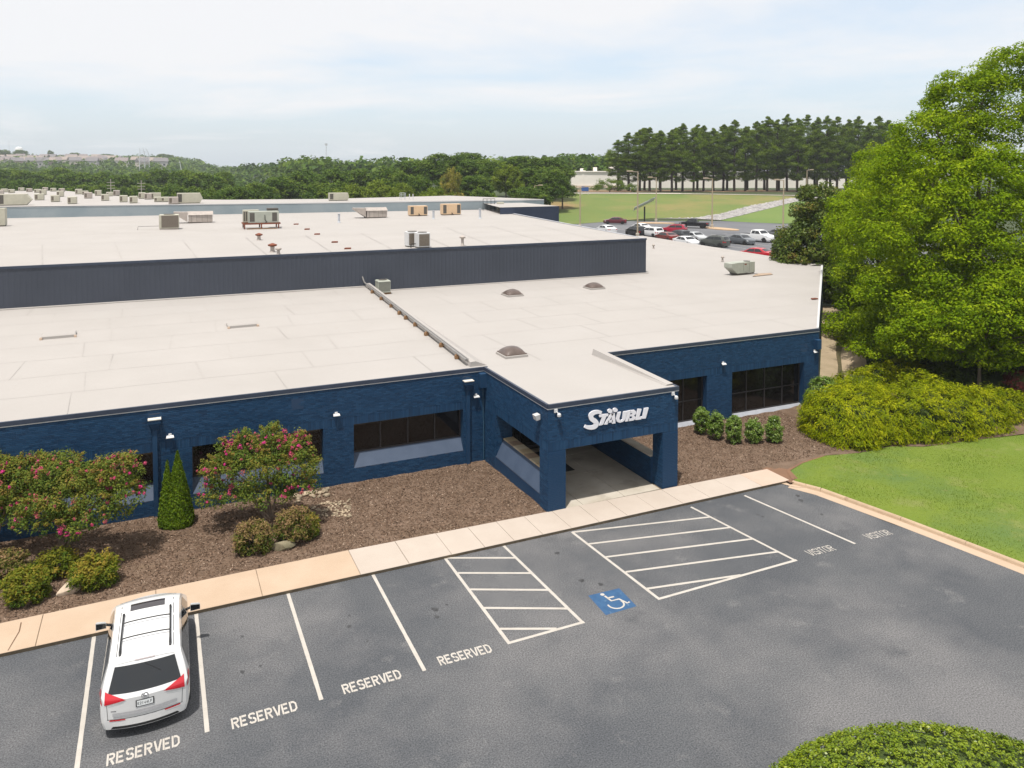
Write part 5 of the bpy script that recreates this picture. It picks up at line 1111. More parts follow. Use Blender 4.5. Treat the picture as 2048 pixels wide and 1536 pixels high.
ch_poly = PMs([(1300, 437.4), (1389, 436.4), (1440, 428.2), (1500, 412.2), (1560, 400.7), (1600, 394.7), (1655, 393), (1655, 397.3), (1590, 403.8), (1540, 416.8), (1480, 431.8), (1440, 440.8), (1389, 437.8)])
sheet('rock_channel', ch_poly, mz, M('crushed_rock', (.34, .32, .31), .95, (.25, .235, .23), .5, speck=.5, bs=2, dirt=[(.6, .62, .7, (.17, .16, .155))]), 6.0, off=.05)
rk = np.random.default_rng(21); P = np.array(ch_poly); Q = np.c_[rk.uniform(P[:, 0].min(), P[:, 0].max(), 9000), rk.uniform(P[:, 1].min(), P[:, 1].max(), 9000)]; Q = Q[in_poly(Q, ch_poly)][:3000]
b = np.array([[1, 0, 0], [-1, 0, 0], [0, 1, 0], [0, -1, 0], [0, 0, 1.0]]); f = np.array([[0, 2, 4], [2, 1, 4], [1, 3, 4], [3, 0, 4]])
V = []; F = []
for i, (x, y) in enumerate(Q):
    r = rk.uniform(.12, .38); V.append(b * [r, r * rk.uniform(.6, 1), r * .6] @ np.array([[math.cos(i), math.sin(i), 0], [-math.sin(i), math.cos(i), 0], [0, 0, 1]]) + [x, y, mz(x, y) + .06]); F.append(f + i * 5)
npmesh('channel_rocks', np.vstack(V), np.vstack(F), M('grey_rock', (.42, .40, .385), .95, (.20, .19, .185), .8), label='pale broken rock lining the channel across the meadow', cat='rocks', kind='stuff')
rp = [PM(x, y)[:2] for x, y in ((1085, 388.0), (1200, 387.2), (1350, 388.0), (1470, 389.6), (1560, 391.1), (1655, 392.6))]
MB().add([(p[0], p[1], mz(*p) + .06) for p in rp] + [(p[0] + 4 * _s, p[1] + 5.5 * _c, mz(*p) + .12) for p in rp], [(i, i + 1, 7 + i, 6 + i) for i in range(5)]).build('road', M('pale_road', (.52, .46, .40), .9, (.46, .41, .36), .2), kind='structure')
# pine straw strip under the pines
q0 = [GD(1085, 387.5, 236), GD(1700, 389, 236), GD(1700, 383.5, 262), GD(1085, 383, 262)]
MB().add([(p[0], p[1], 6.60) for p in q0], [(0, 1, 2, 3)]).build('pine_straw', M('brown_pine_straw', (.23, .135, .075), .95, (.16, .12, .06), .1), kind='structure')
# light poles
def pole(px, py, topy, z, label, arm=1, i=0):
    p = G(px, py, z); h = (py - topy) * depth(p) / FPX; t = empty('light_pole', tuple(p), R(20 * i), label, 'light pole', 'tan light poles of the far car park')
    MB().tube([(0, 0, 0), (0, 0, h)], [.14, .09], 8).build('pole', tan_pole, t); MB().lathe([(.3, 0), (.3, .6), (.2, .65)], 12).build('footing', conc_grey, t)
    a = MB(); a.tube([(0, 0, h - .1), (arm * 1.3, 0, h)], .05, 6); a.build('arm', tan_pole, t); MB().cham(min(arm * 1.1, arm * 2.0), max(arm * 1.1, arm * 2.0), -.25, .25, h - .05, h + .18, .04).build('lamp_head', tan_pole, t)
pole(1069, 436, 371, ZLOT, 'light pole standing before the trees at the far wing'); pole(1160, 456, 374, ZLOT, 'light pole at the left end of the meadow edge'); pole(1275, 474, 343, ZLOT, 'tall light pole rising behind the raised roof corner', -1)
pole(1312, 444, 355, ZLOT, 'light pole on the island beside the solar panel', -1); pole(1424, 456, 357, ZLOT, 'light pole on the island by the black pickup', -1); pole(1566, 467, 360, ZLOT, 'light pole beside the dark evergreen tree', -1); p_ = PM(1613, 412); 
pole(1613, 412, 340, float(p_[2]), 'light pole on the meadow right of the rock channel')
# solar panel
p = G(1289, 443, ZLOT); mp_ = depth(p) / FPX; t = empty('solar_panel', tuple(p), 0, 'tilted solar panel on a black post at the car park edge', 'solar panel')
hh = 30 * mp_; MB().tube([(0, 0, 0), (0, 0, hh)], .16, 10).build('post', black_m, t)
a, b = GD(1268, 417, depth(p)) - p, GD(1309, 397, depth(p)) - p; dv_ = AXF * 2.2 - np.array([0, 0, .7]); 
MB().add([a - dv_ * .5, b - dv_ * .5, b + dv_ * .5, a + dv_ * .5] + [q + np.array([0, 0, -.16]) for q in (a - dv_ * .5, b - dv_ * .5, b + dv_ * .5, a + dv_ * .5)], [(0, 1, 2, 3), (7, 6, 5, 4), (0, 4, 5, 1), (1, 5, 6, 2), (2, 6, 7, 3), (3, 7, 4, 0)]).build('panel', M('solar_glass', (.36, .39, .43), .3, spec=.6), t)
# blue road sign
p = PM(1170, 389.5); t = empty('road_sign', tuple(p), YAW * -1, 'small blue sign beside the road at the warehouse', 'sign'); 
for s_ in (-.9, .9): MB().box(s_ - .06, s_ + .06, -.05, .05, 0, 2.2).build('post', white_metal, t)
MB().box(-1.0, 1.0, -.11, -.051, 1.0, 2.4).build('board', M('blue_sign', (.03, .09, .3), .5), t)
# white warehouse behind the pines
wh = empty('warehouse', tuple(GD(1400, 388, 290) * [1, 1, 0] + [0, 0, 5.2]), -YAW, 'long white windowless warehouse behind the pine row', 'building')
whm = M('warehouse_cream', (.82, .77, .71), .8, (.76, .71, .65), .1)
MB().box(-48, 95, 0, 60, -3, 7.2).build('wall', whm, wh); MB().box(-48.3, 95.3, -.35, 60.3, 7.201, 7.6).build('parapet', whm, wh)
for i in range(11): MB().box(-44 + i * 12, -43.4 + i * 12, -.12, 0, -3, 7.1).build('pilaster', whm, wh)
MB().box(-48.1, -30, -.4, -.15, -3, 2.2).build('low_wall', M('warehouse_tan', (.62, .50, .40), .8), wh)
for i, (x, s_) in enumerate(((-44, 2), (-39, 1.4), (-33, 2.4), (-26, 3.2), (-23, 1.5), (0, 2), (22, 2), (30, 1.4))): MB().cham(x, x + s_, 8, 11, 7.6, 8.6 + .4 * (i % 3), .1).build('roof_unit', whm, wh)

# ------------------------------------------------------------------ vegetation
def rdir(rg, n): return norm(rg.normal(size=(n, 3)))
def leafquads(P, N, size, aspect, rg, along=None):
    """leaf shaped quads at P facing N; size is length"""
    n = len(P); T = rg.normal(size=(n, 3)) if along is None else along + rg.normal(size=(n, 3)) * .35
    T = norm(T - N * np.sum(T * N, 1, keepdims=True)); B = np.cross(N, T); s = np.broadcast_to(np.asarray(size, float).reshape(-1, 1), (n, 1))
    return quads(P, T * s * .5, B * s * .5 * aspect)
def clump_leaves(cen, rad, per, size, rg, flat=.65, up=.7, aspect=.55, out=None, droop=0., shell=.45):
    """per leaves round every clump centre; rad (n,) clump radii"""
    n = len(cen); c = np.repeat(cen, per, 0); r = np.repeat(rad, per)[:, None]; d = rdir(rg, n * per)
    P = c + d * r * (shell + (1 - shell) * rg.uniform(0, 1, (n * per, 1)) ** .6) * np.array([1, 1, flat])
    N = norm(d * .8 + np.array([0, 0, up]) + rg.normal(size=d.shape) * .45)
    al = None
    if droop: al = norm(d * np.array([1, 1, .3]) - np.array([0, 0, droop]))
    V, F = leafquads(P, N, size * rg.uniform(.7, 1.3, n * per), aspect, rg, al); return V, F, P
def lobes_points(lobes, n, rg, low=-.35, inner=.25):
    """clump centres over the surface of a set of ellipsoids, none inside another"""
    L = np.array(lobes, float); a = (L[:, 3] * L[:, 4] + L[:, 4] * L[:, 5] + L[:, 3] * L[:, 5]) ** 1.0; k = rg.choice(len(L), n * 3, p=a / a.sum())
    d = rdir(rg, n * 3); d = d[:]; ok = d[:, 2] > low; k, d = k[ok], d[ok]
    rr = np.where(rg.uniform(size=len(d)) < inner, rg.uniform(.45, .9, len(d)), rg.uniform(.88, 1.06, len(d)))[:, None]
    P = L[k, :3] + d * L[k, 3:6] * rr
    keep = np.ones(len(P), bool)
    for j in range(len(L)):
        q = np.sum(((P - L[j, :3]) / L[j, 3:6]) ** 2, 1) < .55; keep &= ~(q & (k != j))
    return P[keep][:n]
def branchy(mb, base, tips, r0, rg, fork=.45):
    base = Vector(base)
    for t in tips:
        t = Vector(t); mid = base.lerp(t, fork) + Vector(rg.normal(size=3) * .06 * (t - base).length); mid.z = base.z + (t.z - base.z) * (fork + .1)
        mb.tube([base, mid, t], [r0, r0 * .6, r0 * .18], 6)
def tree(name, label, cat, base, lobes, nclump, per, crad, leaf, mat, trunk_h, trunk_r, seed, bark_m=bark, group=None, flat=.65, up=.7, aspect=.55, tintf=None, limbs=9, low=-.35, droop=0., inner=.25, lean=(0, 0)):
    rg = np.random.default_rng(seed); t = empty(name, base, 0, label, cat, group)
    cen = lobes_points(lobes, nclump, rg, low, inner); n = len(cen); rad = crad * rg.uniform(.65, 1.25, n)
    V, F, P = clump_leaves(cen, rad, per, leaf, rg, flat, up, aspect, droop=droop)
    ct = np.repeat(rg.normal(.5, .15, n), per); ti = ct + rg.normal(0, .13, len(P))
    if tintf is not None: ti = tintf(P, ti, rg)
    npmesh('crown', V, F, mat, t, tint=np.clip(ti, 0, 1))
    mb = MB(); top = Vector((lean[0], lean[1], trunk_h))
    mb.tube([(0, 0, -.3), (lean[0] * .3, lean[1] * .3, trunk_h * .35), top], [trunk_r * 1.3, trunk_r, trunk_r * .75], 9)
    tips = cen[rg.choice(n, min(limbs, n), replace=False)]; branchy(mb, top, tips, trunk_r * .6, rg)
    mb.build('trunk', bark_m, t, smooth=60); return t
G_OAK = LEAF('oak_leaf', [(0.066, 0.128, 0.003), (0.132, 0.215, 0.004), (0.22, 0.305, 0.005), (0.36, 0.44, 0.018)], .38, spec=.04)
G_MAG = LEAF('magnolia_leaf', [(0.028, 0.052, 0.005), (0.056, 0.094, 0.008), (0.10, 0.135, 0.014), (0.18, 0.135, 0.025)], .2, .45, .2)
G_BELT = LEAF('woodland_leaf', [(0.024, 0.058, 0.008), (0.054, 0.104, 0.011), (0.098, 0.155, 0.015), (0.16, 0.215, 0.025)], .28, spec=.1)
G_BELT2 = LEAF('bright_woodland_leaf', [(0.06, 0.10, 0.009), (0.11, 0.165, 0.012), (0.165, 0.215, 0.018), (0.22, 0.265, 0.03)], .32, spec=.1)
G_GOLD = LEAF('golden_blossom_leaf', [(0.10, 0.13, 0.02), (0.24, 0.22, 0.04), (0.42, 0.34, 0.08)], .3)
G_PINE = LEAF('pine_needles', [(0.048, 0.09, 0.008), (0.092, 0.15, 0.012), (0.142, 0.205, 0.018), (0.20, 0.27, 0.028)], .4, spec=.08)
G_CRAPE = LEAF('crape_leaf', [(0.055, 0.10, 0.018), (0.105, 0.155, 0.024), (0.175, 0.185, 0.028), (0.28, 0.175, 0.045)], .3)
PINK = LEAF('pink_blossom', [(0.42, 0.14, 0.11), (0.55, 0.09, 0.17), (0.66, 0.045, 0.27)], .3)
G_NAND = LEAF('nandina_leaf', [(0.045, 0.082, 0.010), (0.095, 0.135, 0.013), (0.175, 0.175, 0.018), (0.29, 0.21, 0.035)], .3)
G_NRED = LEAF('nandina_red_leaf', [(0.05, 0.08, 0.014), (0.10, 0.125, 0.02), (0.21, 0.15, 0.055), (0.31, 0.19, 0.11)], .3)
G_ARB = LEAF('arborvitae_spray', [(0.045, 0.09, 0.006), (0.09, 0.15, 0.008), (0.155, 0.215, 0.014)], .25)
G_GCYP = LEAF('golden_cypress_spray', [(0.085, 0.13, 0.003), (0.165, 0.21, 0.004), (0.27, 0.30, 0.006), (0.42, 0.42, 0.014)], .35, spec=.04)
G_BOX = LEAF('boxwood_leaf', [(0.06, 0.115, 0.010), (0.105, 0.185, 0.015), (0.165, 0.25, 0.03), (0.24, 0.30, 0.08)], .25, .4, .5)
G_HEDGE = LEAF('holly_hedge_leaf', [(0.075, 0.13, 0.004), (0.135, 0.20, 0.006), (0.20, 0.265, 0.009), (0.28, 0.33, 0.02)], .3, .4, .4)
G_COVER = LEAF('groundcover_juniper', [(0.035, 0.060, 0.012), (0.065, 0.100, 0.018), (0.11, 0.145, 0.026)], .2)
G_RED = LEAF('red_maple_leaf', [(0.07, 0.018, 0.02), (0.12, 0.03, 0.03), (0.18, 0.06, 0.045)], .3)

# big broadleaf trees on the right-hand bank
def zgnd(x, y): return float(hgt(x, y))
def big(px, py, dep, lobes, label, seed, ncl, per=95, leaf=.27, tr=.5, cr=.95):
    p = GD(px, py, dep); p[2] = zgnd(p[0], p[1])
    # lobes are given in picture terms: (px, py, depth offset, rx, ry, rz) in metres
    L = []
    for (lx, ly, dd, rx, ry, rz) in lobes:
        c = GD(lx, ly, dep + dd) - p; L.append((c[0], c[1], c[2], rx, ry, rz))
    return tree('broadleaf_tree', label, 'tree', tuple(p), L, ncl, per, cr, leaf, G_OAK, 5.5 if tr > .3 else 2.0, tr, seed, flat=.6, up=.65, aspect=.5, limbs=16, low=-.6, group='big trees on the right bank', inner=.3)
big(1930, 720, 52, [(2015, 330, 1, 5.2, 5.2, 4.2), (1960, 235, 2, 3.6, 3.8, 2.9), (2060, 190, 2, 3.6, 4, 3.2), (1850, 380, 0, 3.7, 4, 3.2), (1880, 470, -3, 4.0, 4, 3.0), (1990, 470, -4, 4.3, 4, 3.0), (1790, 480, 1, 3.4, 3.6, 2.6), (2090, 420, 0, 4.5, 4.5, 4), (1960, 560, -5, 3.6, 3.4, 2.4), (1830, 590, -3, 3.0, 3, 2.2), (1900, 640, -2, 3.4, 3, 1.7), (2050, 600, -3, 3.4, 3, 2.2), (1800, 655, -1, 2.6, 2.6, 1.5), (2000, 400, -3, 4.0, 3.6, 3.2), (1880, 290, 1, 2.8, 3, 2.4), (1830, 330, 3, 2.4, 2.6, 2.2), (2020, 130, 2, 2.0, 2.2, 1.3), (1925, 180, 2, 1.8, 2, 1.4), (2045, 130, 3, 2.2, 2.2, 1.4), (2060, 690, -4, 2.6, 2.6, 1.5)],
    'largest bright green broadleaf tree at the right edge of the picture', 31, 1480, 130, .205, .42, .85)
big(1800, 650, 64, [(1755, 440, 0, 3.6, 4, 2.9), (1735, 470, 0, 2.6, 3, 2.2), (1790, 400, 2, 3.6, 4, 3.4), (1765, 540, -2, 3.2, 3.4, 2.2), (1790, 570, -3, 3.2, 3.2, 1.9), (1722, 545, -1, 1.9, 2.2, 1.7), (1765, 345, 6, 2.4, 2.6, 2.4), (1755, 610, -2, 2.8, 3, 1.8), (1780, 640, -4, 3.0, 3, 1.6), (1735, 500, 0, 2.6, 3, 2.4), (1705, 465, 2, 1.6, 1.8, 1.6), (1700, 660, -3, 2.0, 2.2, 1.4), (1750, 690, -6, 2.2, 2.2, 1.2)],
    'bright green broadleaf tree between the dark evergreen and the largest tree', 32, 850, 120, .215, .3, .85)
big(1960, 700, 44, [(1990, 630, 0, 2.6, 2.6, 1.5), (1900, 650, 1, 2.3, 2.2, 1.5), (2050, 590, 0, 2.5, 2.6, 1.7), (1835, 675, 2, 1.9, 1.8, 1.2), (2070, 660, -1, 2.2, 2.2, 1.5), (1930, 700, 1, 1.9, 1.7, 1.1), (2030, 705, 0, 1.8, 1.7, 1.1), (1780, 690, 6, 2.2, 2.0, 1.1)],
    'low spreading branches of a young tree under the largest tree', 33, 560, 105, .18, .1, .7)
p = GD(1625, 590, 76); p[2] = zgnd(p[0], p[1])
L = [tuple(GD(lx, ly, 76 + dd) - p) + r for lx, ly, dd, r in ((1690, 560, -1, (2.2, 2.4, 2.6)), (1620, 500, 0, (3.0, 3.2, 3.0)), (1640, 420, 0, (2.2, 2.4, 2.4)), (1610, 560, -1, (3.0, 3, 2.4)), (1660, 540, 0, (2.6, 3, 3)), (1590, 505, 0, (1.7, 2, 2)), (1650, 470, 1, (2.4, 2.4, 2.4)))]
tree('magnolia_tree', 'dark glossy evergreen tree at the corner of the white roof', 'tree', tuple(p), L, 640, 95, .78, .26, G_MAG, 3.0, .3, 35, up=.4, aspect=.5, low=-.8)

# belt of woodland trees behind the factory: a few shared tree shapes
def variant(kind, seed, mat, h=15., r=6.5, ncl=170, per=75, leaf=.52):
    rg = np.random.default_rng(seed); L = []
    for i in range(9):
        a = i * 2.4 + rg.uniform(-.4, .4); q = rg.uniform(.25, .62) * r; z = h * rg.uniform(.42, .78); L.append((q * math.cos(a), q * math.sin(a), z, r * rg.uniform(.36, .52), r * rg.uniform(.36, .52), h * rg.uniform(.13, .2)))
    L.append((0, 0, h * .80, r * .45, r * .45, h * .17))
    return tree(kind, '', 'tree', (0, 0, -500), L, ncl, per, 1.25, leaf, mat, h * .42, .32, seed + 1, flat=.65, aspect=.6, limbs=8, low=-.7)
protos = [variant('woodland_tree', 50 + 7 * i, m) for i, m in enumerate((G_BELT, G_BELT, G_BELT, G_BELT2, G_BELT))]
gold = variant('flowering_tree', 99, G_GOLD, 15, 6.5, 90, 60, .5)
def put(proto, px, top_y, dep, wpx, label, group, rot, used=set()):
    """place a tree so that its crown top is at top_y when seen from the survey point"""
    t = proto if proto.name not in used else copy_tree(proto); used.add(proto.name)
    p = GD(px, top_y, dep); g = zgnd(p[0], p[1]); s = (p[2] - g) / (15. * .97) ; r = wpx * dep / FPX / 13.0
    t.location = (p[0], p[1], g); t.scale = (r, r, s); t.rotation_euler = (0, 0, rot); t['label'] = label; t['group'] = group; return t
rb = random.Random(4)
belt = [(470, 372, 175, 95), (520, 366, 182, 90), (560, 352, 196, 110), (610, 343, 205, 120), (668, 340, 205, 110), (720, 338, 205, 120), (640, 366, 172, 90), (700, 370, 168, 85), (775, 336, 205, 100), (760, 362, 170, 100), (812, 345, 190, 90), (800, 368, 168, 75), (845, 320, 210, 110), (835, 350, 178, 80), (890, 308, 214, 110), (935, 305, 216, 110), (905, 352, 172, 90), (960, 318, 205, 100), (950, 350, 172, 90), (985, 322, 195, 95), (1045, 312, 212, 110), (1085, 314, 208, 100), (1012, 330, 180, 70), (1060, 335, 186, 100), (1110, 318, 205, 90), (1100, 340, 180, 80), (1125, 352, 186, 60), (875, 378, 152, 85), (965, 378, 150, 70), (1055, 375, 165, 90)]
belt += [(-40, 338, 300, 110), (15, 336, 310, 100), (60, 342, 290, 90), (105, 336, 300, 95), (150, 345, 270, 95), (200, 343, 280, 90), (240, 350, 250, 90), (275, 345, 265, 85), (320, 338, 280, 90), (365, 341, 250, 100), (410, 346, 225, 110), (445, 344, 240, 80), (-10, 358, 250, 100), (45, 362, 240, 95), (100, 365, 235, 90), (155, 370, 230, 85), (215, 370, 222, 85), (300, 368, 215, 85), (345, 370, 200, 80), (395, 374, 190, 85), (430, 378, 180, 70), (255, 374, 222, 70)]
for i, (px, ty, dp, wp) in enumerate(sorted(belt)):
    pr_i = 3 if px in (1012, 760, 700, 800, 875) else rb.choice([0, 1, 2, 4])
    put(protos[pr_i], px, ty, dp, wp, 'leafy tree in the belt behind the factory, %s counted from the left' % ordn(i + 1), 'woodland belt behind the factory', rb.uniform(0, 6.28))
put(gold, 903, 336, 166, 58, 'tree with golden yellow blossom in the woodland belt', 'woodland belt behind the factory', 1.0)
# pine row
def pine(seed):
    rg = np.random.default_rng(seed); t = empty('pine_tree', (0, 0, -500), 0, '', 'tree', 'tall pine row')
    H_ = 23.; n = 185; z = np.sort(H_ * rg.uniform(0.17, 1, n)); a = rg.uniform(0, 6.28, n); rr = 4.2 * np.interp(z / H_, [.2, .35, .6, .8, .93, 1.0], [.55, .9, 1.0, .78, .36, .04]) * rg.uniform(.3, 1.0, n)
    keep = (z > 7.5) | (rg.uniform(size=n) < .5); z, a, rr = z[keep], a[keep], rr[keep]; n = len(z)
    cen = np.c_[rr * np.cos(a), rr * np.sin(a), z]; rad = np.interp(z / H_, [.24, .6, .85, .95, 1.0], [1.0, 1.3, .9, .6, .3]) * rg.uniform(.75, 1.25, n)
    V, F, P = clump_leaves(cen, rad, 110, .5, rg, .6, .5, .24, shell=.2); ti = np.repeat(rg.normal(.5, .16, n), 110) + rg.normal(0, .15, len(P))
    npmesh('crown', V, F, G_PINE, t, tint=np.clip(ti, 0, 1))
    mb = MB().tube([(0, 0, -.3), (rg.normal() * .15, rg.normal() * .15, 11), (0, 0, H_ * .95)], [.38, .26, .05], 7)
    for c in cen[::2]: mb.tube([(0, 0, c[2] - .6), tuple(c)], [.09, .03], 4)
    mb.build('trunk', pine_bark, t); return t
pines = [pine(200 + i) for i in range(5)]; used = set(); rp_ = random.Random(9)
prow = [(1236, 282, 1.1), (1258, 268, 1.2), (1280, 262, 1.1), (1300, 257, 1.1), (1322, 264, 1.0), (1345, 262, 1.1), (1366, 250, 1.1), (1388, 258, 1.0), (1408, 254, 1.0), (1428, 262, 1.0), (1448, 252, 1.1), (1470, 243, 1.1), (1492, 256, 1.0), (1514, 246, 1.1), (1536, 236, 1.15), (1556, 242, 1.0), (1576, 232, 1.1), (1596, 240, 1.0), (1616, 232, 1.1), (1636, 238, 1.0), (1655, 235, 1.1), (1676, 236, 1.1), (1698, 242, 1.0), (1718, 236, 1.1), (1740, 248, 1.0), (1758, 236, 1.1), (1778, 242, 1.0), (1800, 250, 1.0)]
prow = sorted(prow + [(x + rp_.uniform(-5, 5), 252 - .012 * (x - 1290) + rp_.uniform(0, 14), 1.15) for x in range(1290, 1790, 34)])
for i, (px, ty, wf) in enumerate(prow):
    k = rp_.randrange(5); t = pines[k] if k not in used else copy_tree(pines[k]); used.add(k)
    dp = (240 if isinstance(px, int) else 252) + rp_.uniform(-4, 6); p = GD(px, ty, dp); g = 6.6; s = (p[2] - g) / 22.6; t.location = (p[0], p[1], g); t.scale = (wf * .98, wf * .98, s); t.rotation_euler = (0, 0, rp_.uniform(0, 6.28))
    t['label'] = 'tall pine, %s from the left in the row before the white warehouse' % ordn(i + 1)
for q in pines:
    if q.location.z < -400: bpy.data.objects.remove(q)
# low dark pine bough at the left end of the row
t = tree('young_pine', 'low broad dark conifer at the left foot of the pine row', 'tree', tuple(PM(1232, 389) + AXF * 14), [(0, 0, 2.4, 5.0, 4, 2.2), (4, -2, 1.8, 4, 3, 1.6)], 60, 70, .95, .55, G_PINE, 1.5, .2, 77, pine_bark, aspect=.25)
# masses of woodland that read as one: hills to the horizon and far wood right of the belt
def far_wood(n, urange, arange, seed, mat, s0, label, per=26, power=1.0, lf=.62):
    rg = np.random.default_rng(seed); u = urange[0] * (urange[1] / urange[0]) ** (rg.uniform(0, 1, n) ** power); an = rg.uniform(*arange, n); v = an * u
    x = u * _s + v * _c; y = u * _c - v * _s; z = hgt(x, y); cr = s0 * rg.uniform(.7, 1.3, n) * (1 + u / 3500); h = rg.uniform(7, 13, n)
    d = rdir(rg, n * per); d[:, 2] = np.abs(d[:, 2]); c = np.repeat(np.c_[x, y, z + h - cr * .6], per, 0); r = np.repeat(cr, per)[:, None]
    P = c + d * r * np.array([1, 1, .85]) * rg.uniform(.75, 1.08, (n * per, 1)); P[:, 2] -= (rg.uniform(0, 1, n * per) < .35) * rg.uniform(0, 5, n * per)
    N = norm(d + np.array([0, 0, .35]) + rg.normal(size=d.shape) * .4)
    V, F = leafquads(P, N, (r[:, 0] * lf) * rg.uniform(.7, 1.3, n * per), .75, rg)
    ti = np.repeat(rg.normal(.42, .2, n), per) + rg.normal(0, .12, n * per)
    npmesh('distant_wood', V, F, mat, None, tint=np.clip(ti, 0, 1), label=label, cat='woodland', kind='stuff')
far_wood(2750, (330, 760), (-.95, .10), 301, G_BELT, 4.2, 'green wooded valley beyond the tree belt', 28, 1.0, .45)
far_wood(3400, (760, 1650), (-.95, .20), 302, G_BELT, 5.0, 'hazy wooded ridge along the horizon', 15, 1.0, .55)
far_wood(900, (300, 600), (.06, .16), 303, G_BELT, 3.4, 'dark wood behind the warehouse left of the pines', 30, 1.0, .4)
# a few taller trees standing on the left ridge
for i, (px, ty, wp, hh_) in enumerate(((5, 299, 40, 15), (40, 300, 34, 14), (101, 301, 14, 15), (150, 305, 30, 10), (212, 308, 40, 9), (330, 308, 40, 9))):
    p = GD(px, ty, 1020); t = copy_tree(protos[i % 3]); g = zgnd(p[0], p[1]); t.location = (p[0], p[1], g); t.scale = (wp * 1020 / FPX / 13,) * 2 + ((p[2] - g) / 14.5,); t['label'] = 'tree standing out on the far left ridge, %s from the left' % ordn(i + 1); t['group'] = 'trees on the far ridge'

# ------------------------------------------------------------------ planting by the entrance
def crape(px, py, lobes, label, seed, ncl, per=70):
    p = G(px, py, .0); rg = np.random.default_rng(seed); t = empty('crape_myrtle', tuple(p), 0, label, 'flowering tree', 'pink crape myrtles')
    cen = lobes_points(lobes, ncl, rg, -.5, .3); n = len(cen)
    V, F, P = clump_leaves(cen, .27 * rg.uniform(.7, 1.3, n), per, .082, rg, .8, .6, .55)
    hgtn = (P[:, 2] - cen[:, 2].min()) / (cen[:, 2].max() - cen[:, 2].min())
    sk = rg.choice(len(lobes), 46); sdir = rdir(rg, 46); sdir[:, 2] = np.abs(sdir[:, 2]) * .8; sdir = norm(sdir + [0, 0, .25]); LL = np.array(lobes)
    st_ = np.repeat(LL[sk, :3], 7, 0) + np.repeat(sdir, 7, 0) * np.repeat(LL[sk, 3:6], 7, 0) * np.tile(np.linspace(.92, 1.34, 7), 46)[:, None]
    V2, F2, P2 = clump_leaves(st_, np.full(len(st_), .085), 16, .075, rg, .9, .5, .55); F = np.vstack([F, F2 + len(V)]); V = np.vstack([V, V2]); n_x = len(P2)
    npmesh('crown', V, F, G_CRAPE, t, tint=np.clip(np.concatenate([np.repeat(rg.normal(.42, .18, n), per) + rg.normal(0, .14, len(P)) + .22 * (hgtn - .5), rg.normal(.72, .15, n_x)]), 0, 1))
    L = np.array(lobes); k = rg.choice(len(L), 210); d = rdir(rg, 210); d[:, 2] = np.abs(d[:, 2]) * .9 - .2 * rg.uniform(size=210); bc = L[k, :3] + d * L[k, 3:6] * rg.choice([1.04, 1.1, 1.28], (210, 1), p=[.5, .3, .2])
    keep = np.ones(210, bool)
    for j in range(len(L)): keep &= ~((np.sum(((bc - L[j, :3]) / L[j, 3:6]) ** 2, 1) < .95) & (k != j))
    bc = bc[keep]; per2 = 34; m = len(bc); sz = rg.choice([.05, .075, .115], m, p=[.45, .35, .2])
    V, F, P = clump_leaves(bc, sz, per2, .048, rg, 1.0, .3, .8, shell=.3)
    npmesh('blossom', V, F, PINK, t, tint=np.clip(np.repeat(rg.choice([.15, .5, .9], m, p=[.4, .3, .3]), per2) + rg.normal(0, .12, len(P)), 0, 1))
    mb = MB()
    for i in range(7):
        a = i * .9 + .3; tip = cen[rg.integers(n)]; b = Vector((.12 * math.cos(a), .12 * math.sin(a), -.1)); mid = Vector((tip[0] * .45 + .1 * math.cos(a), tip[1] * .45 + .1 * math.sin(a), tip[2] * .6))
        mb.tube([b, mid, tip], [.045, .032, .008], 6)
    for i in range(24):
        tip = cen[rg.integers(n)]; mb.tube([(tip[0] * .45, tip[1] * .45, tip[2] * .62), tuple(tip)], [.018, .005], 5)
    mb.build('trunk', crape_bark, t, smooth=60); return t
def lob(px0, py0, items, dep):
    """lobes from picture positions at a given depth, relative to the plant foot"""
    b = G(px0, py0, .0); return [tuple(GD(x, y, dep + dd) - b) + r for x, y, dd, r in items]
d2 = depth(G(540, 1038, 0)) - .6
crape(540, 1038, lob(540, 1038, [(520, 930, 0, (1.15, 1.1, .75)), (450, 940, 0, (.8, .8, .55)), (440, 985, -.2, (.7, .8, .45)), (590, 930, 0, (.75, .8, .65)), (545, 880, .2, (.6, .6, .5)), (480, 890, .2, (.65, .6, .45)), (590, 885, .2, (.5, .5, .4)), (530, 985, -.4, (.95, .9, .5)), (600, 965, 0, (.6, .7, .4))], d2), 'wide pink flowering crape myrtle standing before the middle windows', 401, 330)
d1 = depth(G(128, 1098, 0)) - .8
crape(128, 1098, lob(128, 1098, [(170, 980, 0, (1.15, 1.1, .7)), (230, 940, .2, (.75, .8, .5)), (240, 985, 0, (.7, .8, .5)), (200, 1020, -.4, (.9, .9, .45)), (110, 1000, -.2, (.95, 1, .55)), (120, 940, .4, (.8, .8, .5)), (80, 1040, -.5, (.8, .8, .35)), (160, 1045, -.6, (.7, .7, .4))], d1), 'wide pink flowering crape myrtle nearest the downspout, above two round bushes', 402, 330)
d0 = depth(G(-20, 1095, 0)) - .2
crape(-20, 1095, lob(-20, 1095, [(30, 960, 0, (.95, .9, .7)), (-30, 960, 0, (1, 1, .8)), (20, 1010, -.2, (.9, .9, .6)), (-50, 1010, 0, (1.1, 1, .7)), (75, 930, .3, (.5, .5, .35))], d0), 'crape myrtle cut off by the left picture edge', 403, 260)
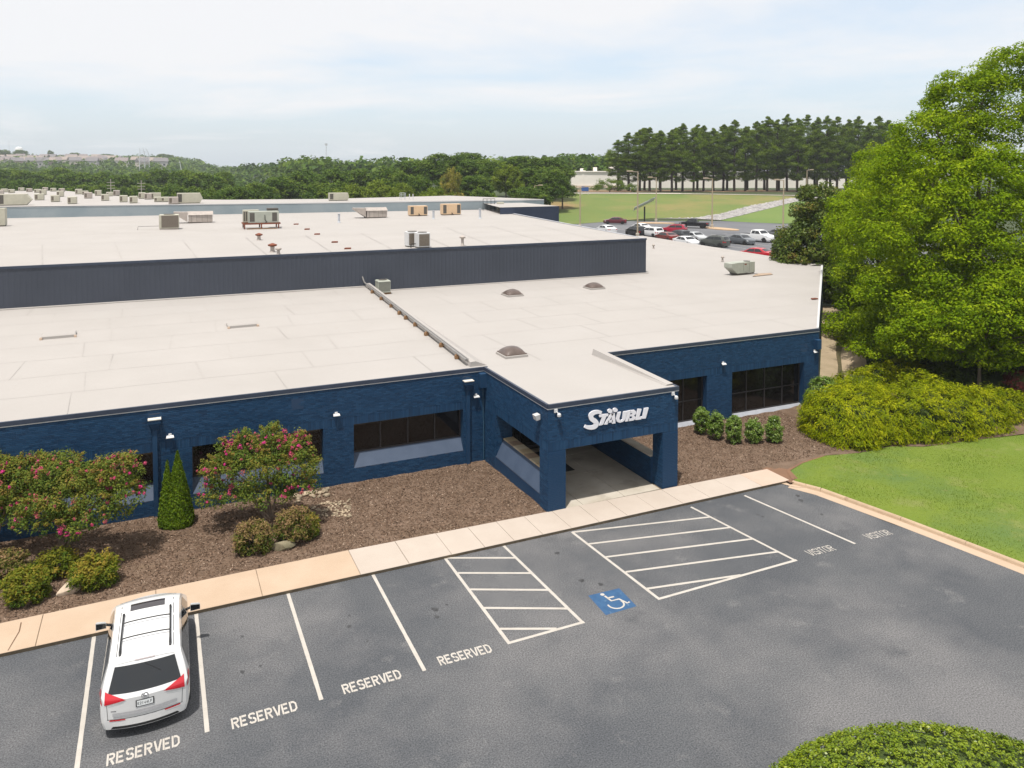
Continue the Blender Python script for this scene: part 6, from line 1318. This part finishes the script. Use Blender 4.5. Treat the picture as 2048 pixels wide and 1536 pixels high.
def bush(name, label, cat, px, py, rx, ry, h, mat, ncl, per, leaf, seed, aspect=.35, crad=.17, up=.8, group=None, tips=0., flat=.9, z=.05, droop=0., dome=1.0, lobes=None):
    rg = np.random.default_rng(seed); p = G(px, py, z); t = empty(name, (p[0], p[1], z - .03), 0, label, cat, group)
    d = rdir(rg, ncl * 3); d = d[d[:, 2] > -.75][:ncl]; q = rg.uniform(.55, 1.06, (len(d), 1)) ** .7
    cen = d * np.array([rx, ry, h * .52]) * q + np.array([0, 0, h * .5]); cen[:, 2] = np.maximum(cen[:, 2], .06)
    rad = crad * rg.uniform(.7, 1.3, len(cen)); V, F, P = clump_leaves(cen, rad, per, leaf, rg, flat, up, aspect, droop=droop, shell=.2)
    ti = np.repeat(rg.normal(.46, .17, len(cen)), per) + rg.normal(0, .15, len(P)) + tips * 1.3 * (P[:, 2] / h - .5)
    npmesh('foliage', V, F, mat, t, tint=np.clip(ti, 0, 1)); mb = MB()
    for i in range(9): a = i * .7; c = cen[rg.integers(len(cen))]; mb.tube([(.06 * math.cos(a), .06 * math.sin(a), -.05), (c[0] * .5, c[1] * .5, c[2] * .6), tuple(c * .97)], [.014, .01, .004], 5)
    mb.build('stems', bark, t); return t
bush('nandina_bush', 'round nandina bush right of the pale boulder', 'bush', 190, 1172, .70, .68, 1.0, G_NAND, 150, 44, .11, 411, tips=.5)
bush('nandina_bush', 'darker nandina bush behind the pale boulder', 'bush', 113, 1150, .62, .55, .85, G_NAND, 110, 44, .11, 412, tips=.1)
bush('nandina_bush', 'front nandina bush left of the pale boulder', 'bush', 55, 1203, .62, .62, 1.05, G_NAND, 140, 44, .11, 413, tips=.3)
bush('nandina_bush', 'nandina bush at the left picture edge with reddish tips', 'bush', 12, 1165, .66, .6, 1.0, G_NRED, 120, 44, .11, 414, tips=.25)
bush('nandina_bush', 'left nandina bush of the middle pair with bronze tips', 'bush', 508, 1105, .62, .6, 1.12, G_NRED, 140, 46, .10, 415, tips=.35)
bush('nandina_bush', 'right nandina bush of the middle pair with pinkish top', 'bush', 590, 1082, .72, .62, 1.22, G_NRED, 160, 46, .10, 416, tips=.45)
bush('nandina_bush', 'small yellow tipped nandina at the right of the middle pair', 'bush', 618, 1074, .3, .35, .85, G_NAND, 60, 44, .10, 417, tips=.8)
for i, (px, py, r, h) in enumerate(((1403, 866, .36, 1.35), (1431, 877, .38, 1.35), (1468, 887, .37, 1.4), (1507, 885, .38, 1.2), (1548, 885, .39, 1.3))):
    bush('boxwood_shrub', 'small upright green shrub before the right windows, %s from the left' % ordn(i + 1), 'shrub', px, py, r, r, h, G_BOX, 150, 50, .07, 430 + i, .6, .12, .5, 'five small shrubs by the windows')
# double tipped arborvitae
p = G(354, 1052, .02); t = empty('arborvitae', (p[0], p[1] + .1, -.02), 0, 'narrow cone shaped evergreen with a second smaller tip', 'evergreen'); t.scale = (1, 1, .87); rg = np.random.default_rng(440)
def cone(n, cx, H_, r, z0):
    zz = H_ * (1 - np.sqrt(rg.uniform(0, 1, n))) ; zz = np.where(rg.uniform(size=n) < .4, rg.uniform(0, H_, n), zz); a = rg.uniform(0, 6.28, n); rr = r * np.clip(1 - (zz / H_) ** 1.35, .02, 1) * rg.uniform(.88, 1.05, n) * np.where(zz < .25, .85 + zz * .6, 1)
    d = np.c_[np.cos(a), np.sin(a), 0 * a]; return np.c_[cx + rr * np.cos(a), rr * np.sin(a), zz + z0], d
P1, D1 = cone(11500, .06, 3.25, .56, 0.03); P2, D2 = cone(4500, -.30, 2.85, .36, .1); P = np.vstack([P1, P2]); D = np.vstack([D1, D2]); N = norm(D + rg.normal(size=P.shape) * .5 + [0, 0, .15])
V, F = leafquads(P, N, rg.uniform(.09, .17, len(P)), .42, rg, along=D * .45 + [0, 0, 1.0]); npmesh('foliage', V, F, G_ARB, t, tint=np.clip(rg.normal(.5, .2, len(P)) + .12 * np.sin(P[:, 2] * 9 + D[:, 0] * 7), 0, 1))
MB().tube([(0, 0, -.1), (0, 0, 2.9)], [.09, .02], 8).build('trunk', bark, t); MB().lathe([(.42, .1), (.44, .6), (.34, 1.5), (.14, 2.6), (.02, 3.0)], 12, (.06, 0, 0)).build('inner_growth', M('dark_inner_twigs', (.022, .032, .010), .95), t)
# golden thread cypress mounds
def mound(name, label, cat, loc, L, n, leaf, mat, seed, group=None, aspect=.22, droop=.5, zoff=0, tw=.12, rel=.05, cf=1.75, inr=.80, per=40):
    rg = np.random.default_rng(seed); t = empty(name, loc, 0, label, cat, group); L = np.array(L, float)
    a = L[:, 3] * L[:, 4]; nc = n // per; k = rg.choice(len(L), nc, p=a / a.sum()); d = rdir(rg, nc); d[:, 2] = np.abs(d[:, 2]) - .25; d = norm(d)
    rad_ = 1 + rg.normal(0, rel, nc); C_ = L[k, :3] + d * L[k, 3:6] * rad_[:, None]; keep = C_[:, 2] > -.05
    for j in range(len(L)): keep &= ~((np.sum(((C_ - L[j, :3]) / L[j, 3:6]) ** 2, 1) < .72) & (k != j))
    C_, d, rad_ = C_[keep], d[keep], rad_[keep]; nc = len(C_); cl = leaf * cf * rg.uniform(.7, 1.4, nc)
    P = np.repeat(C_, per, 0) + rdir(rg, nc * per) * np.repeat(cl, per)[:, None] * rg.uniform(.15, 1, (nc * per, 1)) * [1, 1, .75]; dd = np.repeat(d, per, 0); P[:, 2] = np.maximum(P[:, 2], -.03)
    N = norm(dd + [0, 0, .5] + rg.normal(size=dd.shape) * .5); al = norm(dd * [1, 1, .2] - [0, 0, droop] + rg.normal(size=dd.shape) * .45)
    V, F = leafquads(P, N, leaf * rg.uniform(.6, 1.4, len(P)), aspect, rg, al)
    npmesh('foliage', V, F, mat, t, tint=np.clip(np.repeat(rg.normal(.48, .2, nc), per) + rg.normal(0, .13, len(P)) + tw * np.sin(P[:, 0] * 2.1) * np.sin(P[:, 1] * 1.7), 0, 1))
    V_ = MB()
    for q in L:
        n1, n2 = 12, 6; vs_ = [(q[0] + inr * q[3] * math.cos(a_) * math.cos(b_), q[1] + inr * q[4] * math.sin(a_) * math.cos(b_), max(-.04, q[2] + inr * q[5] * math.sin(b_))) for b_ in np.linspace(-.5, 1.57, n2) for a_ in np.linspace(0, 6.283, n1, endpoint=False)]
        V_.add(vs_, [(j * n1 + i, j * n1 + (i + 1) % n1, (j + 1) * n1 + (i + 1) % n1, (j + 1) * n1 + i) for j in range(n2 - 1) for i in range(n1)])
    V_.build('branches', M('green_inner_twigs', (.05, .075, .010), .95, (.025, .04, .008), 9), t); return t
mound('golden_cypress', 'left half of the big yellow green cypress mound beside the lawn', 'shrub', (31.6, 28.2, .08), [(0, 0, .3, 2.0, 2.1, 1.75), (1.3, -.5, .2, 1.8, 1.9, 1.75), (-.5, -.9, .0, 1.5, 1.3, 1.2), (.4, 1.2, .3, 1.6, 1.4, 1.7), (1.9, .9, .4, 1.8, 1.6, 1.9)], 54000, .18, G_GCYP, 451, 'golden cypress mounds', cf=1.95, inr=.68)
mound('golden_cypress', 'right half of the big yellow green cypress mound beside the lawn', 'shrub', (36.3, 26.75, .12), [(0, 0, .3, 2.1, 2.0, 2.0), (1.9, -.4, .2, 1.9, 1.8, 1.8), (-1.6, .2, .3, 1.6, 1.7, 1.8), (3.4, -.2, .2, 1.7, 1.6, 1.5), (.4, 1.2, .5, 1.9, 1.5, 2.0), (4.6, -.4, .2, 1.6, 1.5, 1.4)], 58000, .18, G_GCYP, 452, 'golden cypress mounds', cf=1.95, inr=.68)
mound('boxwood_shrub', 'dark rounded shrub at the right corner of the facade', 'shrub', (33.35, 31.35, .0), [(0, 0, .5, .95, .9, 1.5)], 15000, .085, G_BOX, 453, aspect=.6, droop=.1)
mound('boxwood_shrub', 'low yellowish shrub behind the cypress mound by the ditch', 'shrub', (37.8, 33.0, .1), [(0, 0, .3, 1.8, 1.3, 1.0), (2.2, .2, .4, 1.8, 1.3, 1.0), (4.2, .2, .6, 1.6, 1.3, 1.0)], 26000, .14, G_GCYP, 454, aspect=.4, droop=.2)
q = G(1912, 742, 1.0); mound('boxwood_shrub', 'small clipped round shrub under the big tree', 'shrub', (q[0], q[1], zgnd(q[0], q[1])), [(0, 0, .4, .75, .75, .75)], 7000, .09, G_BOX, 455, aspect=.6, droop=.1)
q = G(1947, 752, 1.0); mound('boxwood_shrub', 'lower clipped round shrub under the big tree', 'shrub', (q[0], q[1], zgnd(q[0], q[1])), [(0, 0, .3, .65, .65, .55), (.9, -.2, .3, .65, .6, .5)], 8000, .09, G_BOX, 456, aspect=.6, droop=.1)
q = G(1978, 760, .8); mound('golden_cypress', 'small layered yellow green shrub behind the cypress mound', 'shrub', (q[0], q[1], zgnd(q[0], q[1])), [(0, 0, .9, .9, .8, .4), (.3, .3, 1.4, .6, .6, .35), (-.5, .2, .4, .9, .8, .4)], 9000, .16, G_GCYP, 457)
q = G(2046, 800, .8); mound('red_maple', 'dark red lacy maple at the right picture edge', 'shrub', (q[0] + .3, q[1], zgnd(q[0], q[1])), [(0, 0, .6, 1.0, 1.0, .8), (.8, 0, .5, 1, 1, .8)], 9000, .12, G_RED, 458, droop=.6, tw=.2)
# foreground hedge on the near island
mound('holly_hedge', 'clipped bright green hedge at the lower right corner', 'hedge', (14.5, 10.35, -.02), [(0, 0, 0, 3.75, 1.95, 1.58), (.1, -1.5, 0, 3.6, 1.9, 1.4)], 170000, .058, G_HEDGE, 460, aspect=.65, droop=.05, tw=.1, rel=.016, cf=1.5, inr=.94, per=14).rotation_euler = (0, 0, -YAW)
# spreading junipers covering the bank behind the ditch
rg = np.random.default_rng(470); n = 1900; tt = rg.uniform(-2, 42, n); ss = rg.uniform(3.1, 20, n); x = A0[0] + AD[0] * tt + AN[0] * ss; y = A0[1] + AD[1] * tt + AN[1] * ss
ok = (x * _c - y * _s) / (x * _s + y * _c) < .80; x, y = x[ok], y[ok]; ok = ~((x < 42) & (y < 33.5)); x, y = x[ok], y[ok]; n = len(x)
cen = np.c_[x, y, hgt(x, y) + .3]; V, F, P = clump_leaves(cen, rg.uniform(.5, 1.0, n), 32, .33, rg, .4, .9, .3, droop=.1)
npmesh('groundcover_juniper', V, F, G_COVER, None, tint=np.clip(np.repeat(rg.normal(.45, .2, n), 32) + rg.normal(0, .15, len(P)), 0, 1), label='dark spreading juniper covering the bank behind the ditch', cat='ground cover', kind='stuff')
# concrete ditch beside the building
def AT(t, s, z): return (A0[0] + AD[0] * t + AN[0] * s, A0[1] + AD[1] * t + AN[1] * s, z)
dt = MB(); prf = [(.05, .22), (.9, .14), (1.3, .0), (1.65, .12), (2.3, .45), (2.6, .5)]; vs_ = []
sts = list(np.linspace(-.6, 31, 22))
for t_ in sts: vs_ += [AT(t_, s_ + (0.35 * math.sin(t_ * .12) if s_ > 1.5 else 0), z + .012 * max(0, t_)) for s_, z in prf]
m_ = len(prf); dt.add(vs_, [(i * m_ + j + 1, i * m_ + j, (i + 1) * m_ + j, (i + 1) * m_ + j + 1) for i in range(len(sts) - 1) for j in range(m_ - 1)])
dto = dt.build('drainage_ditch', ditch_m, kind='structure')
MB().add([v for t_ in (6, 9, 12, 16, 20) for v in (AT(t_, 1.12 + .1 * math.sin(t_), .09 + .012 * t_), AT(t_, 1.5 + .15 * math.sin(t_ * 2), .115 + .012 * t_))], [(2 * i, 2 * i + 1, 2 * i + 3, 2 * i + 2) for i in range(4)]).build('damp_leaves', M('damp_leaf_litter', (.055, .05, .02), .9, (.09, .07, .03), 3), dto)
# boulders and the cobble drain
def rock(name, loc, sx, sy, sz, seed, mat, label=None, cat=None, group=None, parent=None, sub=3, rough=.25):
    import bmesh
    bm = bmesh.new(); bmesh.ops.create_icosphere(bm, subdivisions=sub, radius=1); rg = np.random.default_rng(seed); fr_ = rg.normal(size=(9, 3)) * 1.6; ph = rg.uniform(0, 6.28, 9)
    pl_ = rdir(rg, 6)
    for v in bm.verts:
        c = np.array(v.co); d = 1 + rough * sum(math.sin(float(fr_[i] @ c) + ph[i]) for i in range(9)) / 9
        for q_ in pl_:
            h_ = float(q_ @ c) * d
            if h_ > .58: d *= (.58 / h_) * .85 + .15
        v.co = Vector((c[0] * sx * d, c[1] * sy * d, c[2] * sz * d))
    me = bpy.data.meshes.new(name); bm.to_mesh(me); bm.free(); me.materials.append(mat); me.shade_smooth(); me.set_sharp_from_angle(angle=R(14))
    o = bpy.data.objects.new(name, me); link(o, parent); o.location = loc; return tag(o, label, cat, group)
o = rock('boulder', (-2.72, 27.72, .22), .46, .24, .24, 5, stone_m, 'pale angular boulder lying among the left bushes', 'boulder', sub=3, rough=.6); o.rotation_euler = (R(12), R(-14), R(22))
p = G(565, 1098, .1); rock('boulder', (p[0], p[1], .16), .42, .25, .26, 8, M('mossy_stone', (.20, .17, .11), .9, (.14, .125, .075), 5, bump=.5, bs=12), 'mossy boulder under the middle pair of bushes', 'boulder', sub=4)
cbb = empty('cobble_drain', (5.9, 30.9, 0), 0, 'cobble lined drain patch in the mulch beside the wall', 'stones'); rg = np.random.default_rng(480)
meshes = []
for i in range(6):
    q = rock('stone', (0, 0, 0), 1, .75, .55, 500 + i, pebble_m if i % 2 else M('tan_cobble', (.42, .33, .23), .8, (.30, .235, .16), 2), parent=cbb, sub=2); meshes.append(q.data); bpy.data.objects.remove(q)
for i in range(290):
    if i < 18: px, py, r = rg.uniform(585, 655), 0, rg.uniform(.11, .2); py = 1003 - (px - 585) * .27 + rg.uniform(-9, 7)
    else: px, py, r = rg.uniform(592, 703), rg.uniform(1000, 1036), rg.uniform(.035, .085)
    if i >= 18 and (py < 1028 - (px - 592) * .28 - 8 or (px - 592) < (1000 - py) * 2): continue
    p = G(px, py, .03); q = bpy.data.objects.new('stone', meshes[rg.integers(6)]); link(q, cbb); q.location = (p[0] - 5.9, p[1] - 30.9, mulch_z(p[0], p[1]) + r * .3); q.scale = (r, r, r); q.rotation_euler = (rg.uniform(-.3, .3), rg.uniform(-.3, .3), rg.uniform(0, 6.28))
p = G(630, 1028, .05); gr_ = MB().cham(-.22, .22, -.14, .14, 0, .05, .01).build('drain_grate', M('rusty_grate', (.09, .055, .035), .8), cbb); gr_.location = (p[0] - 5.9, p[1] - 30.9, .06)
# ------------------------------------------------------------------ far left: houses on the hillside, masts, pylon
rh = random.Random(12); hm = [M('house_wall_%d' % i, c, .8) for i, c in enumerate(((.50, .45, .40), (.36, .29, .25), (.60, .57, .54), (.44, .42, .42)))]; rm = [M('house_roof_%d' % i, c, .9) for i, c in enumerate(((.20, .17, .165), (.27, .225, .20), (.16, .15, .155)))]
hp = [(-4 + i * 13.2 + rh.uniform(-4, 4), 327.5 + rh.uniform(-4, 2.5)) for i in range(20)] + [(i * 21 + rh.uniform(-5, 5), 320 + rh.uniform(-1.5, 1.5)) for i in range(11)] + [(285, 331), (296, 327), (312, 329), (322, 330), (276, 326)]
for i, (px, py) in enumerate(sorted(hp)):
    dp = 760 + (330 - py) * 22; p = GD(px, py + 3.5, dp); wd, dd, h = rh.uniform(9, 13), rh.uniform(8, 10), rh.uniform(5, 6.2); g = float(p[2])
    t = empty('house', (p[0], p[1], g), rh.uniform(-.5, .5), 'small far hillside house, %s counted from the left' % ordn(i + 1), 'house', 'houses on the far left hillside')
    MB().box(-wd / 2, wd / 2, -dd / 2, dd / 2, -6, h).build('wall', hm[i % 4], t)
    MB().add([(-wd / 2 - .5, -dd / 2 - .5, h), (wd / 2 + .5, -dd / 2 - .5, h), (wd / 2 + .5, dd / 2 + .5, h), (-wd / 2 - .5, dd / 2 + .5, h), (-wd / 2 - .3, 0, h + 3.6), (wd / 2 + .3, 0, h + 3.6)], [(0, 1, 5, 4), (2, 3, 4, 5), (1, 2, 5), (3, 0, 4), (0, 3, 2, 1)]).build('roof', rm[i % 3], t)
    w_ = MB(); w_.box(-wd * .3, -wd * .14, -dd / 2 - .06, -dd / 2, 1.2, 2.8); w_.build('window', car_glass, t); w_ = MB(); w_.box(wd * .14, wd * .3, -dd / 2 - .06, -dd / 2, 1.2, 2.8); w_.build('window', car_glass, t)
steel = M('pale_lattice_steel', (.50, .51, .53), .6)
def mast(name, px, py, topy, dep, label, r=.5, cat='mast'):
    p = GD(px, py, dep); h = (py - topy) * dep / FPX; t = empty(name, tuple(p), 0, label, cat); m = MB()
    for a in (0, 2.09, 4.19): m.tube([(r * math.cos(a), r * math.sin(a), -20), (r * math.cos(a) * .5, r * math.sin(a) * .5, h)], .12 * r / .5, 4)
    m.build('legs', steel, t); m = MB(); k = max(4, int(h / 4))
    for i in range(k):
        a, b = (i * 2.09) % 6.28, ((i + 1) * 2.09) % 6.28; f0, f1 = 1 - .5 * i / k, 1 - .5 * (i + 1) / k; m.tube([(r * f0 * math.cos(a), r * f0 * math.sin(a), h * i / k), (r * f1 * math.cos(b), r * f1 * math.sin(b), h * (i + 1) / k)], .08 * r / .5, 4)
    m.build('bracing', steel, t); return t, h, dep / FPX
t, h, s_ = mast('radio_mast', 652.5, 316, 287, 1250, 'thin radio mast on the ridge above the woods', .9); MB().box(-2, 2, -.6, .6, h - 3.4, h).build('antenna', steel, t)
mast('radio_mast', 18.5, 305, 281, 1600, 'faint radio mast at the far left of the horizon', .7)
p = GD(38, 309, 1500); t = empty('water_tank', tuple(p), 0, 'pale water tower bulb above the far left trees', 'water tower'); MB().lathe([(2, -20), (2, 4), (5, 6), (7, 9), (6, 12.5), (3, 14.5), (.3, 15)], 16).build('tank', M('tank_white', (.66, .66, .64), .6), t, smooth=40); MB().lathe([(2.6, -21), (2.6, -20)], 12).build('base', steel, t)
p = GD(288, 345, 640); s_ = 640 / FPX; t = empty('power_pylon', tuple(p), R(15), 'pair of pale steel pylons rising from the wood at left', 'pylon')
for k, dx in enumerate((-2.8, 0.6, 3.8)):
    H_ = (345 - 297 + (k == 1) * 2) * s_; m = MB().tube([(dx * 1.3, 0, -4), (dx, 0, H_ * .8), (dx * .75 - 1.0, 0, H_)], [.34, .24, .12], 6)
    for z in (.55, .7): m.tube([(dx - 1.8, 0, H_ * z), (dx + 1.8, 0, H_ * z + .4)], .12, 4)
    m.build('mast', steel, t)
m = MB()
for z in (.2, .4, .6, .8): m.tube([(-2.8, 0, 19.5 * z), (3.6, 0, 19.5 * min(1, z + .16))], .1, 4); m.tube([(3.6, 0, 19.5 * z), (-2.8, 0, 19.5 * min(1, z + .16))], .1, 4)
m.build('bracing', steel, t)
p = GD(363, 344, 560); MB_ = empty('steel_pole', tuple(p), 0, 'single slanting pale steel pole above the wood', 'pole'); MB().tube([(.6, 0, -3), (-1.2, 0, 22 * 560 / FPX)], [.42, .2], 8).build('shaft', steel, MB_); MB().box(-1.8, -.4, -.1, .1, 6.8, 7.0).build('bracket', steel, MB_)
for px, py, ty, l in ((222, 392, 358, 'left utility pole with cross arms behind the far roof'), (283, 393, 360, 'right utility pole with cross arms behind the far roof')):
    dp = 192; p = GD(px, py, dp); H_ = (py - ty) * dp / FPX; t = empty('utility_pole', tuple(p), R(-10), l, 'utility pole', 'utility poles behind the far roof'); MB().tube([(0, 0, -4), (0, 0, H_)], [.13, .09], 6).build('pole', M('grey_weathered_pole', (.40, .36, .31), .9), t)
    m = MB()
    for z in (.45, .62, .8): m.box(-.9, .9, -.05, .05, H_ * z - .06, H_ * z + .06)
    m.build('cross_arms', M('grey_weathered_pole', (.40, .36, .31), .9), t)
# ------------------------------------------------------------------ summer haze
hz = bpy.data.materials.new('haze_air'); hz.use_nodes = True; t = hz.node_tree; t.nodes.clear()
v = t.nodes.new('ShaderNodeVolumePrincipled'); v.inputs['Color'].default_value = (.90, .95, 1, 1); v.inputs['Density'].default_value = 0.0002; v.inputs['Anisotropy'].default_value = 0.15
oo = t.nodes.new('ShaderNodeOutputMaterial'); t.links.new(v.outputs[0], oo.inputs['Volume'])
HAZE = True
if HAZE: MB().box(-2150, 2150, -2150, 2150, -12, 70).build('haze', hz, kind='stuff')
for o in list(bpy.data.objects):                       # prototypes that were never used
    if o.parent is None and o.location.z < -400:
        for ch in list(o.children): bpy.data.objects.remove(ch)
        bpy.data.objects.remove(o)
